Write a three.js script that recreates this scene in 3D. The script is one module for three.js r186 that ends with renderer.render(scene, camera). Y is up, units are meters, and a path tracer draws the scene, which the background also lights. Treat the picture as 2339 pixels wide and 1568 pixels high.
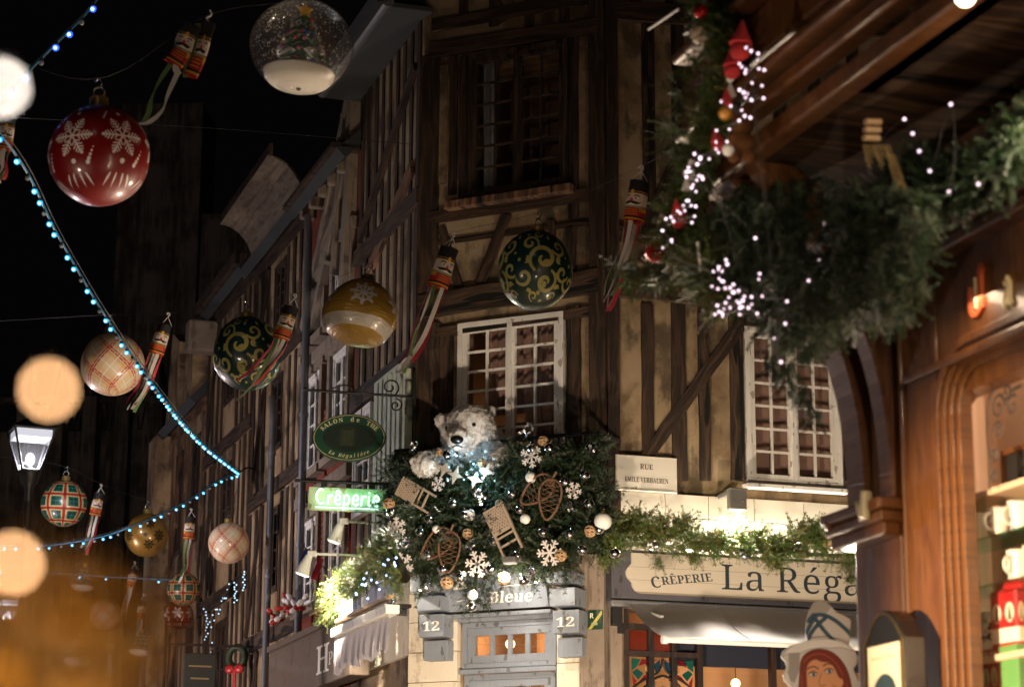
import * as THREE from 'three';
import { mergeGeometries, mergeVertices, toCreasedNormals } from 'three/addons/utils/BufferGeometryUtils.js';
import { MarchingCubes } from 'three/addons/objects/MarchingCubes.js';
import { RoundedBoxGeometry } from 'three/addons/geometries/RoundedBoxGeometry.js';
import { RectAreaLightUniformsLib } from 'three/addons/lights/RectAreaLightUniformsLib.js';

// ---------------------------------------------------------------- camera, sky, moon, exposure
const scene = new THREE.Scene();
const FOCAL = 5150, MIDX = 1169, MIDY = 784;               // long lens, measured on a 2338 x 1568 view of the photograph
const camera = new THREE.PerspectiveCamera(2 * Math.atan(MIDY / FOCAL) * 180 / Math.PI, 2338 / 1568, 0.05, 300);
camera.position.set(0, 1.2, 0);
camera.rotation.order = 'YXZ';
camera.rotation.set(13.8 * Math.PI / 180, 0, 0.3 * Math.PI / 180);
camera.focus = 20.5;
camera.userData.fStop = 3.0;
camera.updateMatrixWorld(true);
scene.add(camera);

const renderer = new THREE.WebGLRenderer({ antialias: true });
renderer.setSize(1024, 686);
renderer.toneMapping = THREE.LinearToneMapping;
renderer.toneMappingExposure = 1.0;
renderer.shadowMap.enabled = true;
RectAreaLightUniformsLib.init();

const skyData = new Float32Array(16 * 8 * 4);
for (let i = 0; i < 128; i++) skyData.set([0.0013, 0.0010, 0.0010, 1], i * 4);
const skyTex = new THREE.DataTexture(skyData, 16, 8, THREE.RGBAFormat, THREE.FloatType);
skyTex.mapping = THREE.EquirectangularReflectionMapping; skyTex.needsUpdate = true;
scene.background = skyTex; scene.environment = skyTex;

const moon = new THREE.DirectionalLight(0xfff0e0, 0.02);
moon.position.set(-6, 30, 14); moon.target.position.set(0, 4, -22);
moon.castShadow = true; moon.shadow.radius = 20;
Object.assign(moon.shadow.camera, { left: -30, right: 30, top: 30, bottom: -30, near: 1, far: 120 });
scene.add(moon, moon.target);

// ---------------------------------------------------------------- helpers
let seedState = 12345;
const rnd = () => { seedState = (seedState * 1664525 + 1013904223) >>> 0; return seedState / 4294967296; };
const rr = (a, b) => a + (b - a) * rnd();
const V = (x, y, z) => new THREE.Vector3(x, y, z);
const RAD = Math.PI / 180, PI = Math.PI;
const lin = (r, g, b) => new THREE.Color().setRGB(r, g, b);

const sight = (X, Y) => V((X - MIDX) / FOCAL, (MIDY - Y) / FOCAL, -1).applyQuaternion(camera.quaternion);
const at = (X, Y, depth) => { const d = sight(X, Y); return camera.position.clone().addScaledVector(d, depth / -d.z); };

// a wall: x along it (to the right as one faces it), y up from the street, z out of it
function wallFrame(o, ux, uz) {
  const u = V(ux, 0, uz).normalize(), n = V(-u.z, 0, u.x);
  return {
    o, u, n, rot: Math.atan2(-u.z, u.x),
    pt(x, y, z = 0) { return V(o.x + u.x * x + n.x * z, y, o.z + u.z * x + n.z * z); },
    px(X, Y, z = 0) { // where the wall plane (z out) is met
      const d = sight(X, Y), c = camera.position, k = ((o.x + n.x * z - c.x) * n.x + (o.z + n.z * z - c.z) * n.z) / (d.x * n.x + d.z * n.z);
      const p = c.clone().addScaledVector(d, k);
      return [(p.x - o.x) * u.x + (p.z - o.z) * u.z, p.y];
    },
  };
}
const used = new Map();
function numbered(n) { const k = used.get(n) ?? 0; used.set(n, k + 1); return k ? `${n}_${String(k).padStart(3, '0')}` : n; }
function shade(o) { o.castShadow = true; o.receiveShadow = true; return o; }
function tag(o, label, category, group, kind) {
  if (label) o.userData.label = label;
  if (category) o.userData.category = category;
  if (group) o.userData.group = group;
  if (kind) o.userData.kind = kind;
  return o;
}
function thing(name, label, category, pos, group) {
  const g = new THREE.Group(); g.name = numbered(name); scene.add(g);
  if (pos) g.position.copy(pos);
  return tag(g, label, category, group);
}
function thingMesh(name, geo, mat, label, category, pos, group) {
  const m = shade(new THREE.Mesh(geo, mat)); m.name = numbered(name); scene.add(m);
  if (pos) m.position.copy(pos);
  return tag(m, label, category, group);
}
function part(parent, name, geo, mat, x = 0, y = 0, z = 0, rx = 0, ry = 0, rz = 0) {
  const m = shade(new THREE.Mesh(geo, mat)); m.name = name;
  m.position.set(x, y, z); m.rotation.set(rx, ry, rz); parent.add(m); return m;
}
// a part set on a wall: group is unrotated, the part takes the wall's axes
function on(group, f, name, geo, mat, x, y, z = 0, rz = 0, rx = 0, ry = 0) {
  const m = geo ? shade(new THREE.Mesh(geo, mat)) : new THREE.Group(); m.name = name;
  m.rotation.order = 'YXZ'; m.rotation.set(rx, f.rot + ry, rz);
  m.position.copy(f.pt(x, y, z)).sub(group.position); group.add(m); return m;
}
function metreUV(g, ox = rnd() * 7, oy = rnd() * 7) {
  const p = g.attributes.position, n = g.attributes.normal, uv = new Float32Array(p.count * 2);
  for (let i = 0; i < p.count; i++) {
    const a = Math.abs(n.getX(i)), b = Math.abs(n.getY(i)), c = Math.abs(n.getZ(i));
    const [s, t] = c >= a && c >= b ? [p.getX(i), p.getY(i)] : a >= b ? [p.getZ(i) + 3.3, p.getY(i)] : [p.getX(i), p.getZ(i) + 1.7];
    uv[i * 2] = s + ox; uv[i * 2 + 1] = t + oy;
  }
  g.setAttribute('uv', new THREE.BufferAttribute(uv, 2)); return g;
}
const box = (w, h, d) => metreUV(new THREE.BoxGeometry(w, h, d));
const boxAt = (w, h, d, x, y, z) => box(w, h, d).translate(x, y, z);
const rbox = (w, h, d, r = 0.01) => metreUV(new RoundedBoxGeometry(w, h, d, 2, Math.min(r, w * 0.45, h * 0.45, d * 0.45)));
// an old hewn beam standing along y, its edges uneven
function hewn(w, h, d, rough = 0.05) {
  const n = Math.max(2, Math.min(9, Math.round(h / 0.3))), g = new THREE.BoxGeometry(w, h, d, 1, n, 1), p = g.attributes.position, memo = new Map();
  for (let i = 0; i < p.count; i++) {
    const key = [p.getX(i), p.getY(i), p.getZ(i)].map((v) => v.toFixed(4)).join();
    if (!memo.has(key)) memo.set(key, [rr(-1, 1) * w * rough, rr(-1, 1) * d * rough * 0.5]);
    const [a, b] = memo.get(key);
    p.setX(i, p.getX(i) + a); p.setZ(i, p.getZ(i) + b);
  }
  metreUV(g); g.computeVertexNormals(); return g;
}
// a beam on a wall from one spot to another
function beam(group, f, name, a, b, w, proud, mat, sink = 0.03, rough = 0.05) {
  const dx = b[0] - a[0], dy = b[1] - a[1], L = Math.hypot(dx, dy), d = proud + sink;
  return on(group, f, name, hewn(w, L, d, rough), mat, (a[0] + b[0]) / 2, (a[1] + b[1]) / 2, d / 2 - sink + rr(-0.002, 0.002), Math.atan2(-dx, dy));
}
function sheet(x0, x1, y0, y1, holes, depth) { // wall slab with openings, front face at z = 0
  const s = new THREE.Shape([V2(x0, y0), V2(x1, y0), V2(x1, y1), V2(x0, y1)]);
  for (const [a, b, c, d] of holes) s.holes.push(new THREE.Path([V2(a, c), V2(a, d), V2(b, d), V2(b, c)]));
  return new THREE.ExtrudeGeometry(s, { depth, bevelEnabled: false }).translate(0, 0, -depth);
}
function V2(x, y) { return new THREE.Vector2(x, y); }
function extr(pts, depth, bevel = 0, holes = []) {
  const s = new THREE.Shape(pts.map(([x, y]) => V2(x, y)));
  for (const h of holes) s.holes.push(new THREE.Path(h.map(([x, y]) => V2(x, y))));
  return new THREE.ExtrudeGeometry(s, { depth, bevelEnabled: bevel > 0, bevelThickness: bevel, bevelSize: bevel, bevelSegments: 1, curveSegments: 8 });
}
const tube = (pts, r, seg = 0, sides = 6, closed = false) => new THREE.TubeGeometry(new THREE.CatmullRomCurve3(pts, closed, 'centripetal'), seg || pts.length * 6, r, sides, closed);
const rod = (a, b, r, sides = 8) => { const L = a.distanceTo(b), g = new THREE.CylinderGeometry(r, r, L, sides); g.applyQuaternion(new THREE.Quaternion().setFromUnitVectors(V(0, 1, 0), b.clone().sub(a).normalize())); return g.translate((a.x + b.x) / 2, (a.y + b.y) / 2, (a.z + b.z) / 2); };
const merge = (list) => mergeGeometries(list.map((g) => { const n = g.index ? g.toNonIndexed() : g; for (const k of Object.keys(n.attributes)) if (!['position', 'normal', 'uv'].includes(k)) n.deleteAttribute(k); return n; }));

// ---------------------------------------------------------------- textures
function lattice(seed) {
  const t = new Float32Array(4096); let s = seed * 7919 + 13;
  for (let i = 0; i < 4096; i++) { s = (s * 1664525 + 1013904223) >>> 0; t[i] = s / 4294967296; }
  return (x, y, px, py) => {
    const ix = Math.floor(x), iy = Math.floor(y), fx = x - ix, fy = y - iy, sx = fx * fx * (3 - 2 * fx), sy = fy * fy * (3 - 2 * fy);
    const h = (a, b) => t[((((a % px) + px) % px) * 61 + (((b % py) + py) % py) * 131 + 7) & 4095];
    const a = h(ix, iy) + (h(ix + 1, iy) - h(ix, iy)) * sx, b = h(ix, iy + 1) + (h(ix + 1, iy + 1) - h(ix, iy + 1)) * sx;
    return a + (b - a) * sy;
  };
}
function fbm(n, u, v, fu, fv, oct) { let s = 0, a = 0.5, t = 0; for (let i = 0; i < oct; i++) { s += a * n(u * fu, v * fv, fu, fv); t += a; a *= 0.55; fu *= 2; fv *= 2; } return s / t; }
function texture(size, metres, fn, srgb = true) {
  const d = new Uint8Array(size * size * 4);
  for (let j = 0; j < size; j++) for (let i = 0; i < size; i++) {
    const c = fn(i / size, j / size);
    for (let k = 0; k < 3; k++) d[(j * size + i) * 4 + k] = Math.max(0, Math.min(255, c[k] * 255));
    d[(j * size + i) * 4 + 3] = 255;
  }
  const t = new THREE.DataTexture(d, size, size, THREE.RGBAFormat); t.wrapS = t.wrapT = THREE.RepeatWrapping;
  t.magFilter = THREE.LinearFilter; t.minFilter = THREE.LinearMipmapLinearFilter; t.repeat.set(1 / metres, 1 / metres);
  if (srgb) t.colorSpace = THREE.SRGBColorSpace; t.needsUpdate = true; return t;
}
function canvasTex(w, h, draw) {
  const c = document.createElement('canvas'); c.width = w; c.height = h; draw(c.getContext('2d'), w, h);
  const t = new THREE.CanvasTexture(c); t.colorSpace = THREE.SRGBColorSpace; t.anisotropy = 4; return t;
}
const n1 = lattice(1), n2 = lattice(2), n3 = lattice(3), n4 = lattice(4);
const mixc = (a, b, t) => a.map((v, i) => v + (b[i] - v) * t);
const ss = (a, b, x) => { const t = Math.max(0, Math.min(1, (x - a) / (b - a))); return t * t * (3 - 2 * t); };
const plasterTex = texture(1024, 2.2, (u, v) => {
  const a = fbm(n1, u, v, 4, 3, 6), b = fbm(n2, u, v, 24, 24, 4), st = fbm(n3, u, v, 28, 3, 4), crack = 1 - ss(0.0, 0.018, Math.abs(fbm(n4, u, v, 6, 6, 5) - 0.5));
  let c = mixc([0.62, 0.54, 0.43], [0.47, 0.39, 0.29], ss(0.35, 0.65, a));
  c = mixc(c, [0.25, 0.205, 0.16], 0.7 * ss(0.50, 0.68, fbm(n2, u, v, 7, 5, 6) * 0.75 + st * 0.25)); c = mixc(c, [0.66, 0.59, 0.49], 0.35 * ss(0.5, 0.8, b));
  return mixc(c, [0.2, 0.17, 0.14], crack * 0.18);
});
const plasterBump = texture(512, 2.2, (u, v) => { const b = 0.6 * fbm(n2, u, v, 30, 30, 4) + 0.4 * fbm(n1, u, v, 6, 6, 4); return [b, b, b]; }, false);
const timberTex = texture(1024, 1.4, (u, v) => {
  const warp = fbm(n1, u, v, 4, 2, 3) * 0.12, g = fbm(n2, u + warp, v, 40, 3, 5), f = fbm(n3, u + warp, v, 110, 6, 3), crack = ss(0.66, 0.74, fbm(n4, u + warp * 0.5, v, 26, 2, 4)), pat = fbm(n1, u, v, 5, 5, 5);
  let c = mixc([0.15, 0.105, 0.075], [0.29, 0.21, 0.15], ss(0.3, 0.7, g)); c = mixc(c, [0.36, 0.30, 0.24], 0.55 * ss(0.52, 0.72, pat) * ss(0.4, 0.6, f));
  return mixc(c, [0.035, 0.025, 0.02], crack);
});
const timberBump = texture(1024, 1.4, (u, v) => { const warp = fbm(n1, u, v, 4, 2, 3) * 0.12, g = 0.6 * fbm(n2, u + warp, v, 40, 3, 5) + 0.4 * fbm(n3, u + warp, v, 110, 6, 3) - 0.6 * ss(0.66, 0.74, fbm(n4, u + warp * 0.5, v, 26, 2, 4)); return [g, g, g]; }, false);
const oakTex = texture(1024, 1.1, (u, v) => {
  const warp = fbm(n1, u, v, 3, 2, 4) * 0.35, g = fbm(n2, u + warp, v, 18, 2, 5), rings = 0.5 + 0.5 * Math.sin((u * 8 + warp * 7 + fbm(n3, u, v, 5, 2, 4) * 2.5) * 2 * PI), f = fbm(n4, u, v, 120, 8, 2), dull = fbm(n1, u, v, 7, 9, 5);
  let c = mixc([0.60, 0.41, 0.22], [0.45, 0.28, 0.13], 0.4 * rings + 0.6 * g); c = mixc(c, [0.28, 0.16, 0.07], 0.4 * ss(0.55, 0.75, f)); return mixc(c, [0.55, 0.38, 0.22], 0.4 * ss(0.58, 0.75, dull));
});
const oakRough = texture(512, 1.1, (u, v) => { const r = 0.32 + 0.3 * fbm(n3, u, v, 8, 8, 5) + 0.15 * fbm(n4, u, v, 50, 20, 3); return [r, r, r]; }, false);
const stoneTex = texture(512, 1.3, (u, v) => { const a = fbm(n3, u, v, 5, 5, 6), b = fbm(n2, u, v, 40, 40, 3), s = fbm(n4, u, v, 20, 3, 4); return mixc(mixc([0.88, 0.85, 0.79], [0.80, 0.75, 0.67], a), [0.52, 0.46, 0.38], 0.5 * ss(0.6, 0.8, s * 0.7 + b * 0.3)); });
const paintTex = texture(512, 0.9, (u, v) => { const g = fbm(n2, u, v, 60, 5, 4), a = fbm(n1, u, v, 6, 6, 5), chip = ss(0.69, 0.73, fbm(n4, u, v, 22, 10, 5)); return mixc(mixc([0.93, 0.92, 0.90], [0.80, 0.785, 0.76], 0.5 * g + 0.5 * a), [0.50, 0.44, 0.37], 0.6 * chip); });
const weatherTex = texture(1024, 1.3, (u, v) => { const g = fbm(n2, u, v, 46, 3, 5), a = fbm(n1, u, v, 5, 5, 6), bare = ss(0.52, 0.62, 0.6 * fbm(n4, u, v, 14, 6, 5) + 0.4 * g); return mixc(mixc([0.70, 0.66, 0.61], [0.55, 0.50, 0.45], a), [0.34, 0.285, 0.24], 0.4 * bare); });
const brickTex = texture(512, 0.6, (u, v) => { const a = fbm(n1, u, v, 4, 4, 5), b = fbm(n2, u, v, 40, 40, 3); return mixc(mixc([0.47, 0.20, 0.13], [0.36, 0.15, 0.10], a), [0.56, 0.34, 0.25], 0.5 * ss(0.5, 0.75, b)); });
const darkStoneTex = texture(512, 3, (u, v) => { const a = fbm(n3, u, v, 6, 6, 6), s = fbm(n4, u, v, 30, 4, 4); return mixc([0.42, 0.38, 0.33], [0.22, 0.19, 0.16], ss(0.35, 0.7, 0.5 * a + 0.5 * s)); });
const fluffBump = texture(512, 0.35, (u, v) => { const b = 0.5 * fbm(n2, u, v, 30, 30, 3) + 0.5 * fbm(n4, u, v, 90, 90, 2); return [b, b, b]; }, false);
const foilBump = texture(512, 0.5, (u, v) => { const b = 1 - Math.abs(fbm(n2, u, v, 8, 14, 4) * 2 - 1); return [b, b, b]; }, false);

const M = (o) => new THREE.MeshStandardMaterial({ roughness: 0.8, ...o });
const MP = (o) => new THREE.MeshPhysicalMaterial({ roughness: 0.5, ...o });
const mat = {
  plaster: M({ map: plasterTex, bumpMap: plasterBump, bumpScale: 0.006, roughness: 0.95 }),
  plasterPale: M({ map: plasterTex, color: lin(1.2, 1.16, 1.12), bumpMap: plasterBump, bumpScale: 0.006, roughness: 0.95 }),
  timber: M({ map: timberTex, bumpMap: timberBump, bumpScale: 0.01, roughness: 0.85 }),
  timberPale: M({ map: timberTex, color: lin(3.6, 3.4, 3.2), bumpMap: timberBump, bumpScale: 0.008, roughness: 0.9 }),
  timberGrey: M({ map: weatherTex, color: lin(0.62, 0.58, 0.54), bumpMap: timberBump, bumpScale: 0.006, roughness: 0.9 }),
  timberBlack: M({ map: timberTex, color: lin(0.42, 0.36, 0.34), bumpMap: timberBump, bumpScale: 0.006, roughness: 0.38 }),
  oak: MP({ map: oakTex, color: lin(0.58, 0.50, 0.42), roughnessMap: oakRough, roughness: 0.85, clearcoat: 0.6, clearcoatRoughness: 0.15, bumpMap: timberBump, bumpScale: 0.0015 }),
  stone: M({ map: stoneTex, bumpMap: plasterBump, bumpScale: 0.004, roughness: 0.95 }),
  white: M({ map: paintTex, roughness: 0.55, bumpMap: timberBump, bumpScale: 0.001 }),
  bluePaint: M({ map: paintTex, color: lin(0.30, 0.35, 0.44), roughness: 0.5, bumpMap: timberBump, bumpScale: 0.001 }),
  brick: M({ map: brickTex, roughness: 0.95, bumpMap: plasterBump, bumpScale: 0.004 }),
  mortar: M({ color: lin(0.32, 0.28, 0.24), roughness: 1 }),
  darkStone: M({ map: darkStoneTex, roughness: 1, bumpMap: plasterBump, bumpScale: 0.02 }),
  slate: M({ color: lin(0.035, 0.038, 0.042), roughness: 0.7 }),
  iron: M({ color: lin(0.012, 0.012, 0.013), roughness: 0.5, metalness: 0.3 }),
  greyMetal: M({ color: lin(0.2, 0.2, 0.21), roughness: 0.45, metalness: 0.4 }),
  zinc: M({ color: lin(0.17, 0.17, 0.18), roughness: 0.5, metalness: 0.5 }),
  whiteMetal: M({ color: lin(0.7, 0.7, 0.68), roughness: 0.4 }),
  glass: MP({ color: 0xffffff, transmission: 1, thickness: 0, roughness: 0.03, ior: 1.5 }),
  curtain: M({ color: lin(0.27, 0.165, 0.13), roughness: 1 }),
  curtainPale: M({ color: lin(0.28, 0.27, 0.28), roughness: 1 }),
  dark: M({ color: lin(0.012, 0.01, 0.01), roughness: 1 }),
  room: M({ color: lin(0.30, 0.18, 0.10), roughness: 1 }),
  cobble: M({ map: darkStoneTex, roughness: 0.8 }),
  silver: M({ color: lin(0.85, 0.86, 0.9), roughness: 0.1, metalness: 1 }),
  silverFoil: M({ color: lin(0.8, 0.8, 0.84), roughness: 0.2, metalness: 1, side: THREE.DoubleSide }),
  gold: M({ color: lin(0.75, 0.5, 0.16), roughness: 0.3, metalness: 1 }),
  whiteMatt: M({ color: lin(0.75, 0.73, 0.70), roughness: 0.7 }),
  glitterWhite: M({ color: lin(0.62, 0.58, 0.56), roughness: 0.6 }),
  wicker: M({ color: lin(0.13, 0.065, 0.035), roughness: 0.8 }),
  wickerPale: M({ color: lin(0.42, 0.27, 0.14), roughness: 0.8 }),
  rattan: M({ color: lin(0.32, 0.25, 0.19), roughness: 0.7 }),
  fir: M({ color: lin(0.017, 0.034, 0.012), roughness: 0.55, side: THREE.DoubleSide }),
  firYellow: M({ color: lin(0.10, 0.13, 0.035), roughness: 0.55, side: THREE.DoubleSide }),
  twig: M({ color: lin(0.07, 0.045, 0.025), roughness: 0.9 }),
  wire: M({ color: lin(0.02, 0.02, 0.02), roughness: 0.6 }),
  red: MP({ color: lin(0.42, 0.02, 0.02), roughness: 0.35 }),
};
mat.pane = mat.glass;

// ---------------------------------------------------------------- street plan
const flat = (p) => V(p.x, 0, p.z);
const CORNER = flat(at(1385, 900, 21.6));
const A = wallFrame(CORNER, Math.sin(63 * RAD), Math.cos(63 * RAD));        // chamfered corner with the door
const B = wallFrame(CORNER, Math.sin(72 * RAD), -Math.cos(72 * RAD));       // side street
const AL = A.px(957, 900)[0];                                               // left end of the chamfer
const C = wallFrame(flat(A.pt(AL, 0)), Math.sin(18 * RAD), Math.cos(18 * RAD)); // main street, running away to the left
const R = wallFrame(flat(at(2100, 1000, 9.1)), Math.sin(18 * RAD), Math.cos(18 * RAD)); // shop on the right, facing the street

const ground = shade(new THREE.Mesh(metreUV(new THREE.PlaneGeometry(400, 400).rotateX(-PI / 2)), mat.cobble));
ground.name = 'ground'; tag(ground, 'dark cobbled street between the houses', null, null, 'structure'); scene.add(ground);

// a casement window: a part (group) on a wall with frame, sashes, glazing bars and panes below it
function casement(group, f, x0, x1, y0, y1, o) {
  const { rows = 6, cols = 2, leaves = 2, fm = mat.white, frame = 0.05, stile = 0.05, bar = 0.022, z = 0.01, gm = mat.glass, label, seam = 0 } = o;
  const w = x1 - x0, h = y1 - y0, g = on(group, f, 'window', null, null, x0, y0, z);
  if (label) g.userData.label = label;
  part(g, 'frame', merge([boxAt(w, frame, 0.09, w / 2, h - frame / 2, 0), boxAt(w, frame, 0.09, w / 2, frame / 2, 0), boxAt(frame, h - 2 * frame, 0.088, frame / 2, h / 2, 0), boxAt(frame, h - 2 * frame, 0.088, w - frame / 2, h / 2, 0)]), fm);
  const lw = (w - 2 * frame) / leaves, lh = h - 2 * frame;
  for (let k = 0; k < leaves; k++) {
    const a = frame + k * lw + 0.002, b = a + lw - 0.004, lo = frame + 0.002, hi = h - frame - 0.002;
    part(g, 'sash', merge([boxAt(b - a, stile, 0.05, (a + b) / 2, lo + stile / 2, 0.006), boxAt(b - a, stile, 0.05, (a + b) / 2, hi - stile / 2, 0.006), boxAt(stile, hi - lo - 2 * stile, 0.049, a + stile / 2, (lo + hi) / 2, 0.006), boxAt(stile, hi - lo - 2 * stile, 0.049, b - stile / 2, (lo + hi) / 2, 0.006)]), fm);
    const ga = a + stile, gb = b - stile, gl = lo + stile, gh = hi - stile, cw = (gb - ga) / cols, rh = (gh - gl) / rows, bars = [];
    for (let c = 1; c < cols; c++) bars.push(boxAt(bar, gh - gl, 0.03, ga + c * cw, (gl + gh) / 2, 0.005));
    for (let r = 1; r < rows; r++) bars.push(boxAt(gb - ga, bar, 0.027, (ga + gb) / 2, gl + r * rh, 0.005));
    if (bars.length && rows > 1 && cols > 1) part(g, 'glazing_bar', merge(bars), fm); else for (const b of bars) part(g, 'glazing_bar', b, fm);
    const pg = new THREE.BoxGeometry(cw - bar * 0.6, rh - bar * 0.6, 0.004);
    for (let c = 0; c < cols; c++) for (let r = 0; r < rows; r++) part(g, 'pane', pg, gm, ga + (c + 0.5) * cw, gl + (r + 0.5) * rh, -0.002, rr(-0.012, 0.012), rr(-0.012, 0.012));
  }
  if (seam) part(g, 'cover_strip', boxAt(seam, h - 2 * frame - 0.01, 0.03, w / 2, h / 2, 0.04), fm);
  return g;
}
function drape(w, h, folds, amp = 0.03) {
  const g = new THREE.PlaneGeometry(w, h, folds * 8, 6), p = g.attributes.position;
  for (let i = 0; i < p.count; i++) p.setZ(i, amp * Math.sin((p.getX(i) / w) * folds * 2 * PI + 0.4 * Math.sin(p.getY(i) * 3)) + 0.01 * Math.sin(p.getX(i) * 31));
  g.computeVertexNormals(); return g;
}

// ---------------------------------------------------------------- corner house
const corner = thing('corner_house', 'half-timbered corner house with dark posts, white casements and blue door', 'building', CORNER);
const aw = (X, Y, z = 0) => A.px(X, Y, z), bw = (X, Y, z = 0) => B.px(X, Y, z), cw = (X, Y, z = 0) => C.px(X, Y, z);
{
  // openings, in wall metres
  const w1 = { x0: aw(1049, 850)[0], x1: aw(1291, 850)[0], y1: aw(1291, 712)[1], y0: aw(1291, 1035)[1] };
  const w1u = { x0: aw(1072, 300)[0], x1: aw(1300, 300)[0], y1: aw(1180, 112)[1], y0: aw(1180, 442)[1] };
  const w2 = { x0: bw(1700, 950)[0], x1: bw(1916, 950)[0], y1: bw(1700, 747)[1], y0: bw(1700, 1104)[1] };
  const dr = { x0: aw(1058, 1480)[0], x1: aw(1274, 1480)[0], y1: aw(1160, 1405)[1], y0: 0.02 };
  const TOP = A.px(1200, -160)[1], low = bw(1560, 1250)[1];
  const sf = { x0: bw(1425, 1480)[0], x1: bw(1425, 1480)[0] + 4.1, y1: bw(1500, 1392)[1], y0: 0.02 };
  const holesA = [w1, w1u, dr].map((q) => [q.x0, q.x1, q.y0, q.y1]);
  on(corner, A, 'wall', sheet(AL, 0, 0, TOP, holesA, 0.3), mat.plaster, 0, 0, 0);
  on(corner, B, 'wall', sheet(0, 6.5, 0, TOP, [[w2.x0, w2.x1, w2.y0, w2.y1], [sf.x0, sf.x1, sf.y0, sf.y1]], 0.3), mat.plaster, 0, 0, 0);
  // rooms behind the openings
  const room = (f, q, name = 'room', m = mat.room, depth = 1.4) => { // five inner faces with real thickness
    const w = q.x1 - q.x0 + 0.5, h = q.y1 - q.y0 + 0.3, cx = (q.x0 + q.x1) / 2, cy = (q.y0 + q.y1) / 2;
    on(corner, f, name, merge([boxAt(w, h, 0.05, 0, 0, -depth), boxAt(w, 0.05, depth - 0.32, 0, h / 2, -depth / 2 - 0.16), boxAt(w, 0.05, depth - 0.32, 0, -h / 2, -depth / 2 - 0.16), boxAt(0.05, h, depth - 0.32, w / 2, 0, -depth / 2 - 0.16), boxAt(0.05, h, depth - 0.32, -w / 2, 0, -depth / 2 - 0.16)]), m, cx, cy, 0);
  };
  room(A, w1); room(A, w1u); room(B, w2); room(A, dr, 'hallway', mat.room, 1.5); room(B, sf, 'dining_room', mat.room, 1.8);

  // windows
  casement(corner, A, w1.x0, w1.x1, w1.y0, w1.y1, { rows: 6, seam: 0.05, frame: 0.055, label: 'white painted casement of small panes behind the polar bear' });
  casement(corner, A, w1u.x0, w1u.x1, w1u.y0, w1u.y1, { rows: 6, fm: mat.timber, frame: 0.05, stile: 0.045, bar: 0.02, seam: 0.04, label: 'unlit dark wooden casement high on the corner house' });
  casement(corner, B, w2.x0, w2.x1, w2.y0, w2.y1, { rows: 6, seam: 0.05, frame: 0.05, label: 'white casement with drawn brown curtain in the side street' });
  on(corner, A, 'window_sill', rbox(w1u.x1 - w1u.x0 + 0.3, 0.09, 0.2, 0.015), mat.timberPale, (w1u.x0 + w1u.x1) / 2 - 0.06, w1u.y0 - 0.06, 0.06);
  on(corner, B, 'window_sill', rbox(w2.x1 - w2.x0 + 0.08, 0.05, 0.14, 0.01), mat.white, (w2.x0 + w2.x1) / 2, w2.y0 - 0.03, 0.05);
  // curtains and a lit beam inside
  on(corner, A, 'curtain', drape(0.16, w1u.y1 - w1u.y0, 2, 0.02), mat.curtainPale, w1u.x0 + 0.19, (w1u.y0 + w1u.y1) / 2, -0.1);
  on(corner, A, 'curtain', drape((w1.x1 - w1.x0) * 0.4, 1.0, 5), mat.curtain, w1.x0 + (w1.x1 - w1.x0) * 0.38, w1.y1 - 0.45, -0.16);
  on(corner, A, 'curtain', drape((w1.x1 - w1.x0) * 0.30, 1.3, 4), mat.curtain, w1.x0 + (w1.x1 - w1.x0) * 0.70, w1.y1 - 0.6, -0.18);
  on(corner, A, 'room_beam', box(1.1, 0.16, 0.12), mat.oak, (w1.x0 + w1.x1) / 2, w1.y0 + 0.42, -0.62, 0.06);
  on(corner, B, 'curtain', drape(w2.x1 - w2.x0 - 0.06, w2.y1 - w2.y0 - 0.02, 3, 0.0015), mat.curtain, (w2.x0 + w2.x1) / 2, (w2.y0 + w2.y1) / 2, -0.1);

  // timbers of the chamfer
  const T = mat.timber, bA = (X0, Y0, X1, Y1, w, p = 0.035, m = T) => beam(corner, A, 'timber', aw(X0, Y0), aw(X1, Y1), w, p, m), col = (X, Y0, Y1, w, p = 0.03, m = T) => { const a = aw(X, Y0), b = aw(X, Y1), x = aw(X, (Y0 + Y1) / 2)[0]; return beam(corner, A, 'timber', [x, b[1]], [x, a[1]], w, p, m); };
  bA(962, 702, 1372, 642, 0.24, 0.075); bA(965, 766, 1350, 712, 0.10, 0.05);            // storey beams over the lower window
  bA(980, 500, 1350, 445, 0.12, 0.06); bA(965, 560, 1350, 508, 0.05, 0.03);
  bA(985, 118, 1372, 60, 0.16, 0.07); bA(990, 60, 1372, -10, 0.14, 0.05);
  col(1012, 150, 420, 0.10, 0.02, mat.plaster); col(1036, 130, 445, 0.09); col(1060, 130, 450, 0.09, 0.04); col(995, 130, 640, 0.09, 0.045);
  col(1312, 60, 500, 0.10, 0.04); col(1306, 520, 660, 0.11, 0.04); col(1312, 700, 1010, 0.15, 0.04); col(1020, 760, 1010, 0.16, 0.04); col(988, 740, 1310, 0.17, 0.05);
  bA(1160, 490, 1085, 690, 0.10, 0.04); bA(1262, 505, 1262, 655, 0.08, 0.035); bA(1010, 520, 1060, 690, 0.09, 0.032);
  col(972, 130, 1330, 0.16, 0.055);
  for (const X of [1060, 1130, 1210, 1290]) col(X, -140, 60, 0.10, 0.03);
  bA(1080, -150, 1150, 50, 0.1, 0.036);
  // great corner post: two faces meet on the corner
  const postTop = TOP, postBot = aw(1370, 1262)[1];
  on(corner, A, 'corner_post', hewn(0.17, postTop - postBot, 0.10, 0.03), T, -0.075, (postTop + postBot) / 2, 0.012);
  on(corner, B, 'corner_post', hewn(0.13, postTop - postBot, 0.10, 0.03), T, 0.055, (postTop + postBot) / 2, 0.012);
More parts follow.
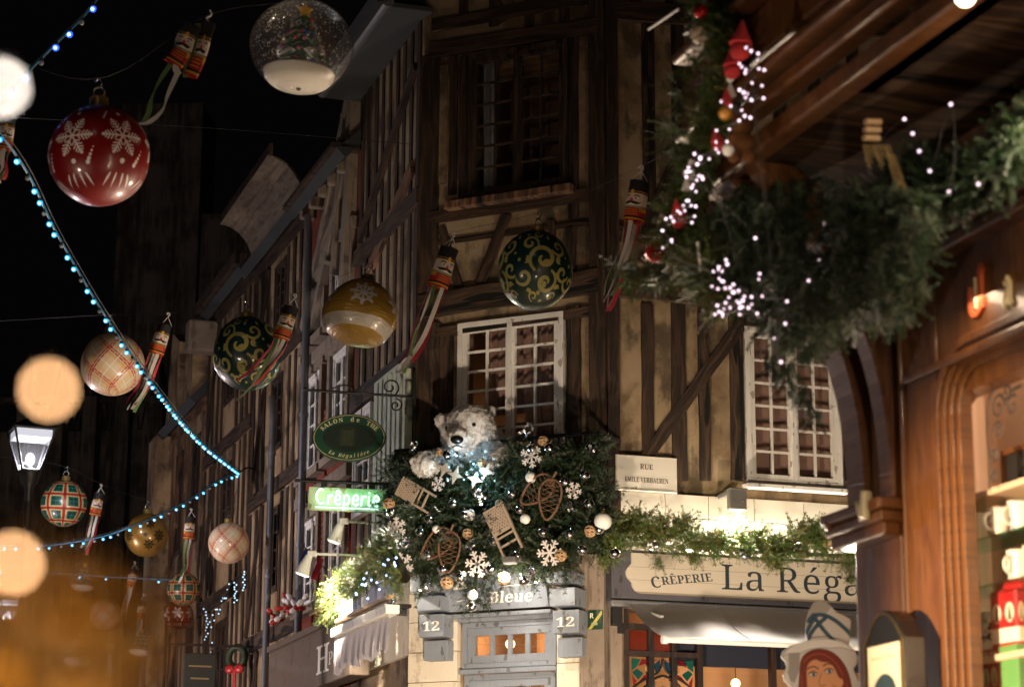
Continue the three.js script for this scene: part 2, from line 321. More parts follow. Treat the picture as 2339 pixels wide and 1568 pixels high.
  const pb0 = aw(1362, 1268)[1];
  on(corner, A, 'corner_post', hewn(0.26, pb0, 0.16, 0.02), mat.timberGrey, -0.12, pb0 / 2, 0.02);
  on(corner, B, 'corner_post', hewn(0.12, pb0, 0.16, 0.02), mat.timberGrey, 0.05, pb0 / 2, 0.018);

  // timbers of the side street
  const bB = (X0, Y0, X1, Y1, w, p = 0.035, m = T) => beam(corner, B, 'timber', bw(X0, Y0), bw(X1, Y1), w, p, m), colB = (X, Y0, Y1, w, p = 0.03) => { const x = bw(X, (Y0 + Y1) / 2)[0]; return beam(corner, B, 'timber', [x, bw(X, Y1)[1]], [x, bw(X, Y0)[1]], w, p, T); };
  bB(1392, 650, 2250, 745, 0.24, 0.08); bB(1400, 533, 2250, 610, 0.16, 0.06); bB(1400, 28, 2250, 80, 0.2, 0.07);
  for (const [X, w] of [[1478, 0.125], [1549, 0.15], [1607, 0.115], [1680, 0.14], [1938, 0.14], [2000, 0.13], [2060, 0.14], [2120, 0.13]]) colB(X, 695, 1098, w, 0.03 + rr(0, 0.01));
  for (const [X, w] of [[1480, 0.13], [1548, 0.13], [1612, 0.14], [1690, 0.14], [1780, 0.14], [1860, 0.14], [1950, 0.14]]) colB(X, 50, 528, w);
  bB(1694, 735, 1468, 1052, 0.125, 0.05); bB(1612, 225, 1462, 545, 0.13, 0.05); bB(1460, 585, 1540, 640, 0.1, 0.04);
  bB(1700, 728, 1925, 752, 0.06, 0.045);
  for (const X of [1450, 1530, 1610, 1700]) colB(X, -120, 20, 0.12);

  // dressed stone band under the timbers of the side street
  const s0 = bw(1400, 1120)[1], s1 = bw(1420, 1284)[1], nb = 3, hh = (s0 - s1) / nb;
  for (let r = 0; r < nb; r++) {
    let x = 0.10;
    while (x < 3.6) { const L = rr(0.36, 0.62); on(corner, B, 'stone_block', rbox(L - 0.006, hh - 0.006, 0.09, 0.006), mat.stone, x + L / 2, s1 + (r + 0.5) * hh, 0.004 + rr(0, 0.006)); x += L; }
  }
  // whitewashed stone beside the door on the chamfer
  const whites = [[940, 1052, 1360], [1278, 1332, 1360]];
  for (const [Xa, Xb, Yt] of whites) {
    const xa = aw(Xa, 1480)[0], xb = aw(Xb, 1480)[0], top = aw((Xa + Xb) / 2, Yt - 30)[1]; let y = 0.05;
    while (y < top - 0.1) { const h = rr(0.26, 0.34); on(corner, A, 'stone_block', rbox(xb - xa - 0.004, h - 0.005, 0.12, 0.006), mat.stone, (xa + xb) / 2, y + h / 2, 0.012 + rr(0, 0.005)); y += h; }
  }

  // doorway: stepped corbels carrying the balcony, leaning name board, transom and door
  const stack = (blocks, pr) => blocks.forEach(([Xa, Xb, Ya, Yb, z], i) => {
    const a = aw(Xa, Yb, z), b = aw(Xb, Ya, z), w = b[0] - a[0], h = b[1] - a[1];
    const q = on(corner, A, 'corbel_block', rbox(w, h - 0.012, z - 0.03, 0.008), mat.bluePaint, (a[0] + b[0]) / 2, (a[1] + b[1]) / 2, z / 2 + 0.02);
    if (i === 2) { q.userData.label = 'corbel block painted with a white house number 12';
      part(q, 'house_number', new THREE.PlaneGeometry(w * 0.72, h * 0.74), twelve, 0, 0, (z - 0.03) / 2 + 0.004); }
  });
  const twelve = M({ roughness: 0.6, transparent: true, map: canvasTex(128, 160, (c, w, h) => { c.clearRect(0, 0, w, h); c.fillStyle = '#eeeae0'; c.font = 'bold 118px serif'; c.textAlign = 'center'; c.textBaseline = 'middle'; c.fillText('12', w / 2, h / 2 + 4); }) });
  stack([[937, 1004, 1311, 1354, 0.42], [950, 1008, 1357, 1397, 0.35], [957, 1013, 1399, 1457, 0.28], [967, 1022, 1459, 1510, 0.20]]);
  stack([[1245, 1302, 1300, 1333, 0.42], [1254, 1313, 1338, 1386, 0.35], [1262, 1322, 1389, 1448, 0.28], [1274, 1329, 1452, 1502, 0.20]]);
  { const a = aw(1026, 1398, 0.12), b = aw(1258, 1308, 0.12), w = b[0] - a[0], h = 0.42;
    const board = on(corner, A, 'name_board', rbox(w, h, 0.05, 0.01), mat.bluePaint, (a[0] + b[0]) / 2, a[1] + h / 2 - 0.01, 0.21, 0, 0.28);
    board.userData.label = 'leaning grey-blue name board lettered in white script';
    part(board, 'lettering', new THREE.PlaneGeometry(w * 0.98, h * 0.96), M({ roughness: 0.6, transparent: true, map: canvasTex(1024, 430, (c, W, H) => {
      c.clearRect(0, 0, W, H); c.fillStyle = '#efece2'; c.strokeStyle = '#efece2'; c.textBaseline = 'middle';
      c.font = 'italic bold 210px serif'; c.fillText('R', 80, 130); c.font = 'italic bold 160px serif'; c.fillText('Bleue', 430, 310);
      c.lineWidth = 8; c.beginPath(); c.moveTo(560, 205); c.bezierCurveTo(720, 175, 860, 215, 940, 190); c.bezierCurveTo(990, 175, 980, 130, 930, 140); c.stroke();
      c.beginPath(); c.moveTo(110, 330); c.lineTo(190, 318); c.stroke(); c.lineWidth = 6; c.beginPath(); c.arc(150, 110, 88, 0.6, 5); c.stroke();
    }) }), 0, 0, 0.027);
    on(corner, A, 'moulding', rbox(w + 0.06, 0.04, 0.10, 0.012), mat.bluePaint, (a[0] + b[0]) / 2, a[1] - 0.05, 0.15);
  }
  const tr0 = aw(1160, 1524)[1], tr1 = aw(1160, 1416)[1], dx0 = dr.x0, dw = dr.x1 - dr.x0;
  on(corner, A, 'lintel', rbox(dw + 0.04, 0.06, 0.10, 0.012), mat.bluePaint, dx0 + dw / 2, tr1 + 0.02, 0.05);
  casement(corner, A, dx0 + 0.005, dx0 + dw - 0.005, tr0, tr1 - 0.012, { rows: 1, cols: 4, leaves: 1, fm: mat.bluePaint, frame: 0.05, stile: 0.075, bar: 0.045, z: -0.01, label: 'blue transom of four small lit panes over the door' });
  on(corner, A, 'transom_rail', rbox(dw + 0.02, 0.05, 0.09, 0.012), mat.bluePaint, dx0 + dw / 2, tr0 - 0.03, 0.03);
  casement(corner, A, dx0 + 0.02, dx0 + dw - 0.02, 0.03, tr0 - 0.06, { rows: 5, cols: 4, leaves: 1, fm: mat.bluePaint, frame: 0.05, stile: 0.07, bar: 0.04, z: -0.03, label: 'blue glazed door with four columns of lit panes' });
  // iron balcony behind the bear
  const ra = aw(902, 1024, 0.5), rb = aw(1366, 992, 0.5), ry = (ra[1] + rb[1]) / 2, fl = ry - 1.0;
  on(corner, A, 'balcony_floor', rbox(rb[0] - ra[0], 0.08, 0.52, 0.02), mat.timber, (ra[0] + rb[0]) / 2, fl, 0.27);
  on(corner, A, 'balcony_rail', merge([boxAt(rb[0] - ra[0], 0.03, 0.03, 0, 0, 0.5), boxAt(0.03, 0.03, 0.5, (ra[0] - rb[0]) / 2, 0.001, 0.25), boxAt(0.03, 0.03, 0.5, (rb[0] - ra[0]) / 2, 0.001, 0.25)]), mat.iron, (ra[0] + rb[0]) / 2, ry, 0);
  for (let i = 0; i <= 16; i++) on(corner, A, 'baluster', new THREE.CylinderGeometry(0.009, 0.009, 0.98, 6), mat.iron, ra[0] + (rb[0] - ra[0]) * i / 16, fl + 0.5, 0.5);

  // signboard, awning and shopfront of the creperie in the side street
  const ca = bw(1397, 1364, 0.2), cb = [4.3, bw(1397, 1252, 0.2)[1]], ch = cb[1] - ca[1], cwid = cb[0] - ca[0];
  const casing = on(corner, B, 'signboard_casing', rbox(cwid, ch, 0.2, 0.012), M({ map: paintTex, color: lin(0.10, 0.10, 0.13), roughness: 0.5 }), (ca[0] + cb[0]) / 2, (ca[1] + cb[1]) / 2, 0.1);
  { const w = cwid - 0.16, h = ch - 0.09, k = 0.1, pts = [];
    pts.push([w, 0], [k * 1.6, 0]); for (let i = 0; i <= 6; i++) { const t = i / 6 * PI / 2; pts.push([k * 1.6 - Math.sin(t) * k, k * 1.0 - Math.cos(t) * k]); }
    for (let i = 0; i <= 8; i++) { const t = i / 8 * PI; pts.push([k * 0.6 - Math.sin(t) * k * 0.6 - 0.0, k + (h - 2 * k) * i / 8]); }
    pts.push([k * 0.6, h], [w, h]);
    const pg = extr(pts, 0.02, 0.004), p = pg.attributes.position, uv = pg.attributes.uv;
    for (let i = 0; i < p.count; i++) uv.setXY(i, p.getX(i) / w, p.getY(i) / h);
    const panel = part(casing, 'signboard_panel', pg, M({ roughness: 0.6, bumpMap: null, map: canvasTex(2048, 256, (c, W, H) => {
      c.fillStyle = '#bdb4a4'; c.fillRect(0, 0, W, H); let q = 5; const r = () => (q = (q * 16807) % 2147483647) / 2147483647;
      for (let i = 0; i < 900; i++) { c.fillStyle = `rgba(${120 + r() * 60},${100 + r() * 50},${80 + r() * 40},${0.03 + r() * 0.05})`; c.fillRect(r() * W, r() * H, 20 + r() * 160, 1 + r() * 2); }
      c.fillStyle = '#6d6152'; for (const y of [88, 172]) c.fillRect(0, y, W, 2);
      c.fillStyle = '#2b3238'; c.save(); c.translate(125, 212); c.rotate(-0.16); c.scale(1.0, 1.25); c.font = 'bold 80px serif'; c.fillText('C', 0, 8); c.font = 'bold 60px serif'; c.fillText('R\u00CAPERIE', 56, -4); c.restore();
      c.fillStyle = '#222b33'; [['L', 478], ['a', 602], ['R', 764], ['\u00E9', 902], ['g', 1012], ['a', 1120], ['l', 1240], ['i', 1320], ['\u00E8', 1440], ['r', 1550], ['e', 1650]].forEach(([l, x]) => { c.save(); c.translate(x, 206); c.scale(0.86, 1); c.font = '228px serif'; c.fillText(l, 0, 0); c.restore(); });
      c.fillStyle = '#8d8270'; c.fillRect(0, H - 9, W, 9);
    }) }), -w / 2 + 0.06, -h / 2 + 0.01, 0.1);
    panel.userData.label = 'cream signboard panel lettered CRÊPERIE La Régalière';
  }
  on(corner, B, 'awning_cassette', rbox(cwid, 0.07, 0.12, 0.02), mat.greyMetal, (ca[0] + cb[0]) / 2, ca[1] - 0.045, 0.13);
  // sagging awning cloth
  { const top = bw(1436, 1372, 0.2), outZ = 1.15, barL = B.px(1530, 1453, outZ), n = 24, m = 10, len = 3.7, pos = [], idx = [], uv = [];
    for (let i = 0; i <= n; i++) for (let j = 0; j <= m; j++) { const s = i / n, t = j / m; pos.push(top[0] + s * len, top[1] - 0.02 - (top[1] - barL[1]) * t - 0.05 * Math.sin(t * PI) - 0.008 * Math.sin(s * 9 * PI) * t, 0.19 + (outZ - 0.19) * t); uv.push(s * len, t); }
    for (let i = 0; i < n; i++) for (let j = 0; j < m; j++) { const a = i * (m + 1) + j; idx.push(a, a + 1, a + m + 1, a + 1, a + m + 2, a + m + 1); }
    const g = new THREE.BufferGeometry(); g.setAttribute('position', new THREE.Float32BufferAttribute(pos, 3)); g.setAttribute('uv', new THREE.Float32BufferAttribute(uv, 2)); g.setIndex(idx); g.computeVertexNormals();
    on(corner, B, 'awning', g, MP({ color: lin(0.62, 0.60, 0.62), roughness: 0.9, transmission: 0.25, thickness: 0, side: THREE.DoubleSide }), 0, 0, 0);
    for (const s of [0.9, 1.9, 2.9]) on(corner, B, 'awning_seam', tube(Array.from({ length: 9 }, (_, j) => { const t = j / 8; return V(top[0] + s, top[1] - 0.014 - (top[1] - barL[1]) * t - 0.05 * Math.sin(t * PI) - 0.008 * Math.sin(s / len * 9 * PI) * t, 0.19 + (outZ - 0.19) * t); }), 0.004, 24, 5), mat.whiteMetal, 0, 0, 0);
    on(corner, B, 'awning_bar', merge([new THREE.CylinderGeometry(0.028, 0.028, len, 12).rotateZ(PI / 2), new THREE.CylinderGeometry(0.04, 0.04, 0.05, 12).rotateZ(PI / 2).translate(-len / 2 - 0.02, 0, 0)]), mat.whiteMetal, top[0] + len / 2, barL[1] - 0.03, outZ);
    on(corner, B, 'awning_arm', rod(V(0, 0, 0.15), V(0.10, -0.10, 0.5), 0.022), mat.whiteMetal, top[0] + 0.12, top[1] - 0.08, 0);
    on(corner, B, 'bracket', merge([boxAt(0.10, 0.22, 0.14, 0, 0, 0.07), boxAt(0.06, 0.10, 0.1, 0.05, -0.13, 0.06)]), mat.iron, top[0] - 0.1, top[1] - 0.12, 0.02);
  }
  // shopfront joinery, glass and stained glass
  { const z = -0.05, fr = M({ map: timberTex, color: lin(0.5, 0.42, 0.5), roughness: 0.5 }), X = (px, py) => bw(px, py, z);
    const y1 = sf.y1, q = (Xa, Xb, Ya, Yb) => { const a = X(Xa, Yb), b = X(Xb, Ya); return [a[0], b[0], a[1], b[1]]; };
    const bar = (x0, x1, ya, yb, dz = 0) => on(corner, B, 'shopfront_bar', box(x1 - x0, yb - ya, 0.08), fr, (x0 + x1) / 2, (ya + yb) / 2, z + dz);
    const xs = [sf.x0 + 0.03, X(1484, 1470)[0], X(1537, 1470)[0], X(1596, 1540)[0], X(1764, 1540)[0], X(1930, 1540)[0], sf.x0 + 3.2, sf.x0 + 3.95];
    xs.forEach((x, i) => bar(x - 0.028, x + 0.028, 0.05, y1 - 0.004, (i % 2) * 0.004));
    const ry0 = X(1500, 1494)[1], ry1 = X(1500, 1438)[1];
    bar(sf.x0, xs[3], ry0 - 0.025, ry0 + 0.025, 0.01); bar(sf.x0, sf.x1, ry1 - 0.01, ry1 + 0.05, 0.012);
    on(corner, B, 'blind', box(sf.x1 - xs[2], X(1650, 1455)[1] - X(1650, 1522)[1], 0.03), M({ color: lin(0.012, 0.014, 0.03), roughness: 0.9 }), (sf.x1 + xs[2]) / 2, (X(1650, 1455)[1] + X(1650, 1522)[1]) / 2, z - 0.06);
    for (const [xa, xb] of [[xs[0], xs[1]], [xs[1], xs[2]]]) on(corner, B, 'pane', box(xb - xa - 0.03, ry1 - ry0 - 0.03, 0.006), MP({ color: lin(0.55, 0.12, 0.04), transmission: 0.9, thickness: 0, roughness: 0.25 }), (xa + xb) / 2, (ry0 + ry1) / 2, z);
    for (let i = 3; i < 7; i++) on(corner, B, 'pane', box(xs[i + 1] - xs[i] - 0.03, X(1650, 1525)[1] - 0.1, 0.006), mat.glass, (xs[i] + xs[i + 1]) / 2, X(1650, 1525)[1] / 2, z);
    // stained glass: lead lattice plus coloured pieces
    const g0 = X(1440, 1500), g1 = X(1588, 1610), gw = g1[0] - g0[0], gh = g0[1] - g1[1];
    const sg = on(corner, B, 'stained_glass', null, null, g0[0], g1[1], z - 0.01); sg.userData.label = 'stained glass panel with swan-neck leads and red, green and blue pieces';
    const piece = (pts, r, g, b) => part(sg, 'glass_piece', extr(pts.map(([u, v]) => [u * gw, v * gh]), 0.006), MP({ color: lin(r, g, b), transmission: 0.85, thickness: 0, roughness: 0.2 }));
    for (const s of [0, 1]) { const f = ([u, v]) => [s ? 1 - u : u, v];
      piece([[0.02, 0.98], [0.02, 0.72], [0.10, 0.80], [0.16, 0.97]].map(f), 0.02, 0.35, 0.28); piece([[0.18, 0.97], [0.12, 0.82], [0.26, 0.88], [0.42, 0.97]].map(f), 0.5, 0.03, 0.05);
      piece([[0.03, 0.68], [0.10, 0.76], [0.20, 0.66], [0.12, 0.52]].map(f), 0.03, 0.30, 0.28); piece([[0.13, 0.48], [0.22, 0.62], [0.34, 0.70], [0.24, 0.54]].map(f), 0.55, 0.05, 0.09);
      piece([[0.03, 0.62], [0.09, 0.48], [0.05, 0.34]].map(f), 0.6, 0.10, 0.12); piece([[0.36, 0.86], [0.46, 0.97], [0.46, 0.72], [0.40, 0.66]].map(f), 0.03, 0.18, 0.32);
      const disc = []; for (let i = 0; i < 16; i++) disc.push(f([0.29 + 0.065 * Math.cos(i / 8 * PI), 0.76 + 0.085 * Math.sin(i / 8 * PI)])); piece(disc, 0.9, 0.75, 0.45);
    }
    piece([[0.1, 0], [0.16, 0.22], [0.32, 0.45], [0.5, 0.6], [0.68, 0.45], [0.84, 0.22], [0.9, 0]], 0.85, 0.66, 0.42);
    const lead = (pts) => part(sg, 'lead', tube(pts.map(([u, v]) => V(u * gw, v * gh, 0.008)), 0.012, 0, 5), mat.iron);
    lead([[0.0, 0.3], [0.12, 0.44], [0.3, 0.6], [0.44, 0.72], [0.5, 1]]); lead([[1, 0.3], [0.88, 0.44], [0.7, 0.6], [0.56, 0.72], [0.5, 1]]); lead([[0.08, 0], [0.2, 0.34], [0.5, 0.62], [0.8, 0.34], [0.92, 0]]); lead([[0.3, 0], [0.4, 0.3], [0.5, 0.36], [0.6, 0.3], [0.7, 0]]);
  }
  // main street side: close studding, soffit and gutter
  const eC = cw(828, 222, 0.0), eaveY = eC[1], cl = eC[0];
  on(corner, C, 'wall', sheet(cl, 0, 0, eaveY, [], 0.3), mat.plaster, 0, 0, 0);
  on(corner, A, 'eave_wall', box(-AL, 1.2, 0.3), mat.plaster, AL / 2, TOP + 0.6, -0.15);
  let x = cl + 0.03; const y12 = cw(930, 830)[1];
  while (x < -0.1) { const w = rr(0.09, 0.13); beam(corner, C, 'timber', [x + w / 2, y12 + 0.06], [x + w / 2 + rr(-0.02, 0.02), eaveY - 0.02], w, 0.012 + rr(0, 0.01), T); x += w + rr(0.16, 0.24); }
  beam(corner, C, 'timber', [cl, y12], [0, y12], 0.22, 0.08, T); beam(corner, C, 'timber', [cl, cw(930, 480)[1]], [0, cw(930, 480)[1]], 0.18, 0.07, T);
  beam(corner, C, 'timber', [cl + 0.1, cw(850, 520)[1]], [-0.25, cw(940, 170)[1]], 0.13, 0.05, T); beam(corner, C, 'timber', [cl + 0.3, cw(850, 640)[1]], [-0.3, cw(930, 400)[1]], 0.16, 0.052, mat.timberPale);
  x = cl + 0.05; const y11 = cw(930, 1215)[1];
  while (x < -0.75) { const w = rr(0.09, 0.13); beam(corner, C, 'timber', [x + w / 2, y11], [x + w / 2, y12 - 0.1], w, 0.014, T); x += w + rr(0.16, 0.24); }
  on(corner, C, 'soffit', rbox(-cl + 0.3, 0.06, 0.46, 0.01), M({ color: lin(0.05, 0.055, 0.055), roughness: 0.8 }), cl / 2, eaveY + 0.02, 0.18);
  on(corner, C, 'gutter', new THREE.CylinderGeometry(0.07, 0.07, -cl + 0.3, 12).rotateZ(PI / 2), mat.greyMetal, cl / 2, eaveY + 0.06, 0.45);
  const rr0 = TOP + 1.2;
  on(corner, C, 'roof', extr([[0, 0], [-4, 2.6], [-4, 2.4], [0.6, -0.2], [0.64, -0.08]], -cl + 0.3).rotateY(-PI / 2).translate(0, 0, 0), mat.slate, 0.3, eaveY + 0.16, 0);
  // pale fluted pilaster of the shopfront on the main street side
  { const a = cw(872, 1010), b = cw(944, 1010), t = cw(905, 852)[1], w = b[0] - a[0], bot = cw(905, 1240)[1];
    on(corner, C, 'pilaster', merge([boxAt(w, t - bot, 0.08, 0, (t + bot) / 2, 0.04), ...[-0.36, -0.22, -0.07, 0.07, 0.22, 0.36].map((k) => boxAt(w * 0.09, t - bot - 0.1, 0.03, k * w, (t + bot) / 2, 0.09))]), M({ map: paintTex, color: lin(0.62, 0.70, 0.60), roughness: 0.6 }), (a[0] + b[0]) / 2, 0, 0.02);
    on(corner, C, 'shop_wall', box(-cl - 0.1, y11 - cw(930, 1500)[1], 0.05), mat.stone, cl / 2, (y11 + cw(930, 1500)[1]) / 2, 0.03);
    casement(corner, C, cl + 0.3, a[0] - 0.15, cw(850, 1170)[1], cw(850, 930)[1], { rows: 4, leaves: 1, cols: 2, fm: mat.white, z: 0.06, gm: M({ color: lin(0.01, 0.012, 0.015), roughness: 0.08 }) });
  }
}

// ---------------------------------------------------------------- houses along the main street (left)
const xC = (X, Y = 1000) => C.px(X, Y)[0], hC = (X, Y, z = 0) => C.px(X, Y, z)[1];
const cl0 = C.px(828, 222)[0];
function drainpipe(label, X0, Y0, Y1, z = 0.12, r = 0.047) {
  const x = C.px(X0, (Y0 + Y1) / 2, z)[0], y1 = C.px(X0, Y0, z)[1], y0 = C.px(X0, Y1, z)[1], g = thing('drainpipe', label, 'pipe', C.pt(x, y0, z), 'drainpipes on the street fronts');
  part(g, 'pipe', new THREE.CylinderGeometry(r, r, y1 - y0, 12), mat.zinc, 0, (y1 - y0) / 2, 0);
  for (let k = 1; k < (y1 - y0) / 1.6; k++) part(g, 'pipe_clip', new THREE.CylinderGeometry(r + 0.012, r + 0.012, 0.05, 12), mat.greyMetal, 0, k * 1.6, 0);
  part(g, 'swan_neck', tube([V(0, y1 - y0 - 0.05, 0), V(0, y1 - y0 + 0.15, 0), V(-0.03, y1 - y0 + 0.4, -0.08)], r * 0.95, 12, 10), mat.zinc);
}
// brick house next to the corner house
{
  const x0 = xC(692), x1 = cl0 - 0.02, eY = hC(760, 420), g = thing('brick_house', 'brick and white-trimmed house between the corner house and the timber row', 'building', C.pt((x0 + x1) / 2, 0));
  const wins = []; const colX = [[x0 + (x1 - x0) * 0.10, x0 + (x1 - x0) * 0.40], [x0 + (x1 - x0) * 0.60, x0 + (x1 - x0) * 0.90]];
  for (const [a, b] of [[1350, 1140], [1030, 800], [720, 560]]) for (const [p, q] of colX) wins.push([p, q, hC(780, a), hC(780, b)]);
  on(g, C, 'wall', sheet(x0, x1, 0, eY, wins, 0.3), mat.brick, 0, 0, 0);
  wins.forEach(([a, b, c, d]) => {
    casement(g, C, a, b, c, d, { rows: 4, cols: 1, leaves: 2, fm: mat.white, z: -0.02, gm: M({ color: lin(0.012, 0.013, 0.016), roughness: 0.06 }) });
    on(g, C, 'window_surround', merge([boxAt(0.13, d - c, 0.07, -(b - a) / 2 - 0.065, 0, 0), boxAt(0.13, d - c, 0.07, (b - a) / 2 + 0.065, 0, 0), boxAt(b - a + 0.4, 0.14, 0.09, 0, (d - c) / 2 + 0.07, 0), boxAt(b - a + 0.4, 0.10, 0.14, 0, -(d - c) / 2 - 0.05, 0.02)]), mat.timberGrey, (a + b) / 2, (c + d) / 2, 0.03);
  });
  // brick courses one can pick apart at the lower corner
  const bx = x1 - 0.30, by0 = hC(800, 1500), bg = new THREE.BoxGeometry(0.21, 0.055, 0.03), half = new THREE.BoxGeometry(0.10, 0.055, 0.03); [bg, half].forEach((q) => metreUV(q));
  for (let r = 0; r < 46; r++) { const y = by0 + r * 0.068; if (r % 2) { on(g, C, 'brick', bg, mat.brick, bx + 0.11, y, 0.008 + rr(0, 0.006)); } else { on(g, C, 'brick', half, mat.brick, bx + 0.05, y, 0.008 + rr(0, 0.006)); on(g, C, 'brick', half, mat.brick, bx + 0.165, y, 0.008 + rr(0, 0.006)); } }
  for (let r = 0; r < 46; r++) { const y = by0 + r * 0.068; on(g, C, 'brick', r % 2 ? bg : half, mat.brick, x0 + (x1 - x0) * 0.49 + (r % 2 ? 0 : -0.05), y, 0.008 + rr(0, 0.006)); }
  for (const yy of [hC(780, 1090), hC(780, 770)]) on(g, C, 'string_course', rbox(x1 - x0, 0.16, 0.12, 0.02), mat.timberGrey, (x0 + x1) / 2, yy, 0.04);
  // carved pale gable truss under the eave
  const gy = eY - 0.1;
  for (const [a, b, w] of [[[x0 + 0.2, gy - 1.5], [x1 - 0.3, gy + 0.9], 0.16], [[x0 + 0.6, gy - 1.7], [x1 - 0.1, gy + 0.3], 0.12], [[x0 + 0.9, gy - 1.0], [x0 + 1.5, gy - 0.9], 0.12], [[x1 - 0.9, gy - 1.2], [x1 - 0.5, gy + 0.7], 0.14], [[x1 - 0.35, gy - 1.6], [x1 - 0.2, gy + 0.8], 0.2], [[x1 - 1.5, gy - 0.7], [x1 - 0.9, gy - 0.5], 0.1]]) beam(g, C, 'gable_timber', a, b, w, 0.12, mat.timberGrey, 0.03, 0.1);
  for (let k = 0; k < 5; k++) on(g, C, 'modillion', rbox(0.12, 0.16, 0.2, 0.03), mat.timberGrey, x0 + 0.35 + k * (x1 - x0) / 5.4, gy - 0.02, 0.1);
  on(g, C, 'roof', box(x1 - x0, 0.14, 3.4), mat.slate, (x0 + x1) / 2, eY + 1.1, -1.0, 0, 0.75);
  on(g, C, 'eave_board', rbox(x1 - x0, 0.08, 0.35, 0.02), mat.timber, (x0 + x1) / 2, eY + 0.03, 0.18);
  // shop fascia with a white letter
  const fa = C.px(612, 1545, 0.35), fb = C.px(800, 1428, 0.35), ft = C.px(800, 1395, 0.35)[1], fw = fb[0] - fa[0], fh = 0.62;
  const fas = on(g, C, 'shop_fascia', rbox(fw, fh, 0.22, 0.02), M({ map: paintTex, color: lin(0.20, 0.15, 0.115), roughness: 0.5 }), (fa[0] + fb[0]) / 2, ft - fh / 2 - 0.05, 0.24);
  part(fas, 'lettering', new THREE.PlaneGeometry(fw * 0.98, fh * 0.9), M({ roughness: 0.6, transparent: true, map: canvasTex(1024, 256, (c, W, H) => { c.clearRect(0, 0, W, H); c.fillStyle = '#f0eade'; c.textBaseline = 'middle'; c.font = 'bold 200px serif'; c.fillText('H', 640, 140); c.font = '88px serif'; c.fillText('P', 790, 150); c.fillRect(850, 140, 12, 44); c.fillRect(880, 130, 12, 52); c.fillRect(905, 140, 40, 10); }) }), 0, 0, 0.114);
  on(g, C, 'cornice', merge([boxAt(fw + 0.1, 0.07, 0.34, 0, 0, 0), boxAt(fw + 0.06, 0.05, 0.28, 0, -0.06, 0)]), M({ map: paintTex, color: lin(0.16, 0.12, 0.09), roughness: 0.6 }), (fa[0] + fb[0]) / 2, ft, 0.2);
  on(g, C, 'shop_window', box(fw, ft - fh - 0.2, 0.1), M({ color: lin(0.02, 0.015, 0.012), roughness: 0.15 }), (fa[0] + fb[0]) / 2, (ft - fh - 0.2) / 2, 0.1);
}
drainpipe('grey zinc drainpipe between the brick house and the timber house', 690, 575, 1545, 0.16);
drainpipe('thinner grey drainpipe further down the timber row', 612, 980, 1600, 0.14, 0.045);

function timberHouse(name, label, Xa, Xb, eX, eY, opt = {}) {
  const x0 = xC(Xa), x1 = xC(Xb) - 0.01, top = hC(eX, eY), w = x1 - x0, g = thing(name, label, 'building', C.pt((x0 + x1) / 2, 0));
  const floors = opt.floors || [0.30, 0.53, 0.76], ys = floors.map((k) => top * k).concat(top), wins = [];
  for (let k = 0; k < ys.length - 1; k++) for (let j = 0; j < (opt.cols || 2); j++) { const cx = x0 + w * (j + 0.5) / (opt.cols || 2), hw = Math.min(0.42, w * 0.11); wins.push([cx - hw, cx + hw, ys[k] + (ys[k + 1] - ys[k]) * 0.28, ys[k] + (ys[k + 1] - ys[k]) * 0.86]); }
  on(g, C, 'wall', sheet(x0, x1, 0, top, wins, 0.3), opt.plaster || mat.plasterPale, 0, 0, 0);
  wins.forEach(([a, b, c, d]) => casement(g, C, a, b, c, d, { rows: 4, cols: 1, leaves: 2, fm: opt.fm || mat.timber, z: -0.03, gm: M({ color: lin(0.01, 0.01, 0.013), roughness: 0.08 }), frame: 0.05, stile: 0.04 }));
  for (const y of ys) beam(g, C, 'timber', [x0, y], [x1, y], 0.2, 0.045, opt.tm || mat.timber);
  for (let k = 0; k < ys.length; k++) {
    const lo = k ? ys[k - 1] + 0.13 : 0.02, hi = ys[k] - 0.13; let x = x0 + 0.04;
    while (x < x1 - 0.1) {
      const tw = rr(0.10, 0.15), c = x + tw / 2; const inWin = wins.some(([a, b, cc, d]) => c > a - 0.08 && c < b + 0.08 && lo < d && hi > cc);
      if (!inWin) beam(g, C, 'timber', [c, lo], [c + rr(-0.02, 0.02), hi], tw, 0.012 + rr(0, 0.014), opt.tm || mat.timber);
      x += tw + rr(0.2, 0.3);
    }
    if (k) beam(g, C, 'timber', [x0 + 0.1, lo], [x0 + 0.9, hi], 0.12, 0.034, opt.tm || mat.timber);
  }
  on(g, C, 'roof', box(w, 0.14, 3.4), mat.slate, (x0 + x1) / 2, top + 1.2, -0.95, 0, 0.8);
  return { g, x0, x1, top, ys };
}
const th1 = timberHouse('timber_house', 'narrow timber house with pale coved eave left of the drainpipe', 575, 690, 620, 590, { floors: [0.26, 0.46, 0.66, 0.84], cols: 1 });
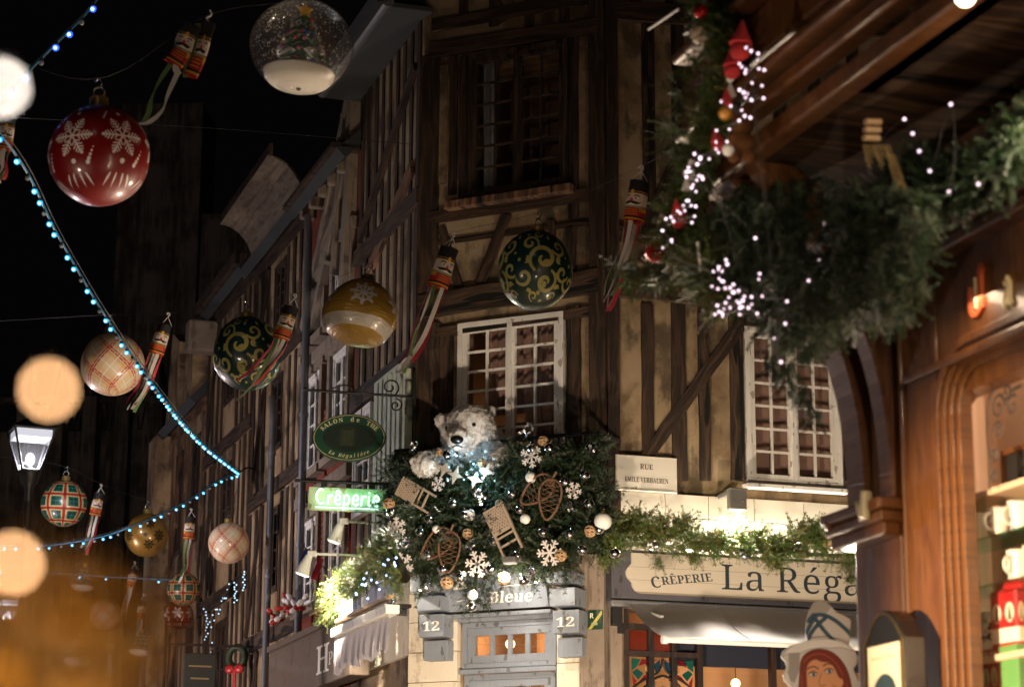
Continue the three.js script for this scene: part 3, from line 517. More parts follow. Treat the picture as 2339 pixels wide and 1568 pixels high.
{ // pale plaster cove under its eave, and a boarded dormer cheek
  const { g, x0, x1, top } = th1, pts = []; for (let i = 0; i <= 8; i++) { const t = i / 8 * PI / 2; pts.push([0.5 * (1 - Math.cos(t)), 0.62 * Math.sin(t)]); } pts.push([0.42, 0.65], [-0.05, 0.65], [-0.05, 0]);
  for (let i = 0; i < 8; i += 1) { const [za, ya] = pts[i], [zb, yb] = pts[i + 1], w = Math.hypot(zb - za, yb - ya); on(g, C, 'eave_board', hewn(w * 0.97, x1 - x0, 0.025, 0.03).rotateZ(PI / 2), mat.timberGrey, (x0 + x1) / 2, top + 0.1 + (ya + yb) / 2, 0.06 + (za + zb) / 2, 0, Math.atan2(zb - za, yb - ya)); }
  on(g, C, 'fascia_board', rbox(x1 - x0 + 0.1, 0.16, 0.05, 0.01), mat.timber, (x0 + x1) / 2, top + 0.8, 0.52);
  for (let k = 0; k < 0; k++) on(g, C, 'cove_rib', rbox(0.07, 0.05, 0.5, 0.02), mat.timberGrey, x0 + (x1 - x0) * (k + 0.5) / 4, top + 0.42, 0.22, 0, -0.95);
}
const th2 = timberHouse('timber_house', 'timber house with white boxed eaves in the middle of the row', 470, 575, 520, 700, { floors: [0.30, 0.55, 0.78], cols: 1, plaster: mat.plasterPale });
{ const { g, x0, x1, top } = th2; on(g, C, 'eave_box', rbox(x1 - x0, 0.2, 0.34, 0.03), mat.timber, (x0 + x1) / 2, top + 0.16, 0.17); on(g, C, 'eave_bracket', rbox(0.3, 0.5, 0.5, 0.05), mat.timberGrey, x0 + 0.6, top - 0.3, 0.22); }
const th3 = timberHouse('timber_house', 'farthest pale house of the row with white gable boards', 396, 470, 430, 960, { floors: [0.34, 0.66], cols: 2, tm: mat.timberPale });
{ const { g, x0, x1, top } = th3; for (const [a, b, h] of [[0.1, 1.2, 1.5], [1.6, 2.5, 0.9]]) on(g, C, 'gable_board', extr([[0, 0], [b - a, 0], [b - a, h * 0.8], [(b - a) * 0.35, h]], 0.4), mat.plasterPale, x0 + a + 0.2, top + 0.1, -0.2);
  on(g, C, 'end_wall', box(0.7, top, 0.5), mat.plasterPale, x0 - 0.36, top / 2, 0.05); }

// flag, planters, wreath and small sign on the row
{
  const p = C.px(716, 1300, 0.2), g = thing('flag', 'small blue, white and red flag on a pole from the timber house', 'flag', C.pt(p[0], p[1], 0.05)); g.scale.setScalar(0.5);
  part(g, 'pole', rod(V(0, 0, 0), V(-0.55, 0.55, 0.2), 0.014), mat.iron);
  const cols = [lin(0.03, 0.07, 0.30), lin(0.7, 0.7, 0.7), lin(0.5, 0.02, 0.03)];
  cols.forEach((c, i) => { const q = new THREE.PlaneGeometry(0.16, 0.55, 6, 8), a = q.attributes.position; for (let k = 0; k < a.count; k++) a.setZ(k, 0.04 * Math.sin(a.getX(k) * 20 + a.getY(k) * 4 + i)); q.computeVertexNormals(); part(g, 'stripe', q, M({ color: c, side: THREE.DoubleSide }), -0.5 + i * 0.155, 0.2 - i * 0.1, 0.2, 0, 0.5, -0.35); });
}
{ const p = C.px(655, 1385, 0.25), g = thing('balcony_garland', 'red and white bow garland along the sill of the timber house', 'garland', C.pt(p[0], p[1], 0.25)); const c = [V(0, 0, 0)];
  for (let i = 0; i < 12; i++) { const s = i / 11; part(g, 'bow', merge([new THREE.SphereGeometry(0.055, 8, 6).scale(1, 0.6, 0.6).translate(-0.05, 0, 0), new THREE.SphereGeometry(0.055, 8, 6).scale(1, 0.6, 0.6).translate(0.05, 0, 0)]), i % 2 ? mat.whiteMatt : mat.red, C.u.x * (s - 0.5) * 1.7, -0.10 * Math.sin(s * PI * 3) + rr(-0.04, 0.04), C.u.z * (s - 0.5) * 1.7, rr(-1, 1), rr(-1, 1), rr(-1, 1)); } }
{ const p = C.px(540, 1500, 0.2), g = thing('wreath', 'red ribbon wreath hanging low on the timber row', 'wreath', C.pt(p[0], p[1], 0.2)); g.rotation.y = C.rot + 0.7; g.scale.setScalar(0.8); part(g, 'ring', new THREE.TorusGeometry(0.17, 0.06, 8, 20), mat.fir); part(g, 'bow', merge([new THREE.SphereGeometry(0.1, 10, 8).scale(1, 0.8, 0.5).translate(-0.1, -0.2, 0.05), new THREE.SphereGeometry(0.1, 10, 8).scale(1, 0.8, 0.5).translate(0.1, -0.2, 0.05)]), mat.red); part(g, 'tail', boxAt(0.06, 0.5, 0.02, 0, -0.45, 0.05), mat.red); }
{ const p = C.px(455, 1535, 0.75), g = thing('hanging_sign', 'dark rectangular shop sign on an iron bar low on the far row', 'sign', C.pt(p[0], p[1], 0.75)); g.rotation.y = C.rot + PI / 2;
  part(g, 'board', rbox(0.42, 0.5, 0.04, 0.01), M({ color: lin(0.02, 0.025, 0.022), roughness: 0.5 })); part(g, 'bar', boxAt(1.2, 0.03, 0.03, 0.2, 0.36, 0), mat.iron); part(g, 'hook', rod(V(-0.15, 0.25, 0), V(-0.15, 0.36, 0), 0.008), mat.iron); part(g, 'hook', rod(V(0.15, 0.25, 0), V(0.15, 0.36, 0), 0.008), mat.iron); part(g, 'painted_rule', boxAt(0.3, 0.02, 0.004, 0, 0.08, 0.023), mat.wickerPale); part(g, 'painted_rule', boxAt(0.24, 0.02, 0.004, 0, -0.08, 0.023), mat.wickerPale); }

// ---------------------------------------------------------------- gothic church closing the street (dark)
{
  const Z = 58, g = thing('gothic_church', 'dark gothic church with traceried balustrade at the end of the street', 'church', flat(at(180, 1200, Z)));
  const F = wallFrame(g.position.clone(), 1, 0.05), X = (px, py) => F.px(px, py);
  const top = X(200, 985)[1];
  on(g, F, 'wall', box(9.5, top, 1), mat.darkStone, -1.0, top / 2, -0.5);
  on(g, F, 'tower', box(2.2, top + 9, 2), mat.darkStone, X(350, 800)[0], (top + 9) / 2, -0.8);
  on(g, F, 'tower', box(2.4, top + 6, 2), mat.darkStone, X(480, 800)[0], (top + 6) / 2, -1.2);
  for (let k = 0; k < 7; k++) { const x = X(60 + k * 75, 1100)[0]; on(g, F, 'buttress', merge([boxAt(0.35, top + 0.8, 0.7, 0, (top + 0.8) / 2, 0), new THREE.ConeGeometry(0.26, 1.3, 4, 1).translate(0, top + 1.4, 0)]), mat.darkStone, x, 0, 0.35); }
  for (let k = 0; k < 12; k++) { const x = X(95 + k * 24, 985)[0]; on(g, F, 'tracery_arch', extr([[-0.13, 0], [-0.1, 0], [-0.02, 0.5], [0, 0.62], [0.02, 0.5], [0.1, 0], [0.13, 0], [0.04, 0.66], [0, 0.78], [-0.04, 0.66]], 0.12), mat.darkStone, x, top, 0.2); }
  on(g, F, 'balustrade_rail', box(6.2, 0.14, 0.25), mat.darkStone, X(220, 985)[0], top + 0.78, 0.25);
  for (let k = 0; k < 3; k++) { const x = X(120 + k * 130, 1300)[0], w = 0.55, h = 2.6; on(g, F, 'window_arch', extr([[-w, 0], [w, 0], [w, h], [0, h + 1.1], [-w, h]], 0.2, 0, [[[-w + 0.12, 0.1], [-w + 0.12, h], [0, h + 0.95], [w - 0.12, h], [w - 0.12, 0.1]]]), mat.darkStone, x, top - 5.4, 0.05); }
}

// ---------------------------------------------------------------- shop on the right
const shop = thing('wooden_shop', 'carved brown wooden shop with lit window and jettied upper storey at the right', 'building', R.o);
const rw = (X, Y, z = 0) => R.px(X, Y, z);
const J = 0.62; // how far the upper storey juts out
{
  const O = mat.oak, D = mat.oak;
  const jamb0 = rw(2103, 1300)[0], jamb1 = rw(2188, 1300)[0], glass0 = rw(2240, 1300, -0.03)[0], far = rw(1966, 1300)[0];
  const floorJ = rw(1979, 196, J)[1], winTop = rw(2300, 812)[1], fasBot = rw(2200, 822)[1], fasTop = rw(2200, 588)[1], XR = glass0 + 1.55;
  // corner post and the dark wall beside it
  on(shop, R, 'corner_post', rbox(jamb0 - far - 0.1, floorJ, 0.3, 0.02), D, (far + jamb0 - 0.1) / 2, floorJ / 2, -0.12);
  on(shop, R, 'side_wall', box(0.3, floorJ + 6, 5), D, far + 0.25, (floorJ + 6) / 2, -2.8);
  on(shop, R, 'post_edge', rbox(0.06, floorJ, 0.14, 0.015), D, jamb0 - 0.07, floorJ / 2, -0.05);
  // pilaster of polished wood
  on(shop, R, 'pilaster', rbox(jamb1 - jamb0, fasTop, 0.16, 0.014), O, (jamb0 + jamb1) / 2, fasTop / 2, -0.02);
  on(shop, R, 'pilaster_bead', new THREE.CylinderGeometry(0.012, 0.012, fasTop - 0.02, 8), O, jamb0 + 0.006, fasTop / 2, 0.06);
  // window: rounded-corner mouldings, one inside the other
  const y0 = 0.6, rc = 0.16, frameShape = (x0, x1, ya, yb, r) => { const p = [[x0, ya], [x1, ya], [x1, yb]]; for (let i = 0; i <= 8; i++) { const t = PI / 2 + i / 8 * PI / 2; p.push([x0 + r + Math.cos(t) * r, yb - r + Math.sin(t) * r]); } return p; };
  const gw = (glass0 - jamb1);
  for (let k = 0; k < 4; k++) {
    const a = gw * k / 4, b = gw * (k + 1) / 4, outer = frameShape(jamb1 + a, XR, y0, winTop + (gw - a) * 0.9, rc + gw - a), inner = frameShape(jamb1 + b, XR - 0.05, y0 + 0.05, winTop + (gw - b) * 0.9, rc + gw - b);
    on(shop, R, 'window_moulding', extr(outer, 0.05, 0.005, [inner.slice().reverse()]), k === 0 ? O : D, 0, 0, 0.03 - k * 0.016);
  }
  on(shop, R, 'spandrel', extr([[jamb1 - 0.005, fasBot - 0.14], [XR, fasBot - 0.14], [XR, fasBot], [jamb1 - 0.005, fasBot]], 0.1), D, 0, 0, -0.08);
  on(shop, R, 'spandrel', extr([[jamb1, winTop - 0.14], [jamb1 + 0.12, fasBot - 0.14], [jamb1, fasBot - 0.14]], 0.06), D, 0, 0, -0.06);
  // the pane with painted scrollwork
  on(shop, R, 'shop_pane', box(XR - glass0, winTop - y0, 0.006), mat.glass, (XR + glass0) / 2, (winTop + y0) / 2, -0.045);
  { const s0 = rw(2262, 1120, -0.04), s1 = rw(2345, 840, -0.04), w = s1[0] - s0[0], h = s1[1] - s0[1], g = on(shop, R, 'painted_scroll', null, null, s0[0], s0[1], -0.039);
    const ink = M({ color: lin(0.045, 0.035, 0.03), roughness: 0.5 }), spiral = (cx, cy, r, t0, t1, sgn = 1) => { const p = []; for (let i = 0; i <= 26; i++) { const k = i / 26, t = t0 + (t1 - t0) * k; p.push(V(cx + Math.cos(t) * r * (1 - 0.85 * k), cy + sgn * Math.sin(t) * r * (1 - 0.85 * k), 0)); } return p; };
    const ln = (pts, r = 0.0065) => part(g, 'scroll', tube(pts, r, 40, 5).scale(1, 1, 0.3), ink);
    ln([V(0.0, 0, 0), V(0.01, h * 0.3, 0), V(0.0, h * 0.6, 0), V(0.02, h * 0.85, 0), V(0.10, h * 0.98, 0), V(0.3, h * 1.08, 0)]); ln([V(0.02, 0.03, 0), V(0.03, h * 0.4, 0), V(0.02, h * 0.7, 0), V(0.05, h * 0.88, 0), V(0.13, h * 0.95, 0), V(0.3, h * 1.02, 0)], 0.0025);
    ln(spiral(0.09, h * 0.74, 0.055, 0, 8.5)); ln(spiral(0.085, h * 0.53, 0.04, PI, PI + 8, -1)); ln(spiral(0.16, h * 0.86, 0.04, PI, PI + 8)); ln(spiral(0.045, h * 0.33, 0.03, 0, 7.5, -1)); ln(spiral(0.035, h * 0.14, 0.025, PI, PI + 7)); ln(spiral(0.2, h * 0.7, 0.045, 1, 8)); ln([V(0.14, h * 0.78, 0), V(0.17, h * 0.8, 0), V(0.2, h * 0.84, 0), V(0.27, h * 0.86, 0)]);
  }
  // fascia with cut metal letters
  on(shop, R, 'fascia', box(XR - jamb1 + 0.02, fasTop - fasBot, 0.1), O, (XR + jamb1) / 2, (fasTop + fasBot) / 2, 0.0);
  for (const [y, h, z, w] of [[fasTop + 0.02, 0.05, 0.11, 0], [fasTop + 0.065, 0.035, 0.15, 0], [fasBot - 0.015, 0.04, 0.06, 0]]) on(shop, R, 'moulding', rbox(XR - jamb1 + 0.24, h, z + 0.06, 0.012), O, (XR + jamb1) / 2 - 0.11, y, z / 2);
  const letter = (name, pts, holes, X, Y, hpx, m) => { const q = rw(X, Y, 0.055), s = rw(X, Y - hpx, 0.055)[1] - q[1]; on(shop, R, name, extr(pts.map(([u, v]) => [u * s, v * s]), 0.012, 0.003, holes.map((h) => h.map(([u, v]) => [u * s, v * s]))), m, q[0], q[1], 0.052); };
  const goldLeaf = M({ color: lin(0.78, 0.64, 0.34), roughness: 0.6 }), redLeaf = M({ color: lin(0.60, 0.11, 0.03), roughness: 0.6 });
  letter('letter', [[0.06, 0.62], [0.02, 0.45], [0.0, 0.28], [0.05, 0.12], [0.16, 0.02], [0.30, 0.0], [0.42, 0.05], [0.52, 0.14], [0.50, 0.18], [0.38, 0.11], [0.27, 0.08], [0.17, 0.13], [0.11, 0.26], [0.11, 0.42], [0.15, 0.58]], [], 2217, 731, 118, redLeaf);
  letter('letter', [[0.33, 0.15], [0.45, 0.2], [0.45, 0.80], [0.53, 0.88], [0.47, 1.0], [0.36, 0.9], [0.33, 0.85]], [], 2221, 731, 118, redLeaf);
  letter('letter', [[0.2, 0.2], [0.26, 0.17], [0.26, 0.74], [0.2, 0.78]], [], 2221, 731, 118, goldLeaf);
  letter('letter', [[0, 0.12], [0.1, 0], [0.2, 0.1], [0.3, 0.22], [0.3, 0.12], [0.4, 0], [0.5, 0.12], [0.46, 0.18], [0.42, 0.16], [0.42, 0.78], [0.28, 1], [0.08, 0.82], [0.14, 0.72], [0.26, 0.84], [0.3, 0.72], [0.3, 0.6], [0.06, 0.46]], [[[0.12, 0.2], [0.12, 0.42], [0.3, 0.52], [0.3, 0.34]]], 2296, 706, 72, goldLeaf);
  // soffit, jetty beams and the storey above
  const Lx = far - 0.05, Rx = XR + 0.2, jb = floorJ;
  on(shop, R, 'wall', box(Rx - jamb1, jb - fasTop - 0.1, 0.1), D, (Rx + jamb1) / 2, (jb + fasTop + 0.1) / 2, -0.06);
  on(shop, R, 'jetty_soffit', box(Rx - Lx, 0.06, J + 0.1), MP({ map: timberTex, bumpMap: timberBump, bumpScale: 0.006, roughness: 1, specularIntensity: 0.08 }), (Rx + Lx) / 2, jb + 0.03, J / 2 - 0.05);
  [[0, 0.09, 0.16, J], [0.15, 0.07, 0.1, J + 0.07], [0.25, 0.05, 0.12, J + 0.11], [0.40, 0.22, 0.08, J + 0.04], [0.62, 0.05, 0.14, J + 0.1]].forEach(([dy, h, d, z]) => on(shop, R, 'jetty_beam', rbox(Rx - Lx + 0.1, h, d, 0.02), D, (Rx + Lx) / 2 - 0.05, jb + dy + h / 2, z));
  on(shop, R, 'upper_wall', box(Rx - Lx, 5, 0.2), mat.plaster, (Rx + Lx) / 2, jb + 3.0, J - 0.25);
  for (let k = 0; k < 7; k++) beam(shop, R, 'timber', [Lx + 0.06 + k * (Rx - Lx) / 6.5, jb + 0.7], [Lx + 0.06 + k * (Rx - Lx) / 6.5, jb + 4], 0.14, 0.05, D, -0.14 + 0.0).position.add(R.n.clone().multiplyScalar(J - 0.12));
  // iron balcony
  const by = jb + 0.68, bz = J + 0.14;
  on(shop, R, 'balcony_rail', merge([boxAt(Rx - Lx, 0.025, 0.03, 0, 0.85, 0), boxAt(Rx - Lx, 0.02, 0.025, 0, 0.06, 0), boxAt(Rx - Lx, 0.015, 0.02, 0, 0.68, 0)]), mat.iron, (Rx + Lx) / 2, by, bz);
  for (let k = 0; k < 14; k++) { const x = Lx + 0.07 + k * (Rx - Lx - 0.14) / 13; on(shop, R, 'baluster', new THREE.CylinderGeometry(0.009, 0.009, 0.84, 6), mat.iron, x, by + 0.43, bz);
    if (k < 13) on(shop, R, 'iron_scroll', new THREE.TorusGeometry(0.055, 0.007, 5, 14, 5).rotateZ(k), mat.iron, x + (Rx - Lx) / 27, by + 0.3, bz); }
  // curved bracket under the jetty, seen from its side, with carved capital
  const br = (x, th, m, dz = 0) => { const p = [], q = [], H = jb - rw(1966, 1176)[1]; for (let i = 0; i <= 14; i++) { const t = i / 14; p.push([0.02 + (J - 0.02) * Math.pow(t, 2.6), jb - H + H * t]); } p.push([J - 0.16, jb], ); for (let i = 13; i >= 0; i--) { const t = i / 14; q.push([Math.max(-0.02, (J - 0.2) * Math.pow(t, 3.2) - 0.03), jb - H + H * t]); } on(shop, R, 'curved_bracket', extr([...p, ...q], th, 0.012).rotateY(-PI / 2), m, x + th / 2, 0, 0.03 + dz); };
  br(far + 0.10, 0.16, D); br(jamb0 - 0.16, 0.10, O);
  const cy = rw(1966, 1190)[1];
  for (const [dy, w, d, h] of [[0, 0.10, 0.16, 0.05], [-0.05, 0.07, 0.13, 0.05], [-0.10, 0.04, 0.09, 0.06]]) on(shop, R, 'capital', rbox(jamb0 - far - 0.08 + w, h, 0.2 + d, 0.014), D, (far + jamb0 - 0.1) / 2, cy + dy, -0.02);
  on(shop, R, 'finial', new THREE.SphereGeometry(0.035, 12, 10), D, far - 0.0, cy - 0.02, 0.13);
  // window interior: back wall, ceiling, floor, end wall
  const zb = -0.32, cyW = (winTop + y0) / 2, inner = M({ color: lin(0.72, 0.52, 0.38), roughness: 0.8 });
  on(shop, R, 'display_back', box(XR - glass0 + 0.9, winTop - y0 + 0.5, 0.04), inner, (XR + glass0) / 2 - 0.2, cyW + 0.1, zb);
  on(shop, R, 'display_end', box(0.04, winTop - y0 + 0.5, 0.24), inner, glass0 - 0.40, cyW + 0.1, -0.20);
  on(shop, R, 'display_end', box(0.04, winTop - y0 + 0.5, 0.24), inner, XR + 0.1, cyW + 0.1, -0.20);
  on(shop, R, 'display_ceiling', box(XR - glass0 + 0.9, 0.04, 0.24), mat.whiteMatt, (XR + glass0) / 2 - 0.2, winTop + 0.32, -0.2);
  const lampM = M({ color: 0x000000, emissive: lin(1, 0.74, 0.5), emissiveIntensity: 3 });
  on(shop, R, 'display_lamp', rbox(1.3, 0.03, 0.12, 0.01), lampM, glass0 + 0.35, winTop + 0.27, -0.18);
  const ra = new THREE.RectAreaLight(new THREE.Color(1, 0.74, 0.5), 14, 1.3, 0.12); ra.position.copy(R.pt(glass0 + 0.35, winTop + 0.25, -0.18)); ra.lookAt(R.pt(glass0 + 0.35, 0, -0.18)); scene.add(ra);
  on(shop, R, 'display_lamp', rbox(0.03, winTop - y0, 0.12, 0.01), lampM, XR - 0.02, cyW, -0.18);  // upright lamp added out of view to brighten the display
  const rv = new THREE.RectAreaLight(new THREE.Color(1, 0.76, 0.53), 75, 0.12, winTop - y0); rv.position.copy(R.pt(XR - 0.045, cyW, -0.18)); rv.lookAt(R.pt(0, cyW, -0.18)); scene.add(rv);
  // shelves
  const shelf = (Y, glassy) => { const p = rw(2290, Y, -0.08), y = p[1]; on(shop, R, 'shelf', rbox(XR - glass0 + 0.45, glassy ? 0.010 : 0.025, 0.2, 0.004), glassy ? MP({ color: lin(0.55, 0.8, 0.72), transmission: 1, thickness: 0, roughness: 0.05 }) : inner, (XR + glass0) / 2 - 0.17, y, -0.18); return y; };
  shop.userData.shelves = undefined;
  var shelfY = [shelf(1112, false), shelf(1216, true), shelf(1328, true), shelf(1498, false)];
}
// goods on the shelves
{
  const mugG = (() => { const p = [[0.001, 0], [0.036, 0], [0.042, 0.01], [0.043, 0.085], [0.046, 0.095], [0.042, 0.095], [0.039, 0.086], [0.037, 0.012], [0.001, 0.01]].map(([x, y]) => V2(x, y)); return new THREE.LatheGeometry(p, 28); })();
  const dots = (cols) => M({ roughness: 0.25, map: canvasTex(512, 256, (c, w, h) => { c.fillStyle = '#efe9e0'; c.fillRect(0, 0, w, h); let s = 9; const r = () => (s = (s * 16807) % 2147483647) / 2147483647; for (let i = 0; i < 150; i++) { c.fillStyle = cols[Math.floor(r() * cols.length)]; c.beginPath(); c.arc(r() * w, 20 + r() * (h - 50), 5 + r() * 9, 0, 7); c.fill(); } }) });
  const mug = (label, X, sh, m, turn) => { const q = rw(X, 1250, -0.15), g = thing('mug', label, 'mug', R.pt(q[0], shelfY[sh] + 0.006, -0.15), 'mugs on the shop shelves'); g.rotation.y = turn; g.scale.setScalar(1.2); part(g, 'cup', mugG, m); part(g, 'handle', new THREE.TorusGeometry(0.027, 0.006, 8, 18, PI).rotateZ(PI / 2).translate(-0.042, 0.048, 0), M({ color: lin(0.8, 0.78, 0.74), roughness: 0.3 })); return g; };
  mug('white mug with red and pink dots, handle to the left, on the glass shelf', 2288, 1, dots(['#b2313a', '#c9566b', '#8c4b8f', '#3d5c8a', '#d98e3a']), 0.5);
  mug('mug densely dotted in blue and green, cut by the right edge', 2337, 1, dots(['#2f5d7c', '#3f7d74', '#284a6b', '#7fa08e']), 0.3);
  mug('plain white mug with a large handle on the second glass shelf', 2330, 2, dots(['#e8e2d8', '#ded7ca']), 0.5);
  mug('blue dotted mug at the back of the second glass shelf', 2368, 2, dots(['#5d86a0', '#7ba3b5']), 0.4);
  const packM = M({ roughness: 0.45, map: canvasTex(256, 384, (c, w, h) => { c.fillStyle = '#a80f16'; c.fillRect(0, 0, w, h); c.fillStyle = '#7e0a10'; c.fillRect(0, 0, w, 22); for (let k = 0; k < 2; k++) { const x = 66 + k * 124; c.fillStyle = '#e9dccb'; c.beginPath(); c.ellipse(x, 140, 42, 60, 0, 0, 7); c.fill(); c.fillStyle = '#1d4a2c'; for (let j = 0; j < 4; j++) { c.beginPath(); c.moveTo(x, 92 + j * 22); c.lineTo(x + 14 + j * 6, 120 + j * 22); c.lineTo(x - 14 - j * 6, 120 + j * 22); c.fill(); } } c.fillStyle = '#f0e6da'; c.fillRect(0, 232, w, 88); c.fillStyle = '#b9aa9c'; for (let j = 0; j < 4; j++) c.fillRect(24, 250 + j * 16, 70 + (j % 2) * 30, 4), c.fillRect(140, 250 + j * 16, 80 - (j % 2) * 20, 4); }) });
  const q = rw(2312, 1430, -0.15); const pk = thing('gift_pack', 'red paper pack with tree print and white band on the wooden shelf', 'pack', R.pt(q[0], shelfY[3] + 0.013, -0.15)); pk.rotation.y = R.rot + 0.12;
  part(pk, 'bag', new RoundedBoxGeometry(0.17, 0.25, 0.08, 2, 0.012).translate(0, 0.125, 0), packM); part(pk, 'fold', new THREE.BoxGeometry(0.16, 0.03, 0.02).translate(0, 0.262, 0), mat.red);
  const q2 = rw(2266, 1440, -0.2), tin = thing('white_tin', 'white patterned tin with dark dots behind the red pack', 'tin', R.pt(q2[0], shelfY[3] + 0.013, -0.2)); part(tin, 'body', new THREE.CylinderGeometry(0.05, 0.05, 0.17, 20).translate(0, 0.086, 0), dots(['#2a2a2a', '#444'])); part(tin, 'lid', new THREE.CylinderGeometry(0.052, 0.052, 0.02, 20).translate(0, 0.18, 0), mat.whiteMatt);
  const y4 = rw(2300, 1640, -0.1)[1], fl = on(shop, R, 'shelf', rbox(1.9, 0.03, 0.2, 0.004), mat.room, rw(2300, 1500)[0] + 0.55, y4, -0.18);
  for (const [X, label, m] of [[2285, 'red patterned pack on the lowest shelf, left of the green box', packM], [2330, 'green box on the lowest shelf at the frame corner', M({ color: lin(0.12, 0.33, 0.10), roughness: 0.5 })]]) { const p = rw(X, 1540, -0.15), g = thing('gift_box', label, 'box', R.pt(p[0], y4 + 0.016, -0.15), 'boxes on the lowest shelf'); g.rotation.y = R.rot; part(g, 'carton', new RoundedBoxGeometry(0.13, 0.24, 0.09, 2, 0.006).translate(0, 0.12, 0), m); part(g, 'lid', new THREE.BoxGeometry(0.136, 0.05, 0.096).translate(0, 0.235, 0), m); }
  const q5 = rw(2325, 1090, -0.18), bx = thing('picture_frame', 'small dark framed picture on the top shelf of the shop window', 'picture', R.pt(q5[0], shelfY[0] + 0.0135, -0.18)); bx.rotation.y = R.rot; part(bx, 'frame', merge([boxAt(0.2, 0.02, 0.03, 0, 0.01, 0), boxAt(0.2, 0.02, 0.03, 0, 0.15, 0), boxAt(0.02, 0.12, 0.03, -0.09, 0.08, 0), boxAt(0.02, 0.12, 0.03, 0.09, 0.08, 0)]), mat.oak); part(bx, 'picture', box(0.17, 0.13, 0.01).translate(0, 0.08, -0.005), mat.dark);
}

// ---------------------------------------------------------------- giant ornaments hung over the street
const BALL_R = 0.3;
function ballGeo(lump = 0.012, sq = 1) {
  const g = new THREE.SphereGeometry(BALL_R, 56, 40), p = g.attributes.position, v = V(0, 0, 0);
  for (let i = 0; i < p.count; i++) {
    v.fromBufferAttribute(p, i); const l = Math.atan2(v.z, v.x), y = v.y / BALL_R;
    let k = 1 - 0.012 * Math.pow(Math.abs(Math.cos(l * 4)), 14) * (1 - y * y * 0.5) + lump * 0.5 * Math.sin(l * 6 + 1) * (1 - y * y) + lump * Math.sin(l * 3 + y * 4);
    k += 0.02 * Math.cos(l * 16) * Math.pow(Math.max(0, y), 10) + 0.015 * Math.cos(l * 18) * Math.pow(Math.max(0, -y), 10);
    p.setXYZ(i, v.x * k, v.y * sq * (1 + (y > 0 ? 0.03 * y : 0)), v.z * k);
  }
  g.computeVertexNormals(); return g;
}
const BW = 1024, BH = 512, EQ = BH / 2;
const cvx = (c, u, v) => [u * BW, v * BH];
function flake(c, x, y, r, col, lw, arms = 6, style = 0) {
  c.save(); c.translate(x, y); c.strokeStyle = col; c.fillStyle = col; c.lineCap = 'round';
  for (let a = 0; a < arms; a++) {
    c.save(); c.rotate(a / arms * 2 * PI + 0.0); c.lineWidth = lw; c.beginPath(); c.moveTo(0, 0); c.lineTo(r, 0); c.stroke();
    if (style === 0) { for (const [t, l] of [[0.3, 0.20], [0.48, 0.24], [0.66, 0.22], [0.82, 0.15]]) { c.lineWidth = lw * 0.8; c.beginPath(); c.moveTo(r * t, 0); c.lineTo(r * (t + l * 0.7), r * l); c.moveTo(r * t, 0); c.lineTo(r * (t + l * 0.7), -r * l); c.stroke(); } c.beginPath(); c.arc(r * 1.02, 0, lw * 1.0, 0, 7); c.fill(); }
    else { c.beginPath(); c.moveTo(r * 0.15, 0); c.lineTo(r * 0.5, r * 0.13); c.lineTo(r * 0.62, r * 0.34); c.lineTo(r * 0.76, r * 0.12); c.lineTo(r, r * 0.14); c.lineTo(r, -r * 0.14); c.lineTo(r * 0.76, -r * 0.12); c.lineTo(r * 0.62, -r * 0.34); c.lineTo(r * 0.5, -r * 0.13); c.fill(); }
    c.restore();
  }
  c.restore();
}
const drops = (c, cx, y, dirs, len, col) => { c.fillStyle = col; for (const [dx, a] of dirs) { c.save(); c.translate(cx + dx, y); c.rotate(a); c.beginPath(); c.moveTo(0, len); c.quadraticCurveTo(-len * 0.2, -len * 0.2, 0, -len * 0.35); c.quadraticCurveTo(len * 0.2, -len * 0.2, 0, len); c.fill(); c.restore(); } };
const redTex = canvasTex(BW, BH, (c) => {
  c.fillStyle = '#7c0a0e'; c.fillRect(0, 0, BW, BH); const w = '#e8e2dc';
  for (let k = 0; k < 6; k++) { const x = (k + 0.27) / 6 * BW; flake(c, x, EQ - 28, 64, w, 6); c.fillStyle = w; c.beginPath(); c.arc(x, EQ + 55, 9, 0, 7); c.arc(x + 6, EQ - 118, 8, 0, 7); c.fill(); for (let j = 0; j < 5; j++) { c.beginPath(); c.arc(x + 52 + j * 5, EQ + 62 - j * 12, 8 - j * 1.3, 0, 7); c.arc(x - 62 + j * 4, EQ - 92 - j * 8, 4, 0, 7); c.fill(); } drops(c, x, EQ + 108, [[-44, 0.5], [-16, 0.18], [16, -0.18], [44, -0.5]], 46, w); drops(c, x + 40, 60, [[-60, 0], [0, 0], [60, 0]], 22, w); }
});
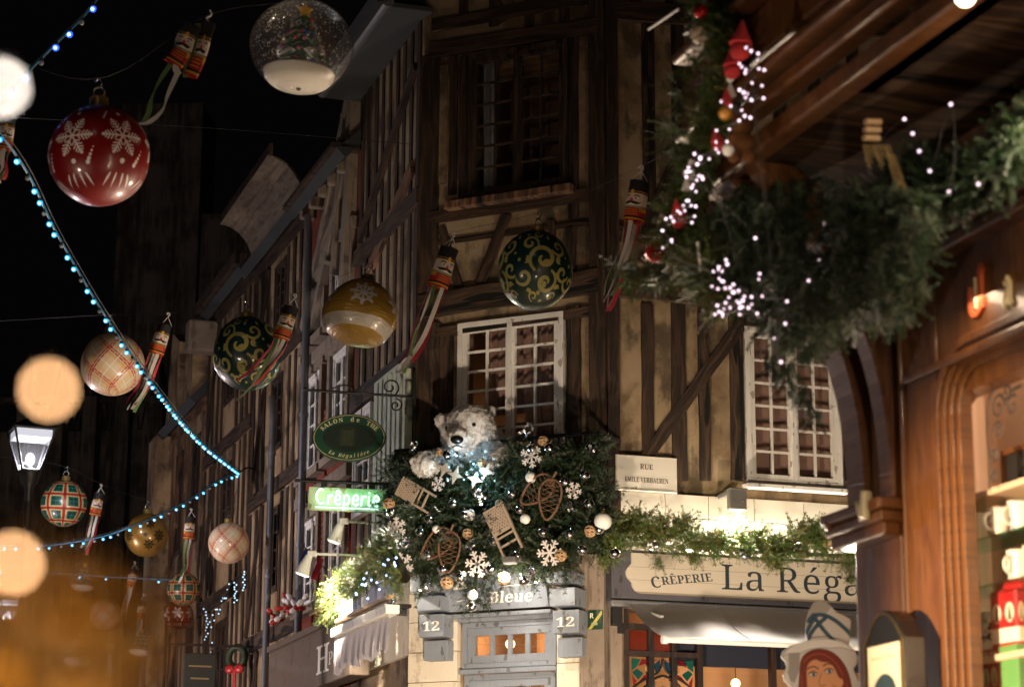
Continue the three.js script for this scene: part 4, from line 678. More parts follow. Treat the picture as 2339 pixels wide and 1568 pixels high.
function scrollTex(bg, fg) {
  return canvasTex(BW, BH, (c) => {
    c.fillStyle = bg; c.fillRect(0, 0, BW, BH); c.strokeStyle = fg; c.fillStyle = fg; c.lineCap = 'round';
    const curl = (x, y, r, a0, turns, w0, s) => { const N = 40; for (let i = 0; i < N; i++) { const t = i / N, t2 = (i + 1) / N, f = (t) => { const a = a0 + s * turns * 2 * PI * t, q = r * (1 - 0.82 * t); return [x + Math.cos(a) * q, y + Math.sin(a) * q * 0.95]; }; const [ax, ay] = f(t), [bx, by] = f(t2); c.lineWidth = w0 * (0.35 + 0.9 * Math.sin(PI * (0.15 + 0.8 * t))); c.beginPath(); c.moveTo(ax, ay); c.lineTo(bx, by); c.stroke(); } };
    const leaf = (x, y, r, a) => { c.save(); c.translate(x, y); c.rotate(a); c.beginPath(); c.moveTo(0, 0); c.bezierCurveTo(r * 0.2, -r * 0.6, r * 0.9, -r * 0.5, r * 1.1, 0); c.bezierCurveTo(r * 0.8, -r * 0.15, r * 0.6, 0.1 * r, r * 0.75, r * 0.35); c.bezierCurveTo(r * 0.5, r * 0.1, r * 0.35, r * 0.4, r * 0.4, r * 0.6); c.bezierCurveTo(r * 0.1, r * 0.4, -0.05 * r, r * 0.2, 0, 0); c.fill(); c.restore(); };
    for (let k = 0; k < 4; k++) { const x = k * BW / 4, m = k % 2;
      curl(x + 128, EQ - 20, 66, 2.2, 1.25, 17, 1); curl(x + 150, EQ + 78, 56, -1.2, 1.2, 16, 1); curl(x + 60, EQ - 88, 44, 0.3, 1.2, 13, -1); curl(x + 205, EQ - 78, 42, 2.6, 1.15, 12, -1); curl(x + 232, EQ + 30, 40, 0.2, 1.1, 12, 1); curl(x + 40, EQ + 60, 46, 3.4, 1.1, 13, -1); curl(x + 100, EQ - 150, 30, 0, 1.1, 9, 1); curl(x + 90, EQ + 150, 32, 2, 1.1, 10, 1); curl(x + 210, EQ + 140, 28, 0, 1.1, 9, -1);
      for (const [lx, ly, r, a] of [[128, EQ - 10, 34, 0.4], [150, EQ + 76, 34, 2.1], [188, EQ - 10, 36, -0.8], [70, EQ - 20, 32, 2.4], [206, EQ + 84, 32, 0.4], [60, EQ + 108, 30, 1.2], [232, EQ - 116, 26, -1.2], [40, EQ - 130, 24, -2], [150, EQ - 120, 24, -0.5], [140, EQ + 164, 24, 0.6]]) leaf(x + lx, ly, r, a);
      for (const [lx, ly, r] of [[196, EQ + 44, 12], [120, EQ + 128, 11], [170, EQ - 152, 8], [20, EQ - 10, 8], [250, EQ - 40, 6]]) { c.beginPath(); c.arc(x + lx, ly, r, 0, 7); c.fill(); }
    }
  });
}
const greenTex = scrollTex('#0e3230', '#b0a860');
const plaidTex = (bg, lines) => canvasTex(BW, BH, (c) => { c.fillStyle = bg; c.fillRect(0, 0, BW, BH); lines(c); });
const creamTex = plaidTex('#d2bfa6', (c) => {
  const diag = (off, w, col, dash, s) => { c.strokeStyle = col; c.lineWidth = w; c.setLineDash(dash); for (let k = -4; k < 12; k++) { c.beginPath(); c.moveTo(k * 204.8 + off, -20); c.lineTo(k * 204.8 + off + s * 552, BH + 20); c.stroke(); } c.setLineDash([]); };
  for (const s of [1, -1]) { for (const o of [-38, -28]) diag(o, 5, '#cf9a4e', [10, 3], s); for (const o of [-9, 9]) diag(o, 7, '#a81f2c', [26, 5], s); diag(100, 4, '#ece2d4', [], s); for (const o of [40, 52]) diag(o, 4, '#d3a45c', [8, 4], s); }
});
const tartanTex = plaidTex('#b9b27e', (c) => {
  for (let k = 0; k < 8; k++) for (let j = 0; j < 5; j++) { const x = k * 128 + 30, y = j * 102 + 8; c.fillStyle = '#0f5340'; c.fillRect(x, y, 78, 66); c.fillStyle = '#0c3c46'; c.fillRect(x + 12, y + 12, 54, 42); c.fillStyle = '#2b7a5f'; c.fillRect(x + 36, y, 5, 66); c.fillRect(x, y + 30, 78, 5); }
  c.fillStyle = '#a8281c'; for (let k = 0; k < 8; k++) c.fillRect(k * 128 - 8, 0, 22, BH); for (let j = 0; j < 5; j++) c.fillRect(0, j * 102 + 84, BW, 17);
  c.fillStyle = '#7d1a14'; for (let k = 0; k < 8; k++) for (let j = 0; j < 5; j++) c.fillRect(k * 128 - 8, j * 102 + 84, 22, 17);
});
const bandTex = plaidTex('#ad8838', (c) => { c.fillStyle = '#d8cfc2'; c.fillRect(0, BH * 0.60, BW, BH * 0.115); c.fillRect(0, BH * 0.10, BW, BH * 0.05); for (let k = 0; k < 5; k++) flake(c, (k + 0.2) / 5 * BW, BH * 0.40, 62, '#ded8d2', 11, 8, 1); });
const gold2Tex = plaidTex('#8c6a2c', (c) => { for (let k = 0; k < 4; k++) { flake(c, (k + 0.15) / 4 * BW, EQ - 80, 38, '#2f2410', 7, 8, 1); flake(c, (k + 0.42) / 4 * BW, EQ + 10, 46, '#2f2410', 7, 8, 1); flake(c, (k + 0.12) / 4 * BW, EQ + 80, 44, '#2f2410', 7, 8, 1); flake(c, (k + 0.0) / 4 * BW, EQ + 6, 18, '#2f2410', 4, 8, 1); } });
const vinyl = (map, o = {}) => MP({ map, roughness: 0.4, clearcoat: 0.7, clearcoatRoughness: 0.12, ...o });
const ballMats = { red: vinyl(redTex), green: vinyl(greenTex), cream: vinyl(creamTex, { clearcoat: 0.3 }), tartan: vinyl(tartanTex, { clearcoat: 0.4 }), gold: vinyl(gold2Tex, { metalness: 0.35, roughness: 0.35 }), band: vinyl(bandTex, { metalness: 0.2, roughness: 0.38, bumpMap: foilBump, bumpScale: 0.006 }) };
const capG = new THREE.LatheGeometry([[0.001, 0.07], [0.045, 0.07], [0.056, 0.06], [0.060, 0.0], [0.075, -0.01], [0.075, -0.03], [0.06, -0.03]].map(([x, y]) => V2(x, y)), 24);
const ringG = new THREE.TorusGeometry(0.035, 0.007, 8, 20).translate(0, 0.10, 0);
const capM = M({ color: lin(0.42, 0.30, 0.10), roughness: 0.35, metalness: 0.7 });
const hookTips = [];
function ornament(kind, name, label, X, Y, rpx, depth, turn = 0, tiltX = 0, tiltZ = 0) {
  const s = rpx / FOCAL * depth / BALL_R, c = at(X, Y, depth), g = thing(name, label, 'ornament', c, 'giant ornaments hung over the street');
  g.scale.setScalar(s); g.rotation.set(tiltX, turn, tiltZ, 'ZXY');
  part(g, 'ball', balls[kind] ??= ballGeo(kind === 'band' ? 0.03 : 0.012, kind === 'green' ? 1.06 : 1), ballMats[kind]);
  part(g, 'cap', capG, capM, 0, 0.295, 0); part(g, 'hanging_ring', ringG, mat.silver, 0, 0.295, 0);
  const hook = part(g, 'hook', tube([V(0, 0.42, 0), V(0.02, 0.45, 0), V(0, 0.48, 0), V(-0.02, 0.46, 0)], 0.005, 10, 5), mat.silver);
  g.updateMatrixWorld(true); const tip = g.localToWorld(V(0, 0.48, 0)); hookTips.push(tip); return tip;
}
const balls = {};
{ // the foil ball is a faceted barrel: flatter base
  const g = ballGeo(0.025), p = g.attributes.position; for (let i = 0; i < p.count; i++) { const y = p.getY(i); if (y < -0.18) p.setY(i, -0.18 + (y + 0.18) * 0.55); const k = 1 + 0.05 * Math.max(0, 1 - Math.abs(y + 0.03) / 0.15); p.setX(i, p.getX(i) * k); p.setZ(i, p.getZ(i) * k); } g.computeVertexNormals(); balls.band = g;
}
const tips = {};
tips.red = ornament('red', 'ball_ornament', 'largest red ball with white snowflakes at the upper left', 226, 356, 121, 12.66, -0.15, 0.05, 0.05);
tips.greenC = ornament('green', 'ball_ornament', 'dark green ball with gold scrolls in front of the timber window', 1222, 618, 89, 16.5, 1.0, 0.04, -0.06);
tips.band = ornament('band', 'ball_ornament', 'gold foil ball with white flakes and a broad white band', 822, 720, 86, 18, 0.15, -0.16, -0.16);
tips.greenL = ornament('green', 'ball_ornament', 'green and gold scroll ball partly behind a nutcracker windsock', 565, 808, 82, 18.8, 2.2, 0.05, 0.06);
tips.cream = ornament('cream', 'ball_ornament', 'cream ball with red checks touching the blue light string', 256, 832, 74, 20.9, 0.4, 0.1, 0.08);
tips.tartan = ornament('tartan', 'ball_ornament', 'green tartan ball right of the street lantern', 145, 1150, 53, 29, 0.2, 0.1, -0.04);
tips.gold = ornament('gold', 'ball_ornament', 'plain gold ball with dark brown snowflakes', 334, 1222, 50, 29.5, 0.1, 0.08, 0);
tips.cream2 = ornament('cream', 'ball_ornament', 'small cream and red checked ball before the far timber row', 522, 1240, 47, 28.5, 1.3, 0.1, 0.05);
tips.tartan2 = ornament('tartan', 'ball_ornament', 'small tartan ball directly above the small red ball', 418, 1345, 38, 33, 0.9, 0.1, 0);
tips.red2 = ornament('red', 'ball_ornament', 'small red snowflake ball under the small tartan ball', 407, 1404, 33, 33.8, 0.3, 0.1, 0);
tips.pale = ornament('cream', 'ball_ornament', 'faint pale ball in the golden haze at the lower left', 240, 1402, 36, 34, 0.3, 0.1, 0);

// snow globes: clear ball, snow floor, tree
const clear = MP({ color: 0xffffff, transmission: 0.975, thickness: 0, roughness: 0.08, ior: 1.5, bumpMap: foilBump, bumpScale: 0.006 });
const globeShell = (() => { const g = new THREE.SphereGeometry(0.3, 48, 36), p = g.attributes.position; for (let i = 0; i < p.count; i++) { const y = p.getY(i); const e = 1 + 0.06 * Math.sqrt(Math.max(0, 1 - Math.abs(y) / 0.3)); p.setX(i, p.getX(i) * e); p.setZ(i, p.getZ(i) * e); p.setY(i, y * 0.97); } g.computeVertexNormals(); return g; })();
const snowG = (() => { const pts = []; for (let i = 0; i <= 12; i++) { const t = i / 12; pts.push(V2(Math.max(0.001, 0.215 * Math.sin(t * PI / 2)), -0.285 + 0.105 * (1 - Math.cos(t * PI / 2)))); } pts.push(V2(0.22, -0.17), V2(0.15, -0.155), V2(0.001, -0.145)); return new THREE.LatheGeometry(pts, 40); })();
function snowGlobe(label, X, Y, rpx, depth, full) {
  const s = rpx / FOCAL * depth / 0.305, g = thing('snow_globe', label, 'snow globe', at(X, Y, depth), 'giant ornaments hung over the street'); g.scale.setScalar(s); g.rotation.z = -0.06; g.rotation.y = 0.3;
  part(g, 'shell', globeShell, clear); part(g, 'snow_floor', snowG, M({ color: lin(0.74, 0.70, 0.62), roughness: 0.7 }));
  const green = M({ color: lin(0.025, 0.17, 0.06), roughness: 0.6 }), snow = M({ color: lin(0.7, 0.66, 0.72), roughness: 0.7 });
  const scal = (r, n, a) => { const q = new THREE.ConeGeometry(r, a, 40, 4, true), p = q.attributes.position; for (let i = 0; i < p.count; i++) { const k = (a / 2 - p.getY(i)) / a, l = Math.atan2(p.getZ(i), p.getX(i)); p.setY(i, p.getY(i) + 0.018 * k * Math.sin(l * n)); } q.computeVertexNormals(); return q; };
  [[0.165, -0.085, 0.16], [0.14, 0.01, 0.15], [0.11, 0.095, 0.14], [0.075, 0.17, 0.12]].forEach(([r, y, h], i) => { const tier = part(g, 'tree_tier', scal(r, 5 + i, h), green, 0, y, 0, 0, i); part(tier, 'snow', scal(r * 1.06, 4 + i, h * 0.5).translate(0, -h * 0.12, 0), snow, 0, 0, 0, 0, 1.3); });
  const star = []; for (let i = 0; i < 10; i++) { const r = i % 2 ? 0.018 : 0.043, a = i / 10 * 2 * PI + PI / 2; star.push([Math.cos(a) * r, Math.sin(a) * r]); }
  part(g, 'star', extr(star, 0.015, 0.006), M({ color: lin(0.75, 0.42, 0.06), roughness: 0.4 }), 0, 0.232, 0);
  if (full) {
    const cols = [lin(0.6, 0.03, 0.03), lin(0.7, 0.4, 0.05), lin(0.08, 0.2, 0.5), lin(0.5, 0.1, 0.3), lin(0.7, 0.6, 0.5)], bg = new THREE.SphereGeometry(0.013, 10, 8), ms = cols.map((c) => M({ color: c, roughness: 0.3 }));
    for (let i = 0; i < 22; i++) { const t = rr(0.1, 0.95), a = rr(-0.6, 3.6), r = 0.145 * (1 - t) + 0.035; part(g, 'tree_bauble', bg, ms[i % 5], Math.cos(a) * r, -0.13 + t * 0.33, Math.sin(a) * r); }
    part(g, 'parcel', rbox(0.05, 0.03, 0.04, 0.004), ms[3], -0.04, -0.135, 0.10); part(g, 'parcel', rbox(0.06, 0.035, 0.04, 0.004), ms[2], 0.05, -0.135, 0.11, 0, 0.4);
    part(g, 'valve', new THREE.SphereGeometry(0.016, 10, 6), M({ color: lin(0.12, 0.1, 0.08) }), 0.0, -0.282, 0.03);
    const fl = new THREE.InstancedMesh(new THREE.CircleGeometry(0.0036, 5), M({ color: lin(0.8, 0.78, 0.74), roughness: 0.4, side: THREE.DoubleSide }), 900); fl.name = 'painted_glint'; fl.userData.kind = 'stuff';  // white dots stand in for glints and reflections on the shell
    const m = new THREE.Matrix4(), q = new THREE.Quaternion(); for (let i = 0; i < 900; i++) { const d = V(rr(-1, 1), rr(-0.75, 1), rr(-1, 1)).normalize(), sc = rr(0.4, 1.4); q.setFromUnitVectors(V(0, 0, 1), d); m.compose(V(d.x * 0.308, d.y * 0.286, d.z * 0.308).multiplyScalar(0.985), q, V(sc, sc, sc)); fl.setMatrixAt(i, m); } g.add(fl);
  } else part(g, 'snow_cap', scal(0.06, 5, 0.05), snow, 0, 0.13, 0);
  part(g, 'hanging_ring', ringG, mat.silver, 0, 0.12, 0);
  g.updateMatrixWorld(true); return g.localToWorld(V(0, 0.31, 0));
}
tips.globe = snowGlobe('large clear snow globe with a decorated tree at the top', 688, 106, 122, 12.7, true);
tips.globe2 = snowGlobe('small snow globe with orange rim below an orange windsock', 320, 1466, 34, 33, false);
tips.globe3 = snowGlobe('faint snow globe low in the golden haze', 178, 1482, 42, 30, false);
tips.globe4 = snowGlobe('faint snow globe high in the golden haze, under the light string', 190, 1318, 36, 33, false);

// ---------------------------------------------------------------- nutcracker windsocks
const sockTex = canvasTex(1024, 640, (c, W, H) => {
  c.fillStyle = '#100d10'; c.fillRect(0, 0, W, H);
  c.fillStyle = '#120f14'; c.fillRect(0, 0, W, 190); c.fillStyle = '#c2962e'; c.fillRect(0, 176, W, 8); c.fillRect(0, 205, W, 8);
  c.fillStyle = '#d9c9bb'; c.fillRect(0, 214, W, 190); c.fillStyle = '#a81e19'; c.fillRect(0, 440, W, 150);
  for (let k = 0; k < 2; k++) { const x = 256 + k * 512;
    c.fillStyle = '#d8a02c'; c.beginPath(); c.arc(x, 178, 26, 0, 7); c.fill(); c.beginPath(); c.moveTo(x - 40, 212); c.lineTo(x, 170); c.lineTo(x + 40, 212); c.fill();
    c.fillStyle = '#cbb8a8'; c.fillRect(x - 170, 214, 340, 120); c.strokeStyle = '#1a1414'; c.lineWidth = 18; c.beginPath(); c.moveTo(x - 130, 262); c.quadraticCurveTo(x - 80, 226, x - 40, 258); c.moveTo(x + 130, 262); c.quadraticCurveTo(x + 80, 226, x + 40, 258); c.stroke();
    c.fillStyle = '#f3ede6'; c.beginPath(); c.ellipse(x - 78, 288, 34, 20, 0, 0, 7); c.ellipse(x + 78, 288, 34, 20, 0, 0, 7); c.fill(); c.fillStyle = '#15181c'; c.beginPath(); c.arc(x - 72, 288, 16, 0, 7); c.arc(x + 72, 288, 16, 0, 7); c.fill();
    c.fillStyle = '#c93a22'; c.beginPath(); c.ellipse(x, 318, 26, 32, 0, 0, 7); c.fill(); c.fillStyle = '#17120f'; c.beginPath(); c.moveTo(x, 338); c.bezierCurveTo(x - 70, 320, x - 130, 372, x - 180, 330); c.bezierCurveTo(x - 150, 396, x - 60, 396, x, 362); c.bezierCurveTo(x + 60, 396, x + 150, 396, x + 180, 330); c.bezierCurveTo(x + 130, 372, x + 70, 320, x, 338); c.fill();
    c.fillStyle = '#ece6de'; c.fillRect(x - 60, 384, 120, 40); c.fillStyle = '#8b8f6c'; c.fillRect(x - 190, 404, 380, 34); c.fillStyle = '#d69a2a'; for (const s of [-1, 1]) { c.beginPath(); c.ellipse(x + s * 210, 446, 56, 30, 0, 0, 7); c.fill(); for (let j = 0; j < 5; j++) c.fillRect(x + s * 210 - 50 + j * 23, 456, 12, 40); } for (let j = 0; j < 3; j++) c.fillRect(x - 130, 462 + j * 36, 260, 9);
  }
  c.fillStyle = '#15110f'; c.fillRect(0, 566, W, 26); c.fillStyle = '#d29a28'; c.fillRect(0, 592, W, 22); c.fillStyle = '#b22018'; c.fillRect(0, 614, W, 30);
});
const sockM = M({ map: sockTex, roughness: 0.75, side: THREE.DoubleSide });
const ribbonM = [lin(0.50, 0.03, 0.05), lin(0.62, 0.60, 0.56), lin(0.14, 0.22, 0.08), lin(0.45, 0.05, 0.09), lin(0.62, 0.60, 0.56), lin(0.12, 0.2, 0.07)].map((c) => MP({ color: c, roughness: 0.7, side: THREE.DoubleSide, transmission: 0.15, thickness: 0 }));
const sockG = (() => { const g = new THREE.CylinderGeometry(0.07, 0.074, 0.30, 28, 6, true), p = g.attributes.position; for (let i = 0; i < p.count; i++) { const a = Math.atan2(p.getZ(i), p.getX(i)); const k = 1 + 0.05 * Math.sin(a * 2 + p.getY(i) * 8) + 0.03 * Math.sin(a * 5); p.setX(i, p.getX(i) * k); p.setZ(i, p.getZ(i) * k); } g.computeVertexNormals(); return g.rotateY(-PI / 2); })();
function ribbon(x, z, L, w, drift, ph, a) {
  const n = 16, pos = [], idx = [], uv = [];
  for (let i = 0; i <= n; i++) { const t = i / n, tw = a + t * 2.6 * Math.sin(ph * 1.7), cx = x * (1 - 0.35 * t) + drift * t * t + 0.02 * Math.sin(t * 7 + ph) * t, cz = z * (1 - 0.3 * t) + 0.03 * Math.sin(t * 5 + ph * 2) * t, y = -L * t; const dx = Math.cos(tw) * w / 2, dz = Math.sin(tw) * w / 2; pos.push(cx - dx, y, cz - dz, cx + dx, y, cz + dz); uv.push(0, t, 1, t); if (i < n) { const k = i * 2; idx.push(k, k + 2, k + 1, k + 1, k + 2, k + 3); } }
  const g = new THREE.BufferGeometry(); g.setAttribute('position', new THREE.Float32BufferAttribute(pos, 3)); g.setAttribute('uv', new THREE.Float32BufferAttribute(uv, 2)); g.setIndex(idx); g.computeVertexNormals(); return g;
}
function windsock(label, X, Y, lenpx, depth, lean, turn, drift = -0.05, tailL = 0.55) { // X, Y: middle of the printed tube
  const s = lenpx / FOCAL * depth / 0.30, g = thing('nutcracker_windsock', label, 'windsock', at(X, Y, depth), 'nutcracker windsocks hung over the street'); g.scale.setScalar(s); g.rotation.order = 'ZYX'; g.rotation.set(0.08, turn, lean);
  part(g, 'printed_tube', sockG, sockM);
  part(g, 'hoop', new THREE.TorusGeometry(0.07, 0.004, 5, 24).rotateX(PI / 2).translate(0, 0.15, 0), mat.wire);
  part(g, 'bridle', merge([0, 2.1, 4.2].map((a) => rod(V(Math.cos(a) * 0.07, 0.15, Math.sin(a) * 0.07), V(0, 0.235, 0), 0.0035, 5))), mat.whiteMatt);
  part(g, 'knot', tube([V(0, 0.235, 0), V(0.012, 0.255, 0), V(0.0, 0.275, 0), V(-0.02, 0.262, 0.006), V(0, 0.25, 0.01)], 0.005, 14, 5), mat.whiteMatt);
  for (let k = 0; k < 6; k++) { const a = k / 6 * 2 * PI + 0.3; part(g, 'ribbon', ribbon(Math.cos(a) * 0.062, Math.sin(a) * 0.062, tailL * rr(0.75, 1.1), 0.034, drift + rr(-0.05, 0.03), rr(0, 6), a + PI / 2), ribbonM[k], 0, -0.148, 0); }
  g.updateMatrixWorld(true); return g.localToWorld(V(0, 0.275, 0));
}
tips.s1 = windsock('nutcracker windsock right of the cream checked ball', 366, 775, 72, 20, -0.26, 0.25, -0.04, 0.62);
tips.s2 = windsock('nutcracker windsock with ribbons over the green ball at left', 653, 738, 80, 18.5, -0.26, 0.35, -0.22, 0.6);
tips.s3 = windsock('nutcracker windsock left of the white casement of the corner house', 1012, 612, 98, 17.2, -0.24, 0.5, -0.05, 0.62);
tips.s4 = windsock('nutcracker windsock beside the lit hanging fir garland', 1453, 462, 100, 15.3, -0.2, -0.55, -0.1, 0.62);
tips.s5 = windsock('small nutcracker windsock right of the green tartan ball', 221, 1152, 52, 29, -0.14, 0.4, -0.05, 0.5);
tips.s6 = windsock('small nutcracker windsock above the small tartan ball', 432, 1206, 50, 29, -0.04, 0.3, -0.02, 0.55);
tips.s7 = windsock('faint orange windsock under the gold snowflake ball', 301, 1320, 42, 33, -0.12, 0.2, -0.04, 0.5);
tips.s8 = windsock('faint orange windsock above the small snow globe', 322, 1392, 40, 33, -0.06, 0.4, -0.01, 0.4);
tips.s9 = windsock('faintest windsock low in the golden haze beside the far snow globe', 250, 1476, 36, 34, 0.0, 0.1, 0.04, 0.4);
tips.s10 = windsock('windsock cut by the left edge beside the blue light string', 12, 305, 80, 14, -0.1, 0.2, 0.0, 0.35);
{ // the one blown inside out and tangled, its ribbons reaching the red ball
  const d = 13, g = thing('nutcracker_windsock', 'crumpled windsock folded double with ribbons tangled down to the red ball', 'windsock', at(428, 120, d), 'nutcracker windsocks hung over the street'); const u = d / FOCAL, P = (X, Y, z = 0) => V((X - 428) * u, (120 - Y) * u, z);
  const lobe = (pts, w) => { const n = pts.length - 1, m = 14, pos = [], idx = [], uv = []; const cv = new THREE.CatmullRomCurve3(pts); const N = 14; for (let i = 0; i <= N; i++) { const t = i / N, c = cv.getPoint(t), tg = cv.getTangent(t), side = V(tg.y, -tg.x, 0).normalize(); for (let j = 0; j <= m; j++) { const a = j / m * 2 * PI, r = w * (1 + 0.1 * Math.sin(a * 3 + t * 6)); pos.push(c.x + side.x * Math.cos(a) * r, c.y + side.y * Math.cos(a) * r, c.z + Math.sin(a) * r * 0.5); uv.push(0.5 + j / m, 1 - t); } } for (let i = 0; i < N; i++) for (let j = 0; j < m; j++) { const a = i * (m + 1) + j; idx.push(a, a + 1, a + m + 1, a + 1, a + m + 2, a + m + 1); } const q = new THREE.BufferGeometry(); q.setAttribute('position', new THREE.Float32BufferAttribute(pos, 3)); q.setAttribute('uv', new THREE.Float32BufferAttribute(uv, 2)); q.setIndex(idx); q.computeVertexNormals(); return q; };
  part(g, 'printed_tube', lobe([P(440, 50), P(425, 80), P(412, 115), P(392, 150)], 24 * u), sockM); part(g, 'printed_tube', lobe([P(478, 42), P(466, 90), P(455, 130), P(436, 182)], 17 * u), sockM);
  const rib = (pts, w, k) => part(g, 'ribbon', (() => { const cv = new THREE.CatmullRomCurve3(pts), pos = [], idx = [], uv = []; for (let i = 0; i <= 24; i++) { const t = i / 24, c = cv.getPoint(t), tg = cv.getTangent(t), ww = w * (0.35 + 0.65 * Math.abs(Math.cos(t * 4))), sx = -tg.y * ww, sy = tg.x * ww; pos.push(c.x - sx, c.y - sy, c.z, c.x + sx, c.y + sy, c.z + 0.01); uv.push(0, t, 1, t); if (i < 24) { const a = i * 2; idx.push(a, a + 1, a + 2, a + 1, a + 3, a + 2); } } const q = new THREE.BufferGeometry(); q.setAttribute('position', new THREE.Float32BufferAttribute(pos, 3)); q.setAttribute('uv', new THREE.Float32BufferAttribute(uv, 2)); q.setIndex(idx); q.computeVertexNormals(); return q; })(), ribbonM[k]);
  rib([P(388, 150), P(362, 195), P(345, 240), P(340, 275), P(325, 305)], 7 * u, 2); rib([P(405, 175), P(384, 230), P(372, 270), P(340, 300), P(298, 322, 0.15)], 7 * u, 1); rib([P(420, 70), P(408, 110), P(400, 160), P(410, 178)], 8 * u, 4); rib([P(450, 45), P(445, 100), P(428, 160), P(425, 185)], 8 * u, 2);
  g.updateMatrixWorld(true); tips.s0 = g.position.clone().add(P(478, 40)); g.add((() => { const k = new THREE.Mesh(tube([P(478, 42), P(470, 30), P(482, 22), P(478, 10)], 0.006, 12, 5), mat.whiteMatt); k.name = 'knot'; return k; })());
}
// wires that carry them
function wire(label, pts, r = 0.0018) { const g = thing('hanging_wire', label, 'wire', pts[0], 'wires stretched across the street'); part(g, 'cable', tube(pts.map((p) => p.clone().sub(pts[0])), r, pts.length * 8, 5), mat.wire); part(g, 'eyelet', new THREE.TorusGeometry(0.03, 0.006, 6, 12), mat.greyMetal); }
wire('wire carrying the largest red ball, crumpled windsock and big snow globe', [at(-140, 40, 13.5), tips.red, tips.s0.clone().add(V(0, 0.05, 0)), tips.globe, at(1300, -120, 12.2)]);
wire('wire carrying the row of balls and windsocks across the picture', [at(-120, 740, 23), tips.cream, tips.s1, tips.greenL, tips.s2, tips.band, tips.s3, tips.greenC, tips.s4, at(1610, 300, 10.6)]);
wire('wire carrying the tartan, gold and small cream balls', [at(-100, 1030, 29), tips.tartan, tips.s5, tips.gold, tips.s6, tips.cream2, C.pt(xC(560, 1150), hC(560, 1150), 0)]);
wire('wire carrying the small tartan ball and the faint windsocks', [at(-100, 1250, 33), tips.globe4, tips.s7, tips.tartan2, at(470, 1270, 32)]);
wire('lowest wire, carrying the small red ball and far globes', [at(-100, 1420, 33), tips.globe3.clone(), tips.pale, tips.s9, tips.s8, tips.globe2, tips.red2, at(460, 1340, 33)]);
wire('bare wire running from the corner house to the left', [at(-100, 262, 17), at(480, 292, 20), at(968, 332, 23.2)], 0.0035);

// ---------------------------------------------------------------- blue light strings
const blueLit = [lin(0.02, 0.10, 1.0), lin(0.02, 0.46, 0.9)].map((c, i) => M({ color: 0x000000, emissive: c, emissiveIntensity: i ? 1.7 : 2.4 })), coreLit = M({ color: 0x000000, emissive: lin(0.5, 0.88, 1), emissiveIntensity: 3 });
const coolTiny = M({ color: 0x000000, emissive: lin(0.55, 0.8, 1), emissiveIntensity: 1.6 });
const clearBulb = MP({ color: lin(0.8, 0.85, 0.9), roughness: 0.1, transmission: 0.7, thickness: 0 });
const bulbG = new THREE.SphereGeometry(1, 10, 8), socketG = new THREE.CylinderGeometry(0.6, 0.75, 1.6, 8).translate(0, 1.3, 0);
function lightString(label, knots, gap, lit, size, hooked) {
  const pts = knots.map(([X, Y, d]) => at(X, Y, d)), g = thing('light_string', label, 'light string', pts[0], 'blue light strings over the street'), cv = new THREE.CatmullRomCurve3(pts.map((p) => p.clone().sub(pts[0])), false, 'centripetal');
  part(g, 'cable', new THREE.TubeGeometry(cv, knots.length * 14, 0.009, 6), M({ color: lin(0.03, 0.16, 0.30), roughness: 0.4 }));
  part(g, 'support_wire', new THREE.TubeGeometry(new THREE.CatmullRomCurve3(pts.map((p) => p.clone().sub(pts[0]).add(V(0.012, 0.03, 0)))), knots.length * 14, 0.004, 5), mat.wire);
  if (hooked) part(g, 'wall_hook', tube([V(0, 0, 0), V(0.1, 0.06, 0), V(0.24, 0.05, -0.1), V(0.3, 0.02, -0.2)].map((v) => v.add(hooked === 'end' ? pts[pts.length - 1].clone().sub(pts[0]) : V(0, 0, 0))), 0.012, 16, 6), mat.iron);
  const L = cv.getLength(), n = Math.floor(L / gap);
  for (let i = 0; i < n; i++) { const t = (i + 0.5) / n, p = cv.getPointAt(t), on3 = i % 3 !== 2; const b = part(g, on3 ? 'lit_bulb' : 'clear_bulb', bulbG, on3 ? lit : clearBulb, p.x + rr(-0.004, 0.004), p.y - 0.035, p.z); b.scale.setScalar(size * (on3 ? 1 : 0.8)); if (on3) part(b, 'core', bulbG, coreLit, 0, -0.25, 0.62).scale.setScalar(0.55); part(b, 'socket', socketG, mat.wire); }
  return g;
}
lightString('short blue light string climbing out of the top left corner', [[250, -40, 13.2], [190, 35, 13.1], [140, 85, 13], [90, 135, 13], [10, 220, 13]], 0.125, blueLit[0], 0.021);
lightString('long blue light string slanting down from the left edge to the timber row', [[-20, 280, 13], [48, 372, 13.4], [130, 535, 14.8], [242, 725, 16.6], [345, 872, 18.8], [450, 1000, 23.5], [520, 1058, 27.6], [546, 1078, 30.3]], 0.23, blueLit[1], 0.019, 'end');
lightString('blue light string sagging back from the timber row to the left edge', [[546, 1080, 30.3], [500, 1096, 29.6], [430, 1142, 28.8], [370, 1172, 28.2], [290, 1206, 27.5], [220, 1228, 28], [100, 1246, 28.5], [-30, 1246, 29]], 0.19, blueLit[1], 0.020);
lightString('faint far light string low at the left', [[-30, 1300, 32], [120, 1308, 32], [260, 1318, 32], [392, 1324, 32]], 0.34, blueLit[1], 0.020);
